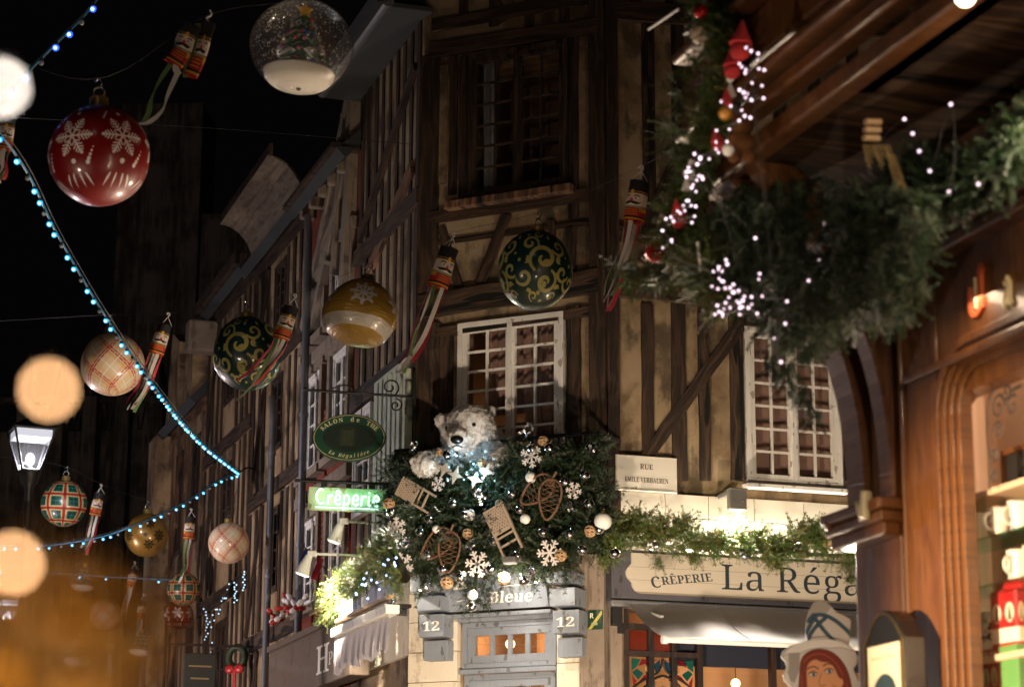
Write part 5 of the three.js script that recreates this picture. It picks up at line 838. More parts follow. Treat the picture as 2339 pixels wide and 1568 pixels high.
{ // icicle lights on the far row
  const g = thing('icicle_lights', 'cold white icicle lights hanging on the far timber fronts', 'light string', C.pt(xC(500, 1400), hC(500, 1400), 0.3)); const add3 = (X, Y) => { const p = C.px(X, Y, 0.3), w = C.pt(p[0], p[1], 0.3).sub(g.position); const b = part(g, 'lit_bulb', bulbG, coolTiny, w.x, w.y, w.z); b.scale.setScalar(0.011); };
  for (let i = 0; i < 16; i++) add3(470 + rr(-6, 6) + (i > 10 ? 12 : 0), 1390 + i * 7); for (let i = 0; i < 14; i++) add3(478 + i * 3.4, 1425 - i * 6 + rr(-14, 14)); for (let i = 0; i < 10; i++) add3(537 + rr(-4, 4), 1330 + i * 5); for (let i = 0; i < 8; i++) add3(555 + rr(-3, 3), 1305 + i * 6);
  part(g, 'cable', tube([[466, 1500], [472, 1420], [500, 1380], [536, 1320], [556, 1300]].map(([X, Y]) => { const p = C.px(X, Y, 0.3); return C.pt(p[0], p[1], 0.3).sub(g.position); }), 0.006, 30, 5), mat.wire);
}

// ---------------------------------------------------------------- fir
function sprigGeo(len, needle, count, droop, fat = 0.095) { // a twig with needles all round, along +y
  const pos = [], nor = []; const tri = (a, b, c) => { const n = b.clone().sub(a).cross(c.clone().sub(a)).normalize(); for (const v of [a, b, c]) { pos.push(v.x, v.y, v.z); nor.push(n.x, n.y, n.z); } };
  const spine = (t) => V(0.06 * len * Math.sin(t * 2), len * t, -droop * len * t * t);
  const stick = (base, dir, L, nN, sp) => {
    for (let i = 0; i < nN; i++) {
      const t = (i + 0.5) / nN, c = sp(t), a = i * 2.4 + rr(-0.3, 0.3), side = V(Math.cos(a), 0, Math.sin(a) * 0.75), out = side.clone().multiplyScalar(0.85).add(dir.clone().multiplyScalar(0.62)).normalize(), tip = c.clone().addScaledVector(out, needle * rr(0.75, 1.15) * (1 - 0.35 * t));
      const w = V(out.y, -out.x, out.z * 0.3).cross(out).normalize().multiplyScalar(needle * fat), m = c.clone().lerp(tip, 0.55); tri(c, m.clone().add(w), tip); tri(c, tip, m.clone().sub(w));
    }
  };
  stick(V(0, 0, 0), V(0, 1, 0), len, count, spine);
  for (const s of [-1, 1]) for (const t0 of [0.25, 0.5]) { const b = spine(t0), d = V(s * 0.75, 0.66, 0).normalize(), L = len * 0.42 * (1.2 - t0); stick(b, d, L, Math.round(count * 0.4), (t) => b.clone().addScaledVector(d, L * t)); }
  stick(V(0, len, 0), V(0, 1, 0), 0.01, 6, () => spine(1));
  const g = new THREE.BufferGeometry(); g.setAttribute('position', new THREE.Float32BufferAttribute(pos, 3)); g.setAttribute('normal', new THREE.Float32BufferAttribute(nor, 3)); return g;
}
const sprigA = sprigGeo(0.20, 0.032, 46, 0.25), sprigB = sprigGeo(0.15, 0.028, 38, 0.1), sprigLong = sprigGeo(0.30, 0.034, 64, 0.45), sprigFine = sprigGeo(0.13, 0.0165, 64, 0.35, 0.14);
function foliage(group, list, geo, m, name = 'fir_foliage') { // list: [pos (world), direction, scale]
  const im = shade(new THREE.InstancedMesh(geo, m, list.length)); im.name = name; im.userData.kind = 'stuff';
  const M4 = new THREE.Matrix4(), q = new THREE.Quaternion(), r = new THREE.Quaternion();
  list.forEach(([p, d, s], i) => { q.setFromUnitVectors(V(0, 1, 0), d.clone().normalize()); r.setFromAxisAngle(V(0, 1, 0), rnd() * 6.28); q.multiply(r); M4.compose(p.clone().sub(group.position), q, V(s, s, s)); im.setMatrixAt(i, M4); im.setColorAt(i, lin(rr(0.65, 1.25), rr(0.75, 1.15), rr(0.6, 1.1))); });
  group.add(im); return im;
}
const inPoly = (poly, x, y) => { let c = false; for (let i = 0, j = poly.length - 1; i < poly.length; j = i++) { const [a, b] = poly[i], [d, e] = poly[j]; if (b > y !== e > y && x < (d - a) * (y - b) / (e - b) + a) c = !c; } return c; };

// ---------------------------------------------------------------- fir mass on the balcony
const wallPt = (f, X, Y, z) => { const p = f.px(X, Y, z); return f.pt(p[0], p[1], z); };
{
  const poly = [[903, 1018], [1000, 1040], [1060, 1060], [1130, 1040], [1200, 1000], [1300, 1012], [1368, 1000], [1374, 1120], [1380, 1200], [1362, 1240], [1300, 1262], [1240, 1280], [1150, 1288], [1095, 1300], [1040, 1292], [960, 1296], [910, 1285], [892, 1225], [902, 1150]];
  const g = thing('balcony_fir', 'thick mass of fir branches over the balcony below the polar bear', 'garland', A.pt(-1, 3, 0.3)), list = [], back = [];
  let n = 0; while (n < 1900) { const X = rr(880, 1400), Y = rr(990, 1350); if (!inPoly(poly, X, Y)) continue; const edge = !inPoly(poly, X + 26, Y) || !inPoly(poly, X - 26, Y) || !inPoly(poly, X, Y + 26), z = edge ? rr(0.35, 0.62) : rr(0.45, 0.74), cx = (X - 1140) / 260, d = A.u.clone().multiplyScalar(cx * 0.9 + rr(-0.8, 0.8)).add(V(0, -0.45 + rr(-0.7, 0.6), 0)).addScaledVector(A.n, edge ? rr(0, 0.5) : rr(0.3, 1)); (n % 5 ? list : back).push([wallPt(A, X, Y, z), d, rr(0.75, 1.25)]); n++; }
  for (const [X, Y, k] of [[1078, 1325, 8], [1095, 1335, 5], [1150, 1305, 4], [1250, 1285, 6], [960, 1310, 6], [1210, 1300, 4], [1020, 1310, 5], [1290, 1275, 6]]) for (let i = 0; i < k; i++) list.push([wallPt(A, X + rr(-22, 22), Y + rr(-14, 14), rr(0.5, 0.7)), V(rr(-0.5, 0.5), -1, rr(-0.1, 0.3)), rr(0.9, 1.35)]);
  for (const a of [-0.75, -0.2, 0.0, 0.3, 0.8]) list.push([wallPt(A, 1077, 1352, 0.68), V(a, -1, 0.1), 1.5]);
  foliage(g, list, sprigA, mat.fir); foliage(g, back, sprigLong, mat.fir);
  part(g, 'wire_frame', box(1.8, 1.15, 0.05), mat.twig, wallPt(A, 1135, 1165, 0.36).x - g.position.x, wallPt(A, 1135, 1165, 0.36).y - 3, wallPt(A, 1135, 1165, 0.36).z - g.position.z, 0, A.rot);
}
function swag(name, label, f, knots, thick, n, z, m, geo = sprigA, up = 0.3) {
  const pts = knots.map(([X, Y, zz]) => wallPt(f, X, Y, zz ?? z)), g = thing(name, label, 'garland', pts[0], 'fir garlands on the fronts'), cv = new THREE.CatmullRomCurve3(pts), list = [];
  for (let i = 0; i < n; i++) { const t = rnd(), p = cv.getPointAt(t), tg = cv.getTangentAt(t), a = rnd() * 6.28, side = f.n.clone().multiplyScalar(Math.abs(Math.cos(a)) * 0.8).add(V(0, Math.sin(a) * 0.8 + up * 0.2 - 0.15, 0)); list.push([p.clone().addScaledVector(side, thick * rr(0, 0.5)), tg.clone().multiplyScalar(rr(-1, 1)).addScaledVector(side, 0.9), rr(0.7, 1.15)]); }
  foliage(g, list, geo, m); part(g, 'core_rope', new THREE.TubeGeometry(new THREE.CatmullRomCurve3(pts.map((p) => p.clone().sub(pts[0]))), 40, thick * 0.22, 7), mat.twig); return { g, cv };
}
const swB = swag('fir_garland', 'fir garland with silver bows draped over the creperie signboard', B, [[1372, 1258, 0.4], [1402, 1214], [1450, 1200], [1500, 1216], [1560, 1220], [1600, 1234], [1660, 1224], [1720, 1236], [1770, 1248], [1830, 1232], [1900, 1236], [1945, 1250], [1980, 1280]], 0.24, 950, 0.34, mat.firYellow, sprigA);
{ const l = []; for (const [X, Y] of [[1505, 1275], [1550, 1255], [1690, 1255], [1770, 1275], [1930, 1290], [1940, 1310], [1585, 1265], [1400, 1250], [1385, 1260]]) for (let i = 0; i < 6; i++) l.push([wallPt(B, X + rr(-10, 10), Y + rr(-14, 0), 0.34), V(rr(-0.4, 0.5), -1, 0.2), rr(0.7, 1.0)]); foliage(swB.g, l, sprigA, mat.firYellow, 'drooping_sprig'); }
const swC = swag('fir_garland', 'frosted fir garland lit by spots over the striped planter', C, [[760, 1385, 0.55], [775, 1375, 0.6], [790, 1340, 0.6], [815, 1330, 0.6], [840, 1310, 0.6], [868, 1285, 0.6], [890, 1265, 0.6], [905, 1280, 0.6], [925, 1320, 0.6]], 0.24, 420, 0.55, mat.firYellow);

// garlands on the wooden shop
const shopGar = [];
{
  const hang = swag('fir_garland', 'tall fir garland with fairy lights hanging from the shop balcony', R, [[1640, -40], [1665, 30], [1690, 110], [1680, 190], [1660, 260], [1640, 330], [1610, 400], [1590, 470], [1590, 540], [1640, 600], [1690, 660]], 0.22, 900, J + 0.12, mat.firYellow, sprigFine, 0);
  const l = []; for (const [X, Y] of [[1560, 200], [1560, 260], [1540, 330], [1600, 160], [1545, 490], [1530, 570], [1500, 600], [1470, 620], [1440, 640], [1580, 600], [1560, 290], [1620, 240], [1600, 650], [1640, 690]]) for (let i = 0; i < 5; i++) l.push([wallPt(R, X + rr(-18, 25), Y + rr(-22, 16), J + rr(0.05, 0.25)), V(-0.7 + rr(-0.5, 0.4), rr(-0.9, 0.5), rr(-0.2, 0.4)), rr(0.7, 1.1)]);
  for (let i = 0; i < 60; i++) l.push([wallPt(R, 1500 + rr(-60, 60), 610 + rr(-30, 20), J + 0.1), V(rr(-0.8, 0.2), -1, 0.1), rr(0.7, 1.1)]);
  foliage(hang.g, l, sprigFine, mat.firYellow, 'outer_sprig');
  const mass = thing('fir_bank', 'dark bank of fir branches along the jetty of the wooden shop', 'garland', wallPt(R, 1900, 620, 0.5)), li = [], pl = [[1600, 560], [1650, 440], [1700, 420], [1800, 380], [1900, 350], [2000, 400], [2060, 420], [2120, 420], [2120, 520], [2090, 640], [2050, 720], [1960, 700], [1900, 760], [1840, 800], [1770, 760], [1720, 700], [1640, 640]];
  let n = 0; while (n < 1700) { const X = rr(1590, 2130), Y = rr(410, 810); if (!inPoly(pl, X, Y)) continue; if (X > 1838 && X < 1892 && Y > 400 && Y < 580) continue; li.push([wallPt(R, X, Y, rr(0.45, 0.8)), V(rr(-0.7, 0.5), -0.5 + rr(-0.8, 0.4), rr(0, 0.8)), rr(0.7, 1.2)]); n++; }
  for (let i = 0; i < 110; i++) { const t = rnd(); li.push([wallPt(R, 1770 + 100 * t + rr(-25, 22), 800 + 160 * t + rr(-20, 20), 0.62 - 0.28 * t), V(rr(-0.5, 0.4), -1, rr(0, 0.3)), rr(0.5, 0.85) * (1 - 0.35 * t)]); }
  foliage(mass, li, sprigFine, mat.fir); part(mass, 'core_rope', tube([[1650, 580], [1800, 600], [1950, 600], [2100, 470]].map(([X, Y]) => wallPt(R, X, Y, 0.55).sub(mass.position)), 0.05, 30, 7), mat.twig);
  swag('fir_garland', 'brightly lit fir garland swinging up to the right edge over the shop fascia', R, [[2060, 420, 0.4], [2130, 400, 0.42], [2200, 420, 0.42], [2270, 395, 0.42], [2340, 330, 0.42], [2420, 250, 0.42]], 0.12, 620, 0.42, mat.fir, sprigFine, 0);
}
// ---------------------------------------------------------------- polar bear
{
  const base = wallPt(A, 1066, 990, 0.46), g = thing('polar_bear', 'white plush polar bear leaning over the balcony above blue lights', 'plush bear', base); g.rotation.y = -0.06; g.scale.setScalar(1.14);
  const N = 84, S = 0.62, field = new MarchingCubes(N, mat.whiteMatt, false, false, 400000);
  const caps = [[0, 0, 0, 0.02, 0.01, 0.02, 0.225, 0.235], [-0.02, -0.04, 0.1, -0.05, -0.10, 0.28, 0.17, 0.095], [-0.19, 0.10, -0.02, -0.22, 0.12, -0.02, 0.07, 0.06], [0.16, 0.17, -0.03, 0.19, 0.20, -0.04, 0.07, 0.055], [0.04, -0.16, -0.12, 0.08, -0.34, -0.10, 0.24, 0.30], [-0.16, -0.22, -0.02, -0.34, -0.30, 0.18, 0.11, 0.10], [-0.34, -0.30, 0.18, -0.30, -0.34, 0.26, 0.10, 0.085], [0.22, -0.14, 0.02, 0.32, -0.26, 0.18, 0.125, 0.12], [0.32, -0.26, 0.18, 0.27, -0.31, 0.27, 0.12, 0.105], [0.22, -0.02, -0.12, 0.27, -0.22, -0.12, 0.10, 0.12]];
  const smin = (a, b, k) => { const h = Math.max(k - Math.abs(a - b), 0) / k; return Math.min(a, b) - h * h * k * 0.25; };
  const sd = (x, y, z) => { let d = 9; for (const [ax, ay, az, bx, by, bz, ra, rb] of caps) { const vx = bx - ax, vy = by - ay, vz = bz - az, t = Math.max(0, Math.min(1, ((x - ax) * vx + (y - ay) * vy + (z - az) * vz) / (vx * vx + vy * vy + vz * vz))); d = smin(d, Math.hypot(x - ax - vx * t, y - ay - vy * t, z - az - vz * t) - (ra + (rb - ra) * t), 0.05); } return d; };
  for (let k = 0; k < N; k++) for (let j = 0; j < N; j++) for (let i = 0; i < N; i++) { const x = (i - N / 2) / (N / 2) * S, y = (j - N / 2) / (N / 2) * S - 0.1, z = (k - N / 2) / (N / 2) * S; const fz = 0.006 * Math.sin(x * 70 + y * 31) * Math.sin(y * 63 + z * 40) + 0.004 * Math.sin(z * 90 + x * 50); field.field[k * N * N + j * N + i] = -(sd(x, y, z) + fz); }
  field.isolation = 0; field.update();
  const cnt = field.count, geo = new THREE.BufferGeometry(), pa = field.positionArray.slice(0, cnt * 3), na = field.normalArray.slice(0, cnt * 3);
  for (let i = 0; i < cnt; i++) { pa[i * 3] *= S; pa[i * 3 + 1] = pa[i * 3 + 1] * S - 0.1; pa[i * 3 + 2] *= S; }
  geo.setAttribute('position', new THREE.BufferAttribute(pa, 3)); geo.setAttribute('normal', new THREE.BufferAttribute(na, 3)); metreUV(geo, 0, 0);
  const body = part(g, 'body', geo, MP({ color: lin(0.84, 0.81, 0.78), roughness: 1, sheen: 1, sheenRoughness: 0.6, sheenColor: lin(0.5, 0.5, 0.5), bumpMap: fluffBump, bumpScale: 0.02 }));
  // short plush pile standing off the body
  { const step = Math.max(1, Math.floor(cnt / 16000)), idx = []; for (let i = 0; i < cnt; i += step) idx.push(i); const tuft = new THREE.ConeGeometry(0.0024, 0.013, 3, 1).translate(0, 0.009, 0), im = shade(new THREE.InstancedMesh(tuft, M({ color: lin(0.84, 0.81, 0.78), roughness: 1 }), idx.length)); im.name = 'fur'; im.userData.kind = 'stuff'; const m4 = new THREE.Matrix4(), q = new THREE.Quaternion();
    idx.forEach((i, k) => { const nn = V(na[i * 3] + rr(-0.5, 0.5), na[i * 3 + 1] + rr(-0.7, 0.3), na[i * 3 + 2] + rr(-0.5, 0.5)).normalize(); q.setFromUnitVectors(V(0, 1, 0), nn); const s = rr(0.7, 1.3); m4.compose(V(pa[i * 3], pa[i * 3 + 1], pa[i * 3 + 2]), q, V(s, s, s)); im.setMatrixAt(k, m4); }); g.add(im); }
  const black = MP({ color: lin(0.006, 0.006, 0.007), roughness: 0.2, clearcoat: 1 });
  part(g, 'nose', new THREE.SphereGeometry(0.052, 16, 12).scale(1.1, 0.75, 0.7), black, -0.055, -0.125, 0.365);
  part(g, 'eye', new THREE.SphereGeometry(0.02, 12, 10), black, 0.078, 0.028, 0.243); part(g, 'eye', new THREE.SphereGeometry(0.02, 12, 10), black, -0.155, 0.012, 0.19);
  part(g, 'mouth', tube([V(-0.10, -0.185, 0.325), V(-0.055, -0.175, 0.36), V(-0.01, -0.185, 0.33)], 0.006, 12, 6), black);
}
// ---------------------------------------------------------------- trimmings on the fir mass
const trimZ = 0.85;
const silverG = new THREE.SphereGeometry(1, 20, 14);
const put3 = (X, Y, z = trimZ, f = A) => wallPt(f, X, Y, z);
const PXM = 5150 / 21.1;
function bauble(name, label, m, X, Y, rpx, z, f, group) {
  const r = rpx / PXM * (f === R ? 0.43 : 1), g = thing(name, label, 'bauble', put3(X, Y, z, f), group); g.rotation.z = rr(-0.4, 0.4);
  part(g, 'ball', silverG, m).scale.setScalar(r); part(g, 'cap', new THREE.CylinderGeometry(r * 0.22, r * 0.25, r * 0.25, 10), m === mat.silver ? mat.silver : capM, 0, r * 1.04, 0); part(g, 'loop', new THREE.TorusGeometry(r * 0.15, r * 0.04, 5, 10), mat.silver, 0, r * 1.25, 0); return g;
}
for (const [X, Y, w] of [[1103, 1076, 'on the bear cluster'], [1020, 1040, 'by the bear muzzle'], [1170, 1128, 'right of the bear paw'], [1254, 1023, 'under the upper right balcony rail'], [968, 1061, 'left of the bear paw'], [1187, 1163, 'below the centre bow of lights'], [980, 1186, 'below the left sledge'], [1061, 1176, 'left of the middle sledge top'], [1127, 1236, 'left of the middle sledge'], [977, 1268, 'left of the dark wicker snowshoe'], [1050, 1318, 'below the dark wicker snowshoe'], [1301, 1220, 'right of the middle sledge'], [1404, 1263, 'at the lower right of the fir mass'], [1368, 1208, 'beside the large white ball at right'], [880, 1285, 'at the far left edge of the fir'], [893, 1375, 'low over the planter garland'], [1078, 1385, 'on the lowest fir tassel'], [893, 1168, 'against the neon sign end'], [1195, 1325, 'above the Bleue lettering'], [1216, 1025, 'under the silver bow beside the bear'], [1290, 1100, 'right of the upper snowshoes'], [1335, 1085, 'near the right end of the fir'], [1035, 1150, 'between the bear cluster and left sledge'], [1110, 1185, 'above the middle sledge deck'], [960, 1215, 'at the left, above the lower snowshoes'], [1180, 1268, 'below the middle sledge'], [1330, 1255, 'at the lower right near the stone'], [935, 1150, 'under the left sledge'], [1240, 1215, 'right of the sledge runners'], [1120, 1300, 'beside the bottom snowflake'], [1345, 1150, 'at the right edge'], [1010, 1300, 'under the lower snowshoes']]) bauble('silver_bauble', `small mirrored silver bauble ${w}`, mat.silver, X, Y, 12.5, trimZ, A, 'silver baubles on the fir mass');
for (const [X, Y, r, w] of [[945, 1053, 11, 'left of the bear'], [1212, 1090, 13, 'right of the bear under the snowflake'], [1199, 1185, 12, 'right of the middle sledge'], [996, 1208, 10, 'above the dark wicker snowshoe'], [1076, 1170, 8, 'under the lit cluster'], [1377, 1190, 20, 'largest, at the right corner of the fir'], [898, 1355, 12, 'above the planter'], [1079, 1358, 12, 'on the lowest tassel above the silver one'], [1058, 1310, 7, 'tiny, over the name board']]) bauble('white_bauble', `matt white bauble ${w}`, mat.whiteMatt, X, Y, r, trimZ, A, 'white baubles on the fir mass');
const rattanBall = (() => { const l = []; for (let i = 0; i < 9; i++) l.push(new THREE.TorusGeometry(1, 0.11, 5, 22).rotateX(rr(0, 3.1)).rotateY(rr(0, 3.1))); return merge(l); })();
for (const [X, Y, r, w] of [[1005, 1032, 9, 'by the bear muzzle'], [1101, 1058, 10, 'on the bear cluster'], [1240, 1006, 11, 'right of the silver bow by the bear'], [888, 1150, 13, 'at the neon sign end'], [1068, 1218, 12, 'left of the middle sledge'], [1348, 1212, 13, 'beside the largest white ball'], [1280, 1268, 13, 'above the right snowflake'], [1150, 1320, 14, 'above the name board'], [1020, 1330, 14, 'below the dark wicker snowshoe'], [1140, 1150, 9, 'left of the centre silver bauble']]) { const rad = r / PXM, g = thing('wicker_ball', `brown woven wicker ball ${w}`, 'bauble', put3(X, Y), 'wicker balls on the fir mass'); part(g, 'weave', rattanBall, mat.wickerPale).scale.setScalar(rad); part(g, 'filling', silverG, mat.wicker).scale.setScalar(rad * 0.85); }
const flakeG = (() => { const l = [new THREE.CylinderGeometry(0.18, 0.18, 0.1, 6).rotateX(PI / 2)]; for (let k = 0; k < 6; k++) { const a = k / 6 * 2 * PI, q = [boxAt(0.13, 1, 0.1, 0, 0.5, 0)]; for (const [t, s] of [[0.42, 0.3], [0.7, 0.34]]) for (const e of [-1, 1]) q.push(new THREE.BoxGeometry(0.11, s, 0.095).translate(0, s / 2, 0).rotateZ(e * 0.95).translate(0, t, 0)); l.push(...q.map((x) => x.rotateZ(a))); } return merge(l); })();
for (const [X, Y, r, w, t] of [[1213, 1041, 28, 'below the silver bow right of the bear', 0.1], [918, 1290, 30, 'over the left corbel', 0.2], [1090, 1288, 32, 'at the bottom of the fir mass', 0.35], [1255, 1262, 32, 'right of the middle sledge, tilted', 0.5], [905, 1205, 26, 'at the left edge holding a violet light', 0.0], [1072, 1176, 14, 'smallest, under the lit cluster', 0.6], [1310, 1120, 20, 'small, right of the upper snowshoes', 0.3], [1000, 1105, 18, 'small, below the bear paw at left', 0.4]]) { const g = thing('snowflake', `pale glittered snowflake ${w}`, 'snowflake', put3(X, Y, trimZ + 0.02), 'snowflakes on the fir mass'); g.rotation.set(0.1, A.rot, t, 'YXZ'); part(g, 'flake', flakeG, mat.glitterWhite).scale.setScalar(r / PXM); part(g, 'loop', new THREE.TorusGeometry(0.012, 0.003, 5, 10), mat.silver, 0, r / PXM + 0.012, 0); }
// sledges: slatted rattan deck on two runners
for (const [X, Y, L, a, w] of [[946, 1128, 80, 1.02, 'left of the fir mass'], [1147, 1205, 94, 0.42, 'in the middle of the fir mass']]) {
  const g = thing('toy_sledge', `pale rattan toy sledge tilted ${w}`, 'sledge', put3(X, Y, trimZ + 0.03), 'toy sledges on the fir mass'); g.rotation.set(0.1, A.rot, a, 'YXZ'); const s = L / PXM;
  for (const e of [-1, 1]) part(g, 'runner', boxAt(s * 0.06, s * 1.25, s * 0.08, e * s * 0.27, -s * 0.05, 0), mat.rattan);
  const holes = []; for (let i = 0; i < 6; i++) for (let j = 0; j < 9; j++) { const x = (i - 2.5 + (j % 2) * 0.5 - 0.25) * s * 0.078, y = s * 0.08 + (j - 4) * s * 0.066 + s * 0.16, r = s * 0.018; holes.push([0, 1, 2, 3, 4, 5].map((k) => [x + Math.cos(-k) * r, y + Math.sin(-k * 1.047) * r]).map(([p, q], k) => [x + Math.cos(-k * 1.047) * r, q])); }
  part(g, 'deck', extr([[-s * 0.24, -s * 0.12], [s * 0.24, -s * 0.12], [s * 0.24, s * 0.56], [-s * 0.24, s * 0.56]], s * 0.05, 0, holes), mat.rattan, 0, 0, 0.01);
  part(g, 'crossbar', boxAt(s * 0.5, s * 0.05, s * 0.05, 0, -s * 0.42, 0), mat.rattan); part(g, 'crossbar', boxAt(s * 0.5, s * 0.04, s * 0.05, 0, -s * 0.2, 0), mat.rattan);
}
// wicker snowshoes: a pair of teardrop hoops with netting
for (const [X, Y, L, a, w] of [[1010, 1252, 104, -0.5, 'at the lower left of the fir mass'], [1240, 1130, 104, -0.6, 'right of the bear']]) {
  const g = thing('snowshoe_pair', `dark wicker snowshoe pair ${w}`, 'snowshoes', put3(X, Y, trimZ + 0.02), 'wicker snowshoes on the fir mass'); g.rotation.set(0.05, A.rot, a, 'YXZ'); const s = L / PXM;
  for (const e of [-1, 1]) { const hoop = [], rot = e * 0.42; for (let i = 0; i < 16; i++) { const t = i / 16 * 2 * PI; hoop.push(V(Math.sin(t) * s * 0.26 * (1 - 0.35 * Math.cos(t)), -Math.cos(t) * s * 0.45, 0)); } part(g, 'hoop', tube(hoop, s * 0.028, 60, 7, true).rotateZ(rot).translate(e * s * 0.2, 0, e * 0.01), mat.wicker); const net = []; for (let k = -3; k <= 3; k++) { net.push(rod(V(-s * 0.2, k * s * 0.1, 0), V(s * 0.2, k * s * 0.1 + s * 0.12, 0), s * 0.008, 4), rod(V(s * 0.2, k * s * 0.1, 0), V(-s * 0.2, k * s * 0.1 + s * 0.12, 0), s * 0.008, 4)); } part(g, 'netting', merge(net).rotateZ(rot).translate(e * s * 0.2, 0, e * 0.01), mat.wicker); }
  part(g, 'tail', rod(V(0, s * 0.3, 0), V(0, s * 0.6, 0), s * 0.03, 7), mat.wicker); part(g, 'binding', new THREE.TorusGeometry(s * 0.09, s * 0.025, 6, 14).translate(0, s * 0.34, 0), mat.wicker);
}
// foil bows
const bowG = (() => { const l = []; for (let k = 0; k < 6; k++) { const a = k / 6 * 2 * PI, g = new THREE.CylinderGeometry(0.34, 0.34, 0.42, 10, 1, true, 0, PI * 1.6); l.push(g.rotateX(PI / 2).rotateY(PI / 2).scale(1, 1, 1).translate(0, 0.5, 0.15 * Math.sin(k * 2.3)).rotateX(0.4 * Math.sin(k * 1.7)).rotateZ(a)); } return merge(l); })();
const tailG = (() => { const g = new THREE.PlaneGeometry(0.36, 1.5, 1, 8), p = g.attributes.position; for (let i = 0; i < p.count; i++) p.setZ(i, 0.14 * Math.sin(p.getY(i) * 5)); g.translate(0, -0.9, 0); g.computeVertexNormals(); return g; })();
for (const [X, Y, r, f, w] of [[1207, 978, 30, A, 'beside the bear at the window'], [1350, 1022, 26, A, 'at the right end of the balcony rail'], [945, 1018, 24, A, 'at the left end of the balcony rail'], [1092, 1128, 26, A, 'below the lit cluster'], [1077, 1240, 26, A, 'in the lower middle of the fir mass'], [925, 1240, 26, A, 'at the left edge of the fir mass'], [1215, 1305, 26, A, 'over the right of the name board'], [978, 1340, 24, A, 'over the left corbel'], [1300, 1155, 20, A, 'at the right of the fir mass'], [1497, 1240, 26, B, 'first along the creperie signboard'], [1690, 1250, 22, B, 'in the middle of the creperie signboard'], [1826, 1245, 28, B, 'on the right of the creperie signboard']]) {
  const g = thing('foil_bow', `crinkled silver foil bow ${w}`, 'bow', put3(X, Y, f === A ? trimZ + 0.02 : 0.46, f), 'silver foil bows'); g.rotation.set(rr(-0.4, 0.4), f.rot + rr(-0.5, 0.5), rr(-1, 1), 'YXZ'); const s = r / PXM * 0.62; part(g, 'loops', bowG, mat.silverFoil).scale.setScalar(s); part(g, 'tail', tailG, mat.silverFoil, 0, 0, 0, 0, 0, 0.35).scale.setScalar(s); part(g, 'tail', tailG, mat.silverFoil, 0, 0, 0.01, 0, 0.4, -0.4).scale.setScalar(s);
}
for (const [X, Y, r, m, w] of [[1640, 1212, 10, mat.wickerPale, 'above the letter L'], [1700, 1268, 12, mat.silver, 'hanging before the letters La'], [1715, 1236, 12, mat.whiteMatt, 'behind the silver one on the garland'], [1890, 1240, 12, mat.wickerPale, 'at the right of the garland'], [1965, 1268, 14, mat.whiteMatt, 'at the garland end by the dark post'], [1430, 1228, 11, mat.silverFoil, 'at the garland start']]) bauble('garland_bauble', `${m === mat.silver || m === mat.silverFoil ? 'silver' : m === mat.whiteMatt ? 'white' : 'brown'} bauble on the signboard garland, ${w}`, m, X, Y, r, 0.45, B, 'baubles on the signboard garland');

// blue-lit cluster held by the bear, with glass pieces and brown paper stars
{
  const p0 = put3(1072, 1062, trimZ), g = thing('lit_cluster', 'cluster of ice-blue lights and glass beads under the bear muzzle', 'light cluster', p0), ice = MP({ color: lin(0.75, 0.9, 1), roughness: 0.08, transmission: 0.6, thickness: 0 }), lit = M({ color: 0x000000, emissive: lin(0.45, 0.8, 1), emissiveIntensity: 7 });
  for (let i = 0; i < 46; i++) { const w = put3(1072 + rr(-62, 66), 1062 + rr(-34, 36), trimZ - rr(0, 0.1)).sub(p0); const b = part(g, i % 3 ? 'glass_bead' : 'lit_bulb', bulbG, i % 3 ? ice : lit, w.x, w.y, w.z); b.scale.setScalar(i % 3 ? rr(0.014, 0.024) : 0.008); }
  for (const [X, Y] of [[1040, 1085], [1112, 1075], [1085, 1095], [1015, 1070]]) { const w = put3(X, Y, trimZ + 0.06).sub(p0), st = []; for (let i = 0; i < 8; i++) { const r = i % 2 ? 0.03 : 0.085, a = i / 8 * 2 * PI + 0.5; st.push([Math.cos(a) * r, Math.sin(a) * r]); } part(g, 'paper_star', extr(st, 0.012, 0.004), mat.rattan, w.x, w.y, w.z, 0, A.rot, rr(0, 1)); }
  const pl = new THREE.PointLight(new THREE.Color(0.45, 0.8, 1), 0.40, 0, 2); pl.position.copy(put3(1066, 1070, trimZ + 0.16)); pl.castShadow = true; pl.shadow.radius = 2; scene.add(pl);
  const pl2 = new THREE.PointLight(new THREE.Color(0.45, 0.8, 1), 0.30, 0, 2); pl2.position.copy(put3(1095, 1095, trimZ + 0.12)); pl2.castShadow = true; scene.add(pl2);
}
{ // small blue lights scattered in the planter garland
  const g = thing('garland_lights', 'tiny blue lights scattered in the frosted planter garland', 'light string', put3(830, 1340, 0.6, C)), lit = M({ color: 0x000000, emissive: lin(0.35, 0.5, 1), emissiveIntensity: 6 }), pts = [];
  for (let i = 0; i < 30; i++) { const t = i / 29, w = put3(775 + 130 * t + rr(-14, 14), 1385 - 110 * t + rr(-22, 30), 0.74, C).sub(g.position); pts.push(w); part(g, 'lit_bulb', bulbG, lit, w.x, w.y, w.z).scale.setScalar(0.011); } part(g, 'cable', tube(pts, 0.003, 90, 4), mat.wire);
}
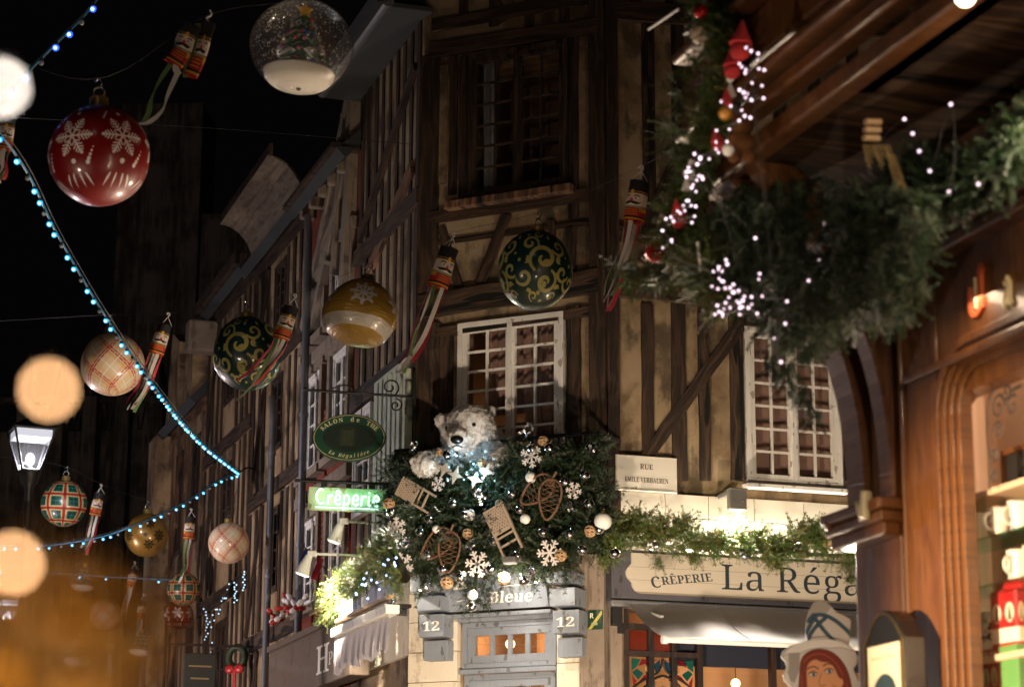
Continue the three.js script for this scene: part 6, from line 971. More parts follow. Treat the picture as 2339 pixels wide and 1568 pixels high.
// fairy lights on the shop's hanging garland
{
  const g = thing('fairy_lights', 'warm white fairy lights strewn down the hanging shop garland', 'light string', put3(1650, 350, J + 0.25, R)), lit = M({ color: 0x000000, emissive: lin(1, 0.72, 0.84), emissiveIntensity: 2.6 }), pts = [], path = [[1704, 105], [1728, 125], [1733, 160], [1690, 145], [1700, 165], [1720, 190], [1690, 205], [1700, 222], [1715, 232], [1670, 240], [1692, 255], [1690, 272], [1640, 300], [1635, 325], [1640, 345], [1585, 355], [1605, 356], [1575, 380], [1590, 375], [1570, 400], [1590, 415], [1585, 420], [1600, 400], [1592, 440], [1576, 460], [1590, 472], [1560, 470], [1545, 480], [1530, 492], [1585, 495], [1540, 505], [1515, 525], [1530, 545], [1535, 555], [1640, 610], [1648, 620], [1640, 632], [1665, 600], [1652, 645], [1640, 660], [1665, 655], [1675, 670], [1690, 665], [1700, 680], [1680, 690], [1690, 700], [1655, 690], [1640, 700], [1632, 716], [1670, 705], [1650, 715], [1710, 705], [1720, 695], [1600, 365], [1580, 390], [1722, 540], [1735, 625], [1733, 640], [1740, 675], [1800, 688], [1797, 735], [1850, 640], [1765, 770], [1785, 825]];
  for (const [X, Y] of [...path, ...path.slice(0, 53).map(([X, Y]) => [X + rr(-26, 26), Y + rr(-16, 16)])]) { const w = put3(X + rr(-4, 4), Y + rr(-4, 4), X > 1715 && Y > 500 ? 0.86 : J + 0.38, R).sub(g.position); pts.push(w); part(g, 'lit_bulb', bulbG, lit, w.x, w.y, w.z).scale.setScalar(rr(0.0045, 0.0068)); }
  part(g, 'cable', tube(pts, 0.002, 220, 4), mat.wire);
  for (const [X, Y, pw = 0.09] of [[1670, 170, 0.03], [1620, 320, 0.06], [1588, 420], [1545, 500], [1660, 680], [1780, 760]]) { const l = new THREE.PointLight(new THREE.Color(1, 0.76, 0.5), pw, 0, 2); l.position.copy(put3(X - 25, Y, J + 0.5, R)); l.castShadow = true; scene.add(l); }
  const g2 = thing('fairy_lights', 'sparse fairy lights across the shop fir bank and fascia garland', 'light string', put3(2050, 450, 0.7, R)), pt2 = [];
  for (const [X, Y] of [[1872, 592], [1884, 535], [1882, 510], [2066, 272], [2085, 305], [2100, 345], [2124, 390], [2172, 238], [2168, 438], [1960, 500], [2235, 420]]) { const w = put3(X, Y, 0.62, R).sub(g2.position); pt2.push(w); part(g2, 'lit_bulb', bulbG, lit, w.x, w.y, w.z).scale.setScalar(0.0062); } part(g2, 'cable', tube(pt2, 0.002, 60, 4), mat.wire);
}
// trimmings of the hanging shop garland
bauble('bead_bauble', 'pale marbled ball at the top of the hanging shop garland', M({ map: stoneTex, color: lin(1, 0.85, 0.78), roughness: 0.4 }), 1603, 74, 30, J + 0.25, R, 'baubles on the shop garland');
bauble('bead_bauble', 'red glitter swirl ball at the left tip of the shop garland', MP({ color: lin(0.5, 0.02, 0.02), roughness: 0.25, metalness: 0.3, bumpMap: (() => texture(256, 1, (u, v) => { const s = 0.5 + 0.5 * Math.sin(v * 60 + u * 6.28); return [s, s, s]; }, false))(), bumpScale: 0.01 }), 1497, 576, 27, J + 0.25, R, 'baubles on the shop garland');
bauble('bead_bauble', 'pale striped ball right of the red glitter ball', M({ roughness: 0.4, map: canvasTex(256, 256, (c) => { c.fillStyle = '#d8c0a8'; c.fillRect(0, 0, 256, 256); c.strokeStyle = '#8a6248'; c.lineWidth = 9; for (let k = -8; k < 16; k++) { c.beginPath(); c.moveTo(0, k * 32); c.lineTo(256, k * 32 + 90); c.stroke(); } }) }), 1548, 585, 26, J + 0.2, R, 'baubles on the shop garland');
bauble('bead_bauble', 'red foil cone-like ball at the very top of the garland', MP({ color: lin(0.45, 0.015, 0.015), roughness: 0.2, metalness: 0.6 }), 1600, 26, 17, J + 0.3, R, 'baubles on the shop garland');
bauble('bead_bauble', 'amber ball in the middle of the hanging garland', M({ color: lin(0.45, 0.2, 0.03), roughness: 0.3 }), 1656, 258, 16, J + 0.32, R, 'baubles on the shop garland');
bauble('bead_bauble', 'small silver ball behind the red glitter ball', mat.silver, 1476, 585, 13, J + 0.2, R, 'baubles on the shop garland');
bauble('bead_bauble', 'white ball beside the teddy in the garland', mat.whiteMatt, 1663, 343, 14, J + 0.3, R, 'baubles on the shop garland');
{ // red felt gnome hats, white figures and a brown teddy in the garland
  const felt = M({ color: lin(0.55, 0.035, 0.04), roughness: 0.95 });
  for (const [X, Y, s, w] of [[1693, 88, 40, 'uppermost'], [1672, 140, 32, 'just under the first'], [1637, 315, 24, 'above the light cluster'], [1548, 485, 30, 'among the brightest lights'], [1660, 222, 20, 'half hidden in the needles']]) { const k = s / 520, g = thing('felt_gnome', `red felt gnome with pointed hat, ${w}, in the hanging garland`, 'gnome', put3(X, Y, J + 0.28, R), 'felt gnomes in the garland'); g.rotation.z = rr(-0.3, 0.3); part(g, 'hat', new THREE.LatheGeometry([[0.001, 1.1], [0.12, 0.85], [0.35, 0.3], [0.62, -0.25], [0.6, -0.35], [0.001, -0.3]].map(([a, b]) => V2(a * k, b * k)), 20), felt); part(g, 'body', new THREE.SphereGeometry(k * 0.55, 16, 12).scale(1, 0.9, 1), felt, 0, -k * 0.72, 0); }
  for (const [X, Y, w] of [[1580, 385, 'left of the hanging cable of lights'], [1568, 410, 'just below the other white figure'], [1668, 195, 'upper, half hidden']]) { const k = 0.03, g = thing('white_figure', `small white felt figure among the lights, ${w}`, 'figurine', put3(X, Y, J + 0.26, R), 'white figures in the garland'); part(g, 'head', new THREE.SphereGeometry(k * 0.55, 14, 10), mat.whiteMatt, 0, k * 1.0, 0); part(g, 'gown', new THREE.ConeGeometry(k * 0.8, k * 2.2, 16), mat.whiteMatt, 0, -k * 0.4, 0); }
  const tb = M({ color: lin(0.26, 0.1, 0.03), roughness: 1, bumpMap: fluffBump, bumpScale: 0.01 }), t = thing('brown_teddy', 'brown plush teddy dangling at the right of the hanging garland', 'plush bear', put3(1690, 330, J + 0.22, R)); for (const [n, x, y, z, r] of [['body', 0, 0, 0, 0.062], ['head', 0.01, 0.075, 0.02, 0.046], ['ear', -0.025, 0.118, 0.02, 0.016], ['ear', 0.045, 0.118, 0.02, 0.016], ['leg', -0.03, -0.06, 0.03, 0.028], ['leg', 0.035, -0.06, 0.03, 0.028]]) part(t, n, bulbG, tb, x, y, z).scale.setScalar(r);
  const strip = (label, X0, Y0, X1, Y1) => { const a = put3(X0, Y0, J + 0.25, R), b = put3(X1, Y1, J + 0.25, R), g = thing('icicle_rod', label, 'icicle', a, 'pale rods in the garland'); part(g, 'rod', rod(V(0, 0, 0), b.clone().sub(a), 0.006, 8), mat.whiteMatt); part(g, 'tip', new THREE.SphereGeometry(0.008, 8, 6), mat.whiteMatt); };
  strip('pale thin rod pointing left out of the top of the garland', 1482, 66, 1550, 20); strip('pale rod hanging under the striped ball', 1594, 555, 1600, 620);
}
// straw star on the shop bank and paper crown on the post
const strawM = M({ color: lin(0.28, 0.19, 0.07), roughness: 0.7 });
{ const g = thing('straw_star', 'golden bundle of straw tied on the dark fir bank', 'straw star', put3(1995, 310, 0.7, R)); g.scale.set(0.8, 0.9, 0.8); for (let i = 0; i < 3; i++) part(g, 'wooden_slat', rbox(0.09, 0.022, 0.03, 0.004), mat.wickerPale, -0.005 * i, 0.06 - i * 0.035, 0, 0, 0.5, 0.12); for (let i = 0; i < 16; i++) part(g, 'straw', rod(V(-0.05 + i * 0.008, -0.04, 0.01), V(-0.04 + i * 0.009, -0.12 - 0.03 * Math.sin(i), 0.02), 0.0018, 5), strawM); for (let i = 0; i < 8; i++) part(g, 'straw', rod(V(0.06 + i * 0.005, -0.08, 0.0), V(0.10 + i * 0.006, -0.26 + 0.02 * (i % 3), 0.02), 0.003, 5), strawM); }
{ const g = thing('carved_leaf', 'pale gilt leaf ornament on the dark corner post', 'ornament', put3(1980, 1158, 0.14, R)); g.rotation.y = R.rot; const gm = M({ color: lin(0.55, 0.48, 0.30), roughness: 0.5 }); part(g, 'leaf', extr([[-0.03, -0.05], [0.03, -0.05], [0.04, 0.05], [0.0, 0.0], [-0.06, 0.03], [-0.05, 0.0]], 0.02, 0.006), gm); part(g, 'leaf', extr([[0.0, -0.04], [0.04, -0.05], [0.045, 0.055], [0.02, 0.06]], 0.02, 0.006), gm, 0, 0, 0.012); }

// ---------------------------------------------------------------- hanging signs on the main street side
{ // oval tea-room sign on a scrolled iron bracket
  const F = wallFrame(flat(A.pt(AL, 0)), 1, 0.02); // across the street, edge to the wall
  const a = wallPt(F, 697, 890, 0.15), b = wallPt(F, 944, 906, 0.15), c = wallPt(F, 797, 1000, 0.15), L = b.x - a.x, s = wallPt(F, 880, 1000, 0.15).x - wallPt(F, 716, 1000, 0.15).x;
  const g = thing('oval_sign', 'dark green oval tea-room sign on a scrolled iron bracket', 'sign', b); const rel = (p) => p.clone().sub(b);
  part(g, 'bracket_bar', rod(rel(a), V(0, 0, 0), 0.014), mat.iron); part(g, 'finial', new THREE.SphereGeometry(0.022, 10, 8), mat.iron, a.x - b.x, a.y - b.y, 0);
  const spiral = (cx, cy, r, t0, s2, n = 1.4) => tube(Array.from({ length: 22 }, (_, i) => { const k = i / 21, t = t0 + s2 * n * 2 * PI * k; return V(cx + Math.cos(t) * r * (1 - 0.8 * k), cy + Math.sin(t) * r * (1 - 0.8 * k), 0); }), 0.009, 50, 6);
  part(g, 'scroll', spiral(-0.24, 0.10, 0.10, -1.6, 1), mat.iron); part(g, 'scroll', spiral(-0.18, -0.09, 0.07, 1.6, -1), mat.iron); part(g, 'scroll', tube([V(-0.9, 0.05, 0), V(-0.7, 0.12, 0), V(-0.55, 0.04, 0), V(-0.4, 0.06, 0)], 0.008, 24, 6), mat.iron); part(g, 'wall_plate', boxAt(0.03, 0.5, 0.04, 0.01, 0, 0), mat.iron);
  const cc = rel(c), pts = []; for (let i = 0; i < 48; i++) pts.push([Math.cos(i / 24 * PI) * s / 2, Math.sin(i / 24 * PI) * s * 0.325]);
  for (const e of [-0.12, 0.12]) part(g, 'hanger', rod(V(cc.x + e, cc.y + s * 0.3, 0), V(cc.x + e, 0.0 + (a.y - b.y) * -cc.x / L * 1, 0), 0.006), mat.iron);
  const og = extr(pts, 0.03, 0.008), p = og.attributes.position, uv = og.attributes.uv; for (let i = 0; i < p.count; i++) uv.setXY(i, p.getX(i) / s + 0.5, p.getY(i) / (s * 0.65) + 0.5);
  const ov = part(g, 'oval_board', og, M({ roughness: 0.35, map: canvasTex(1024, 666, (x, W, H) => {
    x.fillStyle = '#16382a'; x.fillRect(0, 0, W, H); x.fillStyle = '#18231d'; x.beginPath(); x.ellipse(W / 2, H / 2, W * 0.37, H * 0.31, 0, 0, 7); x.fill();
    x.strokeStyle = '#a99d74'; x.lineWidth = 8; x.beginPath(); x.ellipse(W / 2, H / 2, W * 0.488, H * 0.485, 0, 0, 7); x.stroke();
    x.fillStyle = '#b9ae8c'; x.textAlign = 'center'; x.textBaseline = 'middle';
    const round = (txt, font, t0, t1, rx, ry, flip) => { x.font = font; [...txt].forEach((ch, i) => { const t = t0 + (t1 - t0) * i / (txt.length - 1), px = W / 2 + Math.cos(t) * rx, py = H / 2 - Math.sin(t) * ry; x.save(); x.translate(px, py); const tx = -Math.sin(t) * rx, ty = -Math.cos(t) * ry; let r = Math.atan2(ty, tx) + (flip ? 0 : PI); x.rotate(r); x.fillText(ch, 0, 0); x.restore(); }); };
    round('SALON de THE', 'bold 84px serif', 2.62, 0.52, W * 0.43, H * 0.395, false); round('La R\u00E9gali\u00E8re', 'italic bold 70px serif', 4.05, 5.38, W * 0.42, H * 0.40, true);
    x.strokeStyle = 'rgba(150,140,90,0.30)'; x.lineWidth = 4; for (let k = 0; k < 9; k++) { x.strokeRect(W * (0.40 + k * 0.018), H * 0.36, W * 0.016, H * 0.3); } x.strokeRect(W * 0.38, H * 0.345, W * 0.2, H * 0.33); x.beginPath(); x.moveTo(W * 0.36, H * 0.345); x.lineTo(W * 0.48, H * 0.27); x.lineTo(W * 0.6, H * 0.345); x.stroke();
  }) }), cc.x, cc.y, -0.02);
}
{ // neon creperie sign
  const F = wallFrame(flat(A.pt(AL, 0)), 1, 0.02), P0 = wallPt(F, 705, 1163, 0.25), P1 = wallPt(F, 884, 1118, 0.25), tl = wallPt(F, 705, 1110, 0.25), tr = wallPt(F, 884, 1117, 0.25), w = tr.x - tl.x, h = tl.y - P0.y;
  const g = thing('neon_sign', 'green lit neon creperie sign on an iron bar', 'sign', tl), slope = Math.atan2(tr.y - tl.y, tr.x - tl.x); g.rotation.z = slope;
  part(g, 'panel', rbox(w, h, 0.05, 0.006).translate(w / 2, -h / 2, -0.03), M({ map: paintTex, color: lin(0.55, 0.72, 0.46), roughness: 0.5 }));
  part(g, 'bar', rod(V(-0.15, 0.06, -0.03), V(w + 0.18, 0.06, -0.03), 0.016), mat.iron); for (const k of [0.19, 0.8]) part(g, 'clamp', boxAt(0.06, 0.07, 0.03, w * k, 0.025, -0.03), mat.iron);
  const neon = M({ color: 0x000000, emissive: lin(0.62, 1.0, 0.86), emissiveIntensity: 2.6 }), strokes = {
    C: [[[0.30, 0.86], [0.16, 0.9], [0.02, 0.66], [0.03, 0.36], [0.18, 0.14], [0.34, 0.18]]],
    r: [[[0.02, 0.1], [0.03, 0.62]], [[0.03, 0.42], [0.12, 0.6], [0.22, 0.58]]],
    e: [[[0.03, 0.36], [0.22, 0.4], [0.2, 0.6], [0.1, 0.64], [0.02, 0.44], [0.05, 0.18], [0.16, 0.1], [0.26, 0.2]]],
    p: [[[0.03, 0.62], [0.03, -0.2]], [[0.03, 0.5], [0.14, 0.64], [0.25, 0.46], [0.2, 0.18], [0.05, 0.14]]],
    i: [[[0.03, 0.62], [0.03, 0.12], [0.10, 0.1]]], '^': [[[0.02, 0.72], [0.12, 0.86], [0.22, 0.72]]], '.': [[[0.03, 0.78], [0.05, 0.82]]] };
  let x = 0.14; const KX = 1.3, S = h * 0.80, wd = { C: 0.42, r: 0.25, e: 0.31, p: 0.33, i: 0.15 };
  for (const ch of 'Creperie') { const gl = strokes[ch]; gl.forEach((st) => part(g, 'neon_tube', tube(st.map(([a, b]) => V(w * 0.1 + (x - 0.14) * S * KX + a * S * KX, -h + h * 0.17 + b * S, 0.02)), 0.009, st.length * 6, 6), neon)); if (ch === 'e' && x < 1.1) part(g, 'neon_tube', tube(strokes['^'][0].map(([a, b]) => V(w * 0.1 + (x - 0.14) * S * KX + a * S * KX, -h + h * 0.17 + b * S, 0.02)), 0.008, 12, 6), neon); if (ch === 'i') part(g, 'neon_tube', tube([V(w * 0.1 + (x - 0.11) * S * KX, -h + h * 0.17 + 0.76 * S, 0.02), V(w * 0.1 + (x - 0.10) * S * KX, -h + h * 0.17 + 0.82 * S, 0.02)], 0.009, 4, 6), neon); x += wd[ch] + 0.045; }
  part(g, 'neon_tube', tube([V(w * 0.1, -h * 0.88, 0.02), V(w * 0.45, -h * 0.885, 0.02), V(w * 0.9, -h * 0.88, 0.02)], 0.007, 20, 6), neon);
  const rl = new THREE.RectAreaLight(new THREE.Color(0.35, 1, 0.55), 2.2, w * 0.8, h * 0.6); rl.position.copy(tl).add(V(w / 2, -h / 2, 0.07)); rl.lookAt(rl.position.clone().add(V(0, 0, 1))); scene.add(rl);
  const rb = new THREE.RectAreaLight(new THREE.Color(0.35, 1, 0.5), 2.2, w * 0.8, h * 0.6); rb.position.copy(tl).add(V(w / 2, -h / 2, 0.075)); rb.lookAt(rb.position.clone().add(V(0, 0, -1))); scene.add(rb);
}
// street name plate and small green plaque
{ const a = bw(1406, 1118, 0.08), b = bw(1546, 1045, 0.08), w = b[0] - a[0], h = b[1] - a[1] + 0.0, g = thing('street_plate', 'enamel street name plate RUE EMILE VERHAEREN on the side street', 'sign', B.pt((a[0] + b[0]) / 2, (a[1] + b[1]) / 2, 0.07)); g.rotation.y = B.rot;
  part(g, 'plate', rbox(w, h, 0.02, 0.008), M({ color: lin(0.66, 0.62, 0.54), roughness: 0.35 })); part(g, 'rim', merge([boxAt(w, 0.008, 0.012, 0, h / 2 - 0.012, 0.008), boxAt(w, 0.008, 0.012, 0, -h / 2 + 0.012, 0.008), boxAt(0.008, h - 0.03, 0.0118, w / 2 - 0.012, 0, 0.008), boxAt(0.008, h - 0.03, 0.0118, -w / 2 + 0.012, 0, 0.008)]), M({ color: lin(0.6, 0.56, 0.48), roughness: 0.35 }));
  part(g, 'lettering', new THREE.PlaneGeometry(w * 0.94, h * 0.9), M({ roughness: 0.5, transparent: true, map: canvasTex(1024, 512, (c, W, H) => { c.clearRect(0, 0, W, H); c.fillStyle = '#3c3020'; c.textAlign = 'center'; c.textBaseline = 'middle'; c.font = 'bold 112px serif'; c.fillText('RUE', W / 2, 150); c.save(); c.translate(W / 2, 360); c.scale(0.84, 1.12); c.font = 'bold 92px serif'; c.fillText('EMILE VERHAEREN', 0, 0); c.restore(); }) }), 0, 0, 0.0125); }
{ const a = aw(1342, 1438, 0.12), b = aw(1376, 1392, 0.12), w = b[0] - a[0], h = b[1] - a[1], g = thing('green_plaque', 'small green plaque with a yellow diagonal stripe on the corner post', 'sign', A.pt((a[0] + b[0]) / 2, (a[1] + b[1]) / 2, 0.115)); g.rotation.y = A.rot; part(g, 'plate', rbox(w, h, 0.012, 0.004), M({ color: lin(0.02, 0.07, 0.04), roughness: 0.4 })); part(g, 'print', new THREE.PlaneGeometry(w * 0.96, h * 0.96), M({ roughness: 0.4, map: canvasTex(256, 320, (c, W, H) => { c.fillStyle = '#16321f'; c.fillRect(0, 0, W, H); c.fillStyle = '#a89a3e'; c.save(); c.translate(W * 0.5, H * 0.6); c.rotate(-0.92); c.fillRect(-220, -26, 440, 52); c.restore(); c.fillStyle = '#d8d3c0'; c.font = 'bold 120px sans-serif'; c.fillText('R', 28, 128); c.fillStyle = '#8f936a'; c.fillRect(60, 205, 110, 46); }) }), 0, 0, 0.0075); }

// ---------------------------------------------------------------- planter with valance on the main street side
{ const z = 0.62, a = wallPt(C, 776, 1400, z), b = wallPt(C, 897, 1330, z), xa = C.px(776, 1400, z)[0], xb = C.px(900, 1335, z)[0], y = C.px(836, 1398, z)[1], w = xb - xa, g = thing('shop_planter', 'white boarded planter with torn cloth valance over the shop door', 'planter', C.pt((xa + xb) / 2, y, z)); g.rotation.y = C.rot;
  const nB = 7; for (let i = 0; i < nB; i++) part(g, 'board', rbox(w / nB - 0.012, 0.36, 0.03, 0.006), i % 2 ? mat.white : M({ map: paintTex, color: lin(0.50, 0.55, 0.72), roughness: 0.6 }), -w / 2 + (i + 0.5) * w / nB, 0.2, 0);
  part(g, 'rail', rbox(w + 0.02, 0.035, 0.05, 0.006), mat.wickerPale, 0, 0.03, 0.03); part(g, 'ledge', rbox(w + 0.06, 0.09, 0.14, 0.012), mat.white, 0, -0.09, 0.02); part(g, 'floor', box(w, 0.03, 0.16), mat.dark, 0, -0.05, -0.09);
  const v = new THREE.PlaneGeometry(w, 0.34, 40, 8), p = v.attributes.position; for (let i = 0; i < p.count; i++) { const X = p.getX(i), Y = p.getY(i); p.setZ(i, 0.025 * Math.sin(X * 26 + Math.sin(X * 7)) * (0.5 - Y / 0.34)); if (Y < -0.16) p.setY(i, Y + 0.03 * Math.sin(X * 9) + 0.02 * Math.sin(X * 31)); } v.computeVertexNormals();
  part(g, 'valance', v, MP({ color: lin(0.62, 0.58, 0.60), roughness: 0.95, side: THREE.DoubleSide, transmission: 0.2, thickness: 0 }), 0, -0.32, 0.05);
  for (const e of [-1, 1]) part(g, 'bracket', rbox(0.05, 0.06, 0.14, 0.01), mat.iron, e * w * 0.45, -0.1, -0.08);
}

// ---------------------------------------------------------------- lamps
const housing = M({ color: lin(0.16, 0.15, 0.14), roughness: 0.5, metalness: 0.3 });
function floodlight(label, f, X, Y, z, power, color, aimDown, glow, tiltOut = 0.1) {
  const c = wallPt(f, X, Y, z), g = thing('flood_lamp', label, 'lamp', c, 'flood lamps on the fronts'); g.rotation.y = f.rot;
  part(g, 'housing', rbox(0.18, 0.2, 0.08, 0.012), housing); part(g, 'visor', rbox(0.18, 0.02, 0.12, 0.006), housing, 0, 0.095, 0.01); part(g, 'arm', rbox(0.05, 0.05, z, 0.01), housing, 0, 0.09, -z / 2 - 0.02); part(g, 'screw', new THREE.SphereGeometry(0.012, 8, 6), mat.zinc, -0.05, -0.02, 0.042); part(g, 'screw', new THREE.SphereGeometry(0.012, 8, 6), mat.zinc, 0.05, -0.02, 0.042);
  part(g, 'lamp_glass', rbox(0.15, 0.012, 0.07, 0.004), M({ color: 0x000000, emissive: color, emissiveIntensity: glow }), 0, -0.107, 0);
  const s = new THREE.SpotLight(color, power, 0, 1.45, 0.25, 2); s.position.copy(c).add(V(0, -0.125, 0)); s.target.position.copy(c).add(V(0, -1, 0)).addScaledVector(f.n, aimDown); s.castShadow = true; s.shadow.radius = 2; scene.add(s, s.target);
}
const warmW = new THREE.Color(1, 0.87, 0.70);
floodlight('grey box flood lamp on the wall over the creperie signboard', B, 1683, 1140, 0.46, 50, warmW, -0.06, 3);
{ // lamp tucked under the balcony fir, lighting the door
  const c = wallPt(A, 1165, 1278, 1.0), g = thing('flood_lamp', 'flood lamp half hidden under the fir mass, aimed at the blue door', 'lamp', c, 'flood lamps on the fronts'); g.rotation.y = A.rot; part(g, 'housing', rbox(0.14, 0.05, 0.1, 0.01), housing); part(g, 'arm', boxAt(0.03, 0.03, 0.45, 0, 0.03, -0.22), housing); part(g, 'lamp_glass', rbox(0.11, 0.012, 0.08, 0.004), M({ color: 0x000000, emissive: warmW, emissiveIntensity: 0.8 }), 0, -0.033, 0);
  const s = new THREE.SpotLight(warmW, 10, 0, 1.25, 0.5, 2); s.position.copy(c).add(V(0, -0.05, 0)); s.target.position.copy(wallPt(A, 1160, 1560, 0)); s.castShadow = true; s.shadow.radius = 3; scene.add(s, s.target); }
for (const [label, X0, Y0, X1, Y1, tx, ty, pw] of [['upper arm lamp over the planter, tinted green by the neon', 890, 1196, 785, 1190, 860, 1290, 60], ['lower arm lamp left of the planter garland', 820, 1268, 712, 1264, 800, 1370, 60]]) {
  const F = wallFrame(flat(A.pt(AL, 0)), 1, 0.02), a = wallPt(F, X0, Y0, 0.1), b = wallPt(F, X1, Y1, 0.1), g = thing('arm_lamp', `white ${label}`, 'lamp', a, 'arm lamps over the planter'); const e = b.clone().sub(a);
  part(g, 'arm', rod(V(0, 0, 0), e, 0.014), mat.whiteMetal); part(g, 'elbow', rbox(0.09, 0.06, 0.06, 0.01), mat.whiteMetal, e.x, e.y, e.z);
  const hd = part(g, 'lamp_head', new THREE.CylinderGeometry(0.035, 0.075, 0.2, 14).translate(0, -0.1, 0), mat.whiteMetal, e.x - 0.03, e.y - 0.02, e.z, 0, 0, -0.35); part(hd, 'lamp_glass', new THREE.CylinderGeometry(0.06, 0.06, 0.01, 14), M({ color: 0x000000, emissive: warmW, emissiveIntensity: 2 }), 0, -0.205, 0);
  const s = new THREE.SpotLight(new THREE.Color(1, 0.88, 0.7), pw, 0, 0.8, 0.6, 2); s.position.copy(b).add(V(-0.08, -0.28, 0.06)); s.target.position.copy(wallPt(C, tx, ty, 0.55)); s.castShadow = true; s.shadow.radius = 2; scene.add(s, s.target);
}
// street lantern at the left
function lantern(label, p, scale, color, power, glow) {
  const g = thing('street_lantern', label, 'lantern', p, 'street lanterns'); g.scale.setScalar(scale); const gl = MP({ color: lin(0.95, 0.96, 0.98), transmission: 1, thickness: 0, roughness: 0.05 });
  const tw = 0.23, bw2 = 0.10, H = 0.46; for (let k = 0; k < 4; k++) { const s = new THREE.BufferGeometry(), P = [[-bw2, 0, bw2], [bw2, 0, bw2], [tw, H, tw], [-tw, H, tw]]; s.setAttribute('position', new THREE.Float32BufferAttribute([...P[0], ...P[1], ...P[2], ...P[0], ...P[2], ...P[3]], 3)); s.computeVertexNormals(); part(g, 'pane', s, gl, 0, 0, 0, 0, k * PI / 2 + 0.4); part(g, 'frame_bar', rod(V(bw2, 0, bw2), V(tw, H, tw), 0.013), mat.iron, 0, 0, 0, 0, k * PI / 2 + 0.4); part(g, 'frame_bar', rod(V(-tw, H, tw), V(tw, H, tw), 0.014), mat.iron, 0, 0, 0, 0, k * PI / 2 + 0.4); part(g, 'frame_bar', rod(V(-bw2, 0, bw2), V(bw2, 0, bw2), 0.012), mat.iron, 0, 0, 0, 0, k * PI / 2 + 0.4); }
  part(g, 'lamp_plate', boxAt(tw * 1.7, 0.09, tw * 1.7, 0, H - 0.06, 0), M({ color: 0x000000, emissive: color, emissiveIntensity: glow })).rotation.y = 0.4;
  part(g, 'bulb', new THREE.SphereGeometry(0.055, 14, 10).scale(1, 1.4, 1), M({ color: 0x000000, emissive: color, emissiveIntensity: glow * 2 }), 0, 0.13, 0);
  part(g, 'hood', new THREE.ConeGeometry(tw * 1.5, 0.16, 4).rotateY(PI / 4 + 0.4).translate(0, H + 0.09, 0), mat.iron); part(g, 'base', new THREE.LatheGeometry([[0.001, -0.35], [0.04, -0.35], [0.05, -0.2], [0.1, -0.12], [0.13, -0.02], [0.13, 0], [0.001, 0]].map(([a, b]) => V2(a, b)), 16), mat.iron); part(g, 'post', new THREE.CylinderGeometry(0.035, 0.05, p.y / scale - 0.3, 10).translate(0, -(p.y / scale - 0.3) / 2 - 0.3, 0), mat.iron);
  const l = new THREE.PointLight(color, power, 0, 2); l.position.copy(p).add(V(0, 0.13 * scale, 0)); l.castShadow = true; l.shadow.radius = 5; scene.add(l); return g;
}
const coolW = new THREE.Color(0.95, 0.92, 1), sodium = new THREE.Color(1, 0.80, 0.60);
lantern('iron street lantern with white glowing panes at the left', at(66, 1075, 26), 1.05, coolW, 14, 0.8);
lantern('small distant glowing lantern at the lower left', at(18, 1415, 40), 0.75, coolW, 6, 1.2);
// unseen lanterns added outside the frame as fill for fronts and ornaments
lantern('added fill lantern on the left pavement, just outside the picture', V(-6, 1.6, -9.5), 1.0, sodium, 26, 2);
lantern('added fill lantern on the right pavement, below and beside the picture', V(1.3, 0.85, -8.4), 0.9, new THREE.Color(1, 0.82, 0.6), 16, 2);
lantern('added fill lantern at the foot of the timber row, below the picture', C.pt(-7.0, 2.0, 6.5), 1.0, new THREE.Color(1, 0.80, 0.76), 125, 2);
lantern('added fill lantern before the corner house, below the picture', B.pt(0.1, 1.75, 5.0), 1.0, new THREE.Color(1, 0.78, 0.54), 68, 2);
// cold-warm strip along the top of the creperie signboard, behind the garland
{ const a = bw(1402, 1262, 0.1), y = bw(1402, 1250, 0.1)[1] + 0.03, L = 3.4, g = thing('light_strip', 'bright light strip on top of the creperie signboard behind the garland', 'lamp', B.pt(a[0] + L / 2, y, 0.18)); g.rotation.y = B.rot; part(g, 'housing', rbox(L, 0.03, 0.07, 0.006), housing); part(g, 'lamp_glass', boxAt(L - 0.04, 0.008, 0.05, 0, 0.019, 0), M({ color: 0x000000, emissive: warmW, emissiveIntensity: 3 }));
  const r = new THREE.RectAreaLight(new THREE.Color(1, 0.86, 0.68), 75, L - 0.04, 0.05); r.position.copy(B.pt(a[0] + L / 2, y + 0.03, 0.18)); r.lookAt(B.pt(a[0] + L / 2, y + 1, -0.12)); scene.add(r); }
{ const p = V(-0.3, 1.45, -16.5), g = lantern('added hooded fill lantern below the picture, facing the corner house', p, 1.0, new THREE.Color(1, 0.78, 0.56), 150, 2); part(g, 'shade', new THREE.CylinderGeometry(0.30, 0.34, 0.03, 28).translate(0, 0.47, 0), mat.iron); }  // unseen lantern added to light the bear; its shade keeps upper walls dark
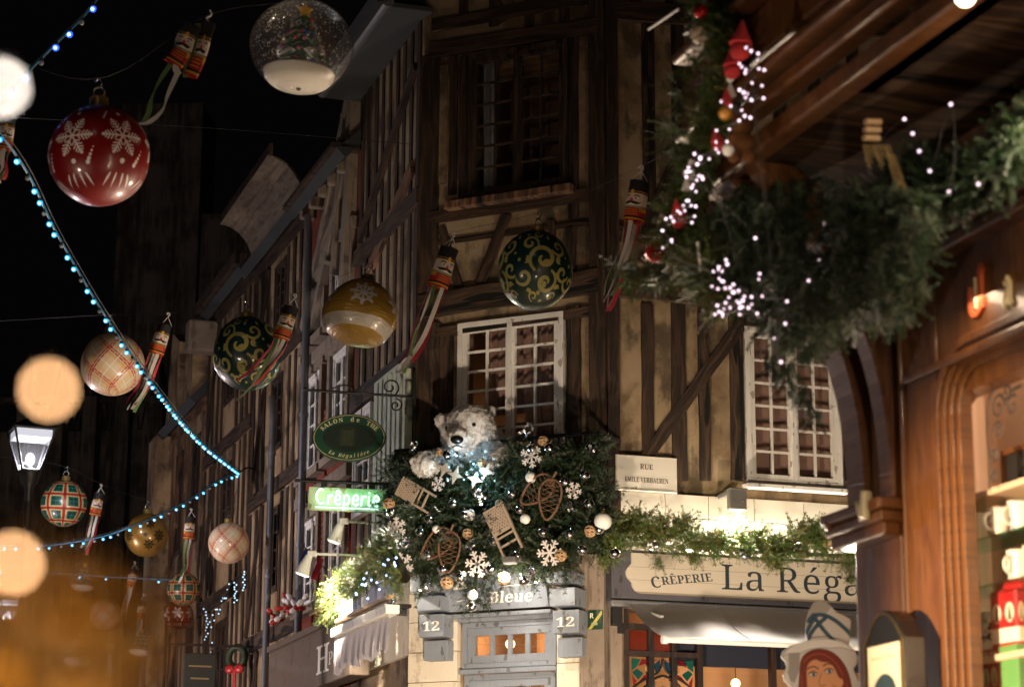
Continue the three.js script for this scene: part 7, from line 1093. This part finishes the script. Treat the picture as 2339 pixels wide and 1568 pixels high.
{ // unseen flood lamp added across the street to brighten the wooden shop front
  const p = V(-2.9, 1.9, -6.3), aim = R.pt(0.62, 2.3, 0), g = thing('flood_lamp', 'added flood lamp on a post across the street, out of view, aimed at the wooden shop', 'lamp', p, 'flood lamps on the fronts'); g.rotation.y = Math.atan2(aim.x - p.x, aim.z - p.z);
  part(g, 'housing', rbox(0.2, 0.16, 0.1, 0.012), housing); part(g, 'lamp_glass', rbox(0.17, 0.13, 0.01, 0.004), M({ color: 0x000000, emissive: lin(1, 0.74, 0.45), emissiveIntensity: 4 }), 0, 0, 0.054); part(g, 'post', new THREE.CylinderGeometry(0.03, 0.04, 1.8, 10), mat.iron, 0, -0.98, -0.03);
  const s = new THREE.SpotLight(new THREE.Color(1, 0.70, 0.40), 330, 0, 0.2, 0.9, 2); s.position.copy(p).addScaledVector(aim.clone().sub(p).normalize(), 0.08); s.target.position.copy(aim); s.castShadow = true; s.shadow.radius = 3; scene.add(s, s.target); }
// warm rooms
for (const [f, X, Y, z, pw, w, h] of [[A, 1165, 1470, -0.75, 1.3, 0.2, 0.2], [B, 1680, 1560, -0.9, 3.0, 0.3, 0.1], [A, 1165, 985, -0.95, 0.10, 0.1, 0.1]]) { const c = wallPt(f, X, Y, z), g = thing('room_lamp', X === 1680 ? 'lamp inside the creperie behind the bright panes' : Y > 1400 ? 'lamp inside the hallway behind the blue door' : 'dim lamp inside the room behind the bear', 'lamp', c, 'lamps inside the rooms'); part(g, 'bulb', new THREE.SphereGeometry(0.05, 14, 10), M({ color: 0x000000, emissive: lin(1, 0.62, 0.3), emissiveIntensity: 4 })); part(g, 'cord', rod(V(0, 0.05, 0), V(0, 0.3, 0), 0.005), mat.wire); const l = new THREE.PointLight(new THREE.Color(1, 0.62, 0.32), pw, 0, 2); l.position.copy(c); l.castShadow = true; scene.add(l); }
// bulbs under the shop's jetty
for (const [label, X, Y, z, pw, r] of [['bare warm bulb on the shop balcony at the top edge', 2205, -8, J + 0.2, 0.1, 0.035], ['warm bulb over the shop fascia just outside the right edge', 2380, 330, 0.60, 2.4, 0.04]]) { const c = wallPt(R, X, Y, z), g = thing('shop_bulb', label, 'bulb', c, 'bulbs on the wooden shop'); part(g, 'bulb', new THREE.SphereGeometry(r, 16, 12), M({ color: 0x000000, emissive: lin(1, 0.78, 0.55), emissiveIntensity: 8 })); part(g, 'socket', new THREE.CylinderGeometry(r * 0.5, r * 0.6, r * 1.2, 12), mat.iron, 0, r * 1.4, 0); part(g, 'cord', rod(V(0, r * 1.8, 0), V(0, 0.25, 0), 0.004), mat.wire); const l = new THREE.PointLight(new THREE.Color(1, 0.78, 0.55), pw, 0, 2); l.position.copy(c); l.castShadow = true; scene.add(l); }

// ---------------------------------------------------------------- cut-out figure, notice case
{ const d = 11.2, u = d / FOCAL, o = at(1882, 1480, d), g = thing('cutout_figure', 'painted cut-out of a red-haired woman in a white bonnet with blue ribbons', 'cut-out', V(o.x, o.y, o.z));
  const P = ([X, Y]) => [(X - 1882) * u, (1480 - Y) * u], CX = 1780, CY = 1364, CW = 206, CH = 290, K = 5;
  const art = M({ roughness: 0.55, map: canvasTex(CW * K, CH * K, (c, W, H) => {
    const q = (X, Y) => [(X - CX) * K, (Y - CY) * K], path = (pts, fill, stroke, lw = 1) => { c.beginPath(); pts.forEach((p, i) => { const [x, y] = q(p[0], p[1]); if (!i) c.moveTo(x, y); else if (p.length === 6) { const [b1, b2] = q(p[2], p[3]), [e1, e2] = q(p[4], p[5]); c.bezierCurveTo(x, y, b1, b2, e1, e2); } else c.lineTo(x, y); }); if (fill) { c.fillStyle = fill; c.fill(); } if (stroke) { c.strokeStyle = stroke; c.lineWidth = lw * K; c.lineJoin = c.lineCap = 'round'; c.stroke(); } };
    c.fillStyle = '#d9d3c8'; c.fillRect(0, 0, W, H);
    path([[1848, 1372], [1880, 1364], [1905, 1380], [1890, 1400], [1850, 1420], [1842, 1460], [1838, 1400]], '#b3aca2');
    for (const r of [[[1848, 1418], [1856, 1405, 1868, 1402, 1880, 1404], [1900, 1406, 1922, 1424, 1942, 1446]], [[1846, 1460], [1856, 1438, 1870, 1424, 1886, 1412]], [[1860, 1404], [1868, 1420, 1884, 1442, 1906, 1464]], [[1840, 1450], [1846, 1440, 1852, 1426, 1860, 1416]]]) { path(r, null, '#27404f', 9); path(r, null, '#3f6274', 4); }
    path([[1786, 1500], [1796, 1478, 1822, 1468, 1850, 1462], [1890, 1455, 1930, 1462, 1950, 1486], [1930, 1480, 1915, 1476, 1900, 1480], [1870, 1478, 1840, 1480, 1822, 1496], [1808, 1490, 1796, 1492, 1786, 1500]], '#eee9df', '#8d867c', 1.2);
    path([[1800, 1492], [1826, 1490], [1824, 1530], [1812, 1560], [1796, 1548], [1800, 1520]], '#a49d94'); path([[1792, 1530], [1804, 1540, 1800, 1556, 1808, 1568], [1812, 1600], [1796, 1640], [1788, 1580]], '#e9e3d8', '#9c958b', 1);
    path([[1826, 1520], [1828, 1496, 1846, 1484, 1868, 1482], [1896, 1480, 1924, 1500, 1936, 1540], [1944, 1570, 1946, 1610, 1944, 1660], [1816, 1660], [1818, 1600, 1822, 1560, 1826, 1520]], '#7c2b16', '#3c1108', 1.4);
    path([[1834, 1512], [1846, 1496, 1862, 1490, 1880, 1494], [1896, 1500, 1912, 1516, 1922, 1540]], null, '#a5482a', 3); path([[1828, 1540], [1830, 1570, 1826, 1610, 1826, 1650]], null, '#a5482a', 2.4); path([[1930, 1560], [1934, 1590, 1932, 1620, 1930, 1650]], null, '#a5482a', 2.4);
    path([[1840, 1530], [1842, 1512, 1854, 1504, 1866, 1506], [1872, 1514, 1890, 1508, 1898, 1516], [1908, 1528, 1908, 1540, 1916, 1548], [1926, 1546, 1926, 1566, 1916, 1570], [1910, 1610, 1896, 1650, 1880, 1660], [1850, 1650, 1838, 1600, 1840, 1530]], '#dd9c6c', '#7a4223', 1.2);
    path([[1896, 1560], [1906, 1580, 1900, 1620, 1884, 1650], [1900, 1650, 1912, 1610, 1914, 1570]], '#c98354');
    for (const [X, Y] of [[1855, 1540], [1891, 1533]]) { path([[X - 9, Y + 1], [X - 5, Y - 6, X + 5, Y - 7, X + 9, Y - 1], [X + 5, Y + 5, X - 5, Y + 6, X - 9, Y + 1]], '#efe9e2', '#33201a', 1.1); c.fillStyle = '#54747c'; c.beginPath(); c.arc(...q(X + 1, Y - 0.5), 4.2 * K, 0, 7); c.fill(); c.fillStyle = '#15181a'; c.beginPath(); c.arc(...q(X + 1, Y - 0.5), 2 * K, 0, 7); c.fill(); path([[X - 10, Y - 2], [X - 4, Y - 9, X + 5, Y - 9, X + 10, Y - 3]], null, '#2c1812', 1.8); path([[X - 12, Y - 13], [X - 4, Y - 20, X + 6, Y - 19, X + 12, Y - 13]], null, '#6a2a16', 3); }
    path([[1874, 1536], [1868, 1552, 1864, 1560, 1872, 1565], [1878, 1566, 1880, 1563, 1882, 1562]], null, '#9c5a34', 1.6); path([[1856, 1590], [1866, 1582, 1880, 1580, 1892, 1586], [1880, 1596, 1866, 1598, 1856, 1590]], '#a8433a');
  }) });
  const skin = (pts, z) => { const q = extr(pts.map(P), 0.012, 0.002), p = q.attributes.position, uv = q.attributes.uv; for (let i = 0; i < p.count; i++) uv.setXY(i, (p.getX(i) / u + 1882 - CX) / CW, 1 - (1480 - p.getY(i) / u - CY) / CH); return q; };
  part(g, 'bonnet_crown', skin([[1848, 1465], [1841, 1444], [1846, 1412], [1854, 1388], [1862, 1376], [1876, 1370], [1890, 1374], [1902, 1386], [1912, 1398], [1928, 1404], [1942, 1412], [1945, 1420], [1941, 1442], [1939, 1470], [1920, 1476], [1880, 1474]]), art, 0, 0, -0.013);
  part(g, 'bonnet_head', skin([[1824, 1470], [1804, 1476], [1788, 1488], [1784, 1500], [1794, 1512], [1796, 1524], [1787, 1540], [1790, 1554], [1802, 1566], [1808, 1585], [1806, 1640], [1960, 1640], [1984, 1604], [1976, 1575], [1960, 1560], [1950, 1540], [1946, 1526], [1955, 1514], [1957, 1500], [1950, 1484], [1934, 1470], [1914, 1460], [1884, 1455], [1856, 1458]]), art);
  part(g, 'support_post', boxAt(0.05, o.y - 0.1, 0.04, 0, -(o.y - 0.1) / 2 - 0.1, -0.04), mat.timber); }
{ const q0 = rw(1987, 1500, 0.2), q1 = rw(2080, 1500, 0.2), y1 = rw(2030, 1397, 0.2)[1], w = q1[0] - q0[0], g = thing('notice_case', 'black arched notice case with a gold line and a cream poster', 'notice board', R.pt((q0[0] + q1[0]) / 2, y1, 0.14)); g.rotation.y = R.rot; const H = 0.62, arch = (s) => { const p = [[-w / 2 * s, -H], [w / 2 * s, -H], [w / 2 * s, -0.12]]; for (let i = 1; i < 10; i++) { const t = i / 10 * PI; p.push([Math.cos(t) * w / 2 * s * (0.9 - 0.2 * Math.sin(t)), -0.12 + (0.12 - (1 - s) * 0.1) * Math.sin(t)]); } p.push([-w / 2 * s, -0.12]); return p; };
  part(g, 'case', extr(arch(1), 0.08, 0.006), MP({ color: lin(0.012, 0.013, 0.015), roughness: 0.25, clearcoat: 0.6 })); part(g, 'gold_line', extr(arch(0.96), 0.006, 0, [arch(0.92).slice().reverse()]), mat.gold, 0, 0, 0.084);
  part(g, 'poster', new THREE.PlaneGeometry(w * 0.8, 0.46), M({ roughness: 0.6, map: canvasTex(512, 640, (c, W, H2) => { c.fillStyle = '#d9cdb6'; c.fillRect(0, 0, W, H2); c.fillStyle = '#8f8168'; for (let k = 0; k < 22; k++) c.fillRect(60 + k * 18, 58 + (k % 3) * 6, 11, 12); c.fillStyle = '#16343c'; c.beginPath(); c.moveTo(50, H2); c.lineTo(50, 330); c.quadraticCurveTo(60, 170, 256, 160); c.quadraticCurveTo(452, 170, 462, 330); c.lineTo(462, H2); c.fill(); let s = 3; const r = () => (s = (s * 16807) % 2147483647) / 2147483647; for (let i = 0; i < 260; i++) { c.fillStyle = ['#2f6a70', '#7c2a22', '#b08a48', '#1c2a24', '#55502e'][Math.floor(r() * 5)]; c.beginPath(); c.arc(70 + r() * 380, 360 + r() * 270, 4 + r() * 13, 0, 7); c.fill(); } c.fillStyle = '#d8cfa6'; c.beginPath(); c.arc(262, 290, 44, 0, 7); c.fill(); c.strokeStyle = '#8b6a32'; c.lineWidth = 9; c.stroke(); }) }), 0.002, -0.36, 0.088); }

// ---------------------------------------------------------------- right in front of the lens: three bulbs and gold tinsel, far out of focus
{
  const g = thing('foreground_lights', 'orange festoon bulbs close to the lens at the left edge, far out of focus', 'light string', at(0, 250, 0.86)); const pos = [[0, 200, lin(1.0, 0.88, 0.76), 29], [110, 890, lin(1.0, 0.53, 0.24), 27], [28, 1285, lin(1.0, 0.53, 0.24), 27]], w = [];
  for (const [X, Y, c, k] of pos) { const p = at(X, Y, 0.86).sub(g.position); w.push(p); const b = part(g, 'lit_bulb', new THREE.SphereGeometry(0.0024, 14, 10), M({ color: 0x000000, emissive: c, emissiveIntensity: k }), p.x, p.y, p.z); part(b, 'socket', new THREE.CylinderGeometry(0.002, 0.0025, 0.006, 8).translate(0, 0.007, 0), mat.wire); }
  part(g, 'cable', tube([w[0].clone().add(V(-0.06, 0.1, 0)), w[0].clone().add(V(-0.02, 0.01, 0)), w[1].clone().add(V(-0.05, 0.01, 0)), w[2].clone().add(V(-0.05, 0.01, 0)), w[2].clone().add(V(-0.08, -0.1, 0))], 0.0012, 40, 5), mat.wire);
}
{
  const p0 = at(90, 1500, 1.05), g = thing('gold_tinsel', 'gold tinsel twig blurred close to the lens at the lower left', 'tinsel', p0), gm = M({ color: lin(0.55, 0.30, 0.06), roughness: 0.5, metalness: 0.2, side: THREE.DoubleSide });
  for (let i = 0; i < 70; i++) { const X = -20 + 320 * rnd(), Y = 1390 + 270 * Math.pow(rnd(), 0.8), a = at(X, Y, rr(0.92, 1.2)).sub(p0); part(g, 'strand', tube([a, a.clone().add(V(rr(-0.02, 0.02), rr(0.01, 0.03), rr(-0.02, 0.02))), a.clone().add(V(rr(-0.05, 0.05), rr(0.0, 0.05), rr(-0.04, 0.04)))], 0.0014, 8, 4), gm); }
  for (const [X, Y, d] of [[200, 1690, 1.05], [-90, 1600, 1.1]]) { const c = at(X, Y, d); part(g, 'lit_bulb', new THREE.SphereGeometry(0.006, 12, 8), M({ color: 0x000000, emissive: lin(1, 0.6, 0.2), emissiveIntensity: 6 }), c.x - p0.x, c.y - p0.y, c.z - p0.z); const l = new THREE.PointLight(new THREE.Color(1, 0.62, 0.22), 0.03, 0, 2); l.position.copy(c); l.castShadow = true; scene.add(l); }
}
scene.traverse((o) => { if (o.isLight && o.shadow) { o.castShadow = true; } });
renderer.render(scene, camera);
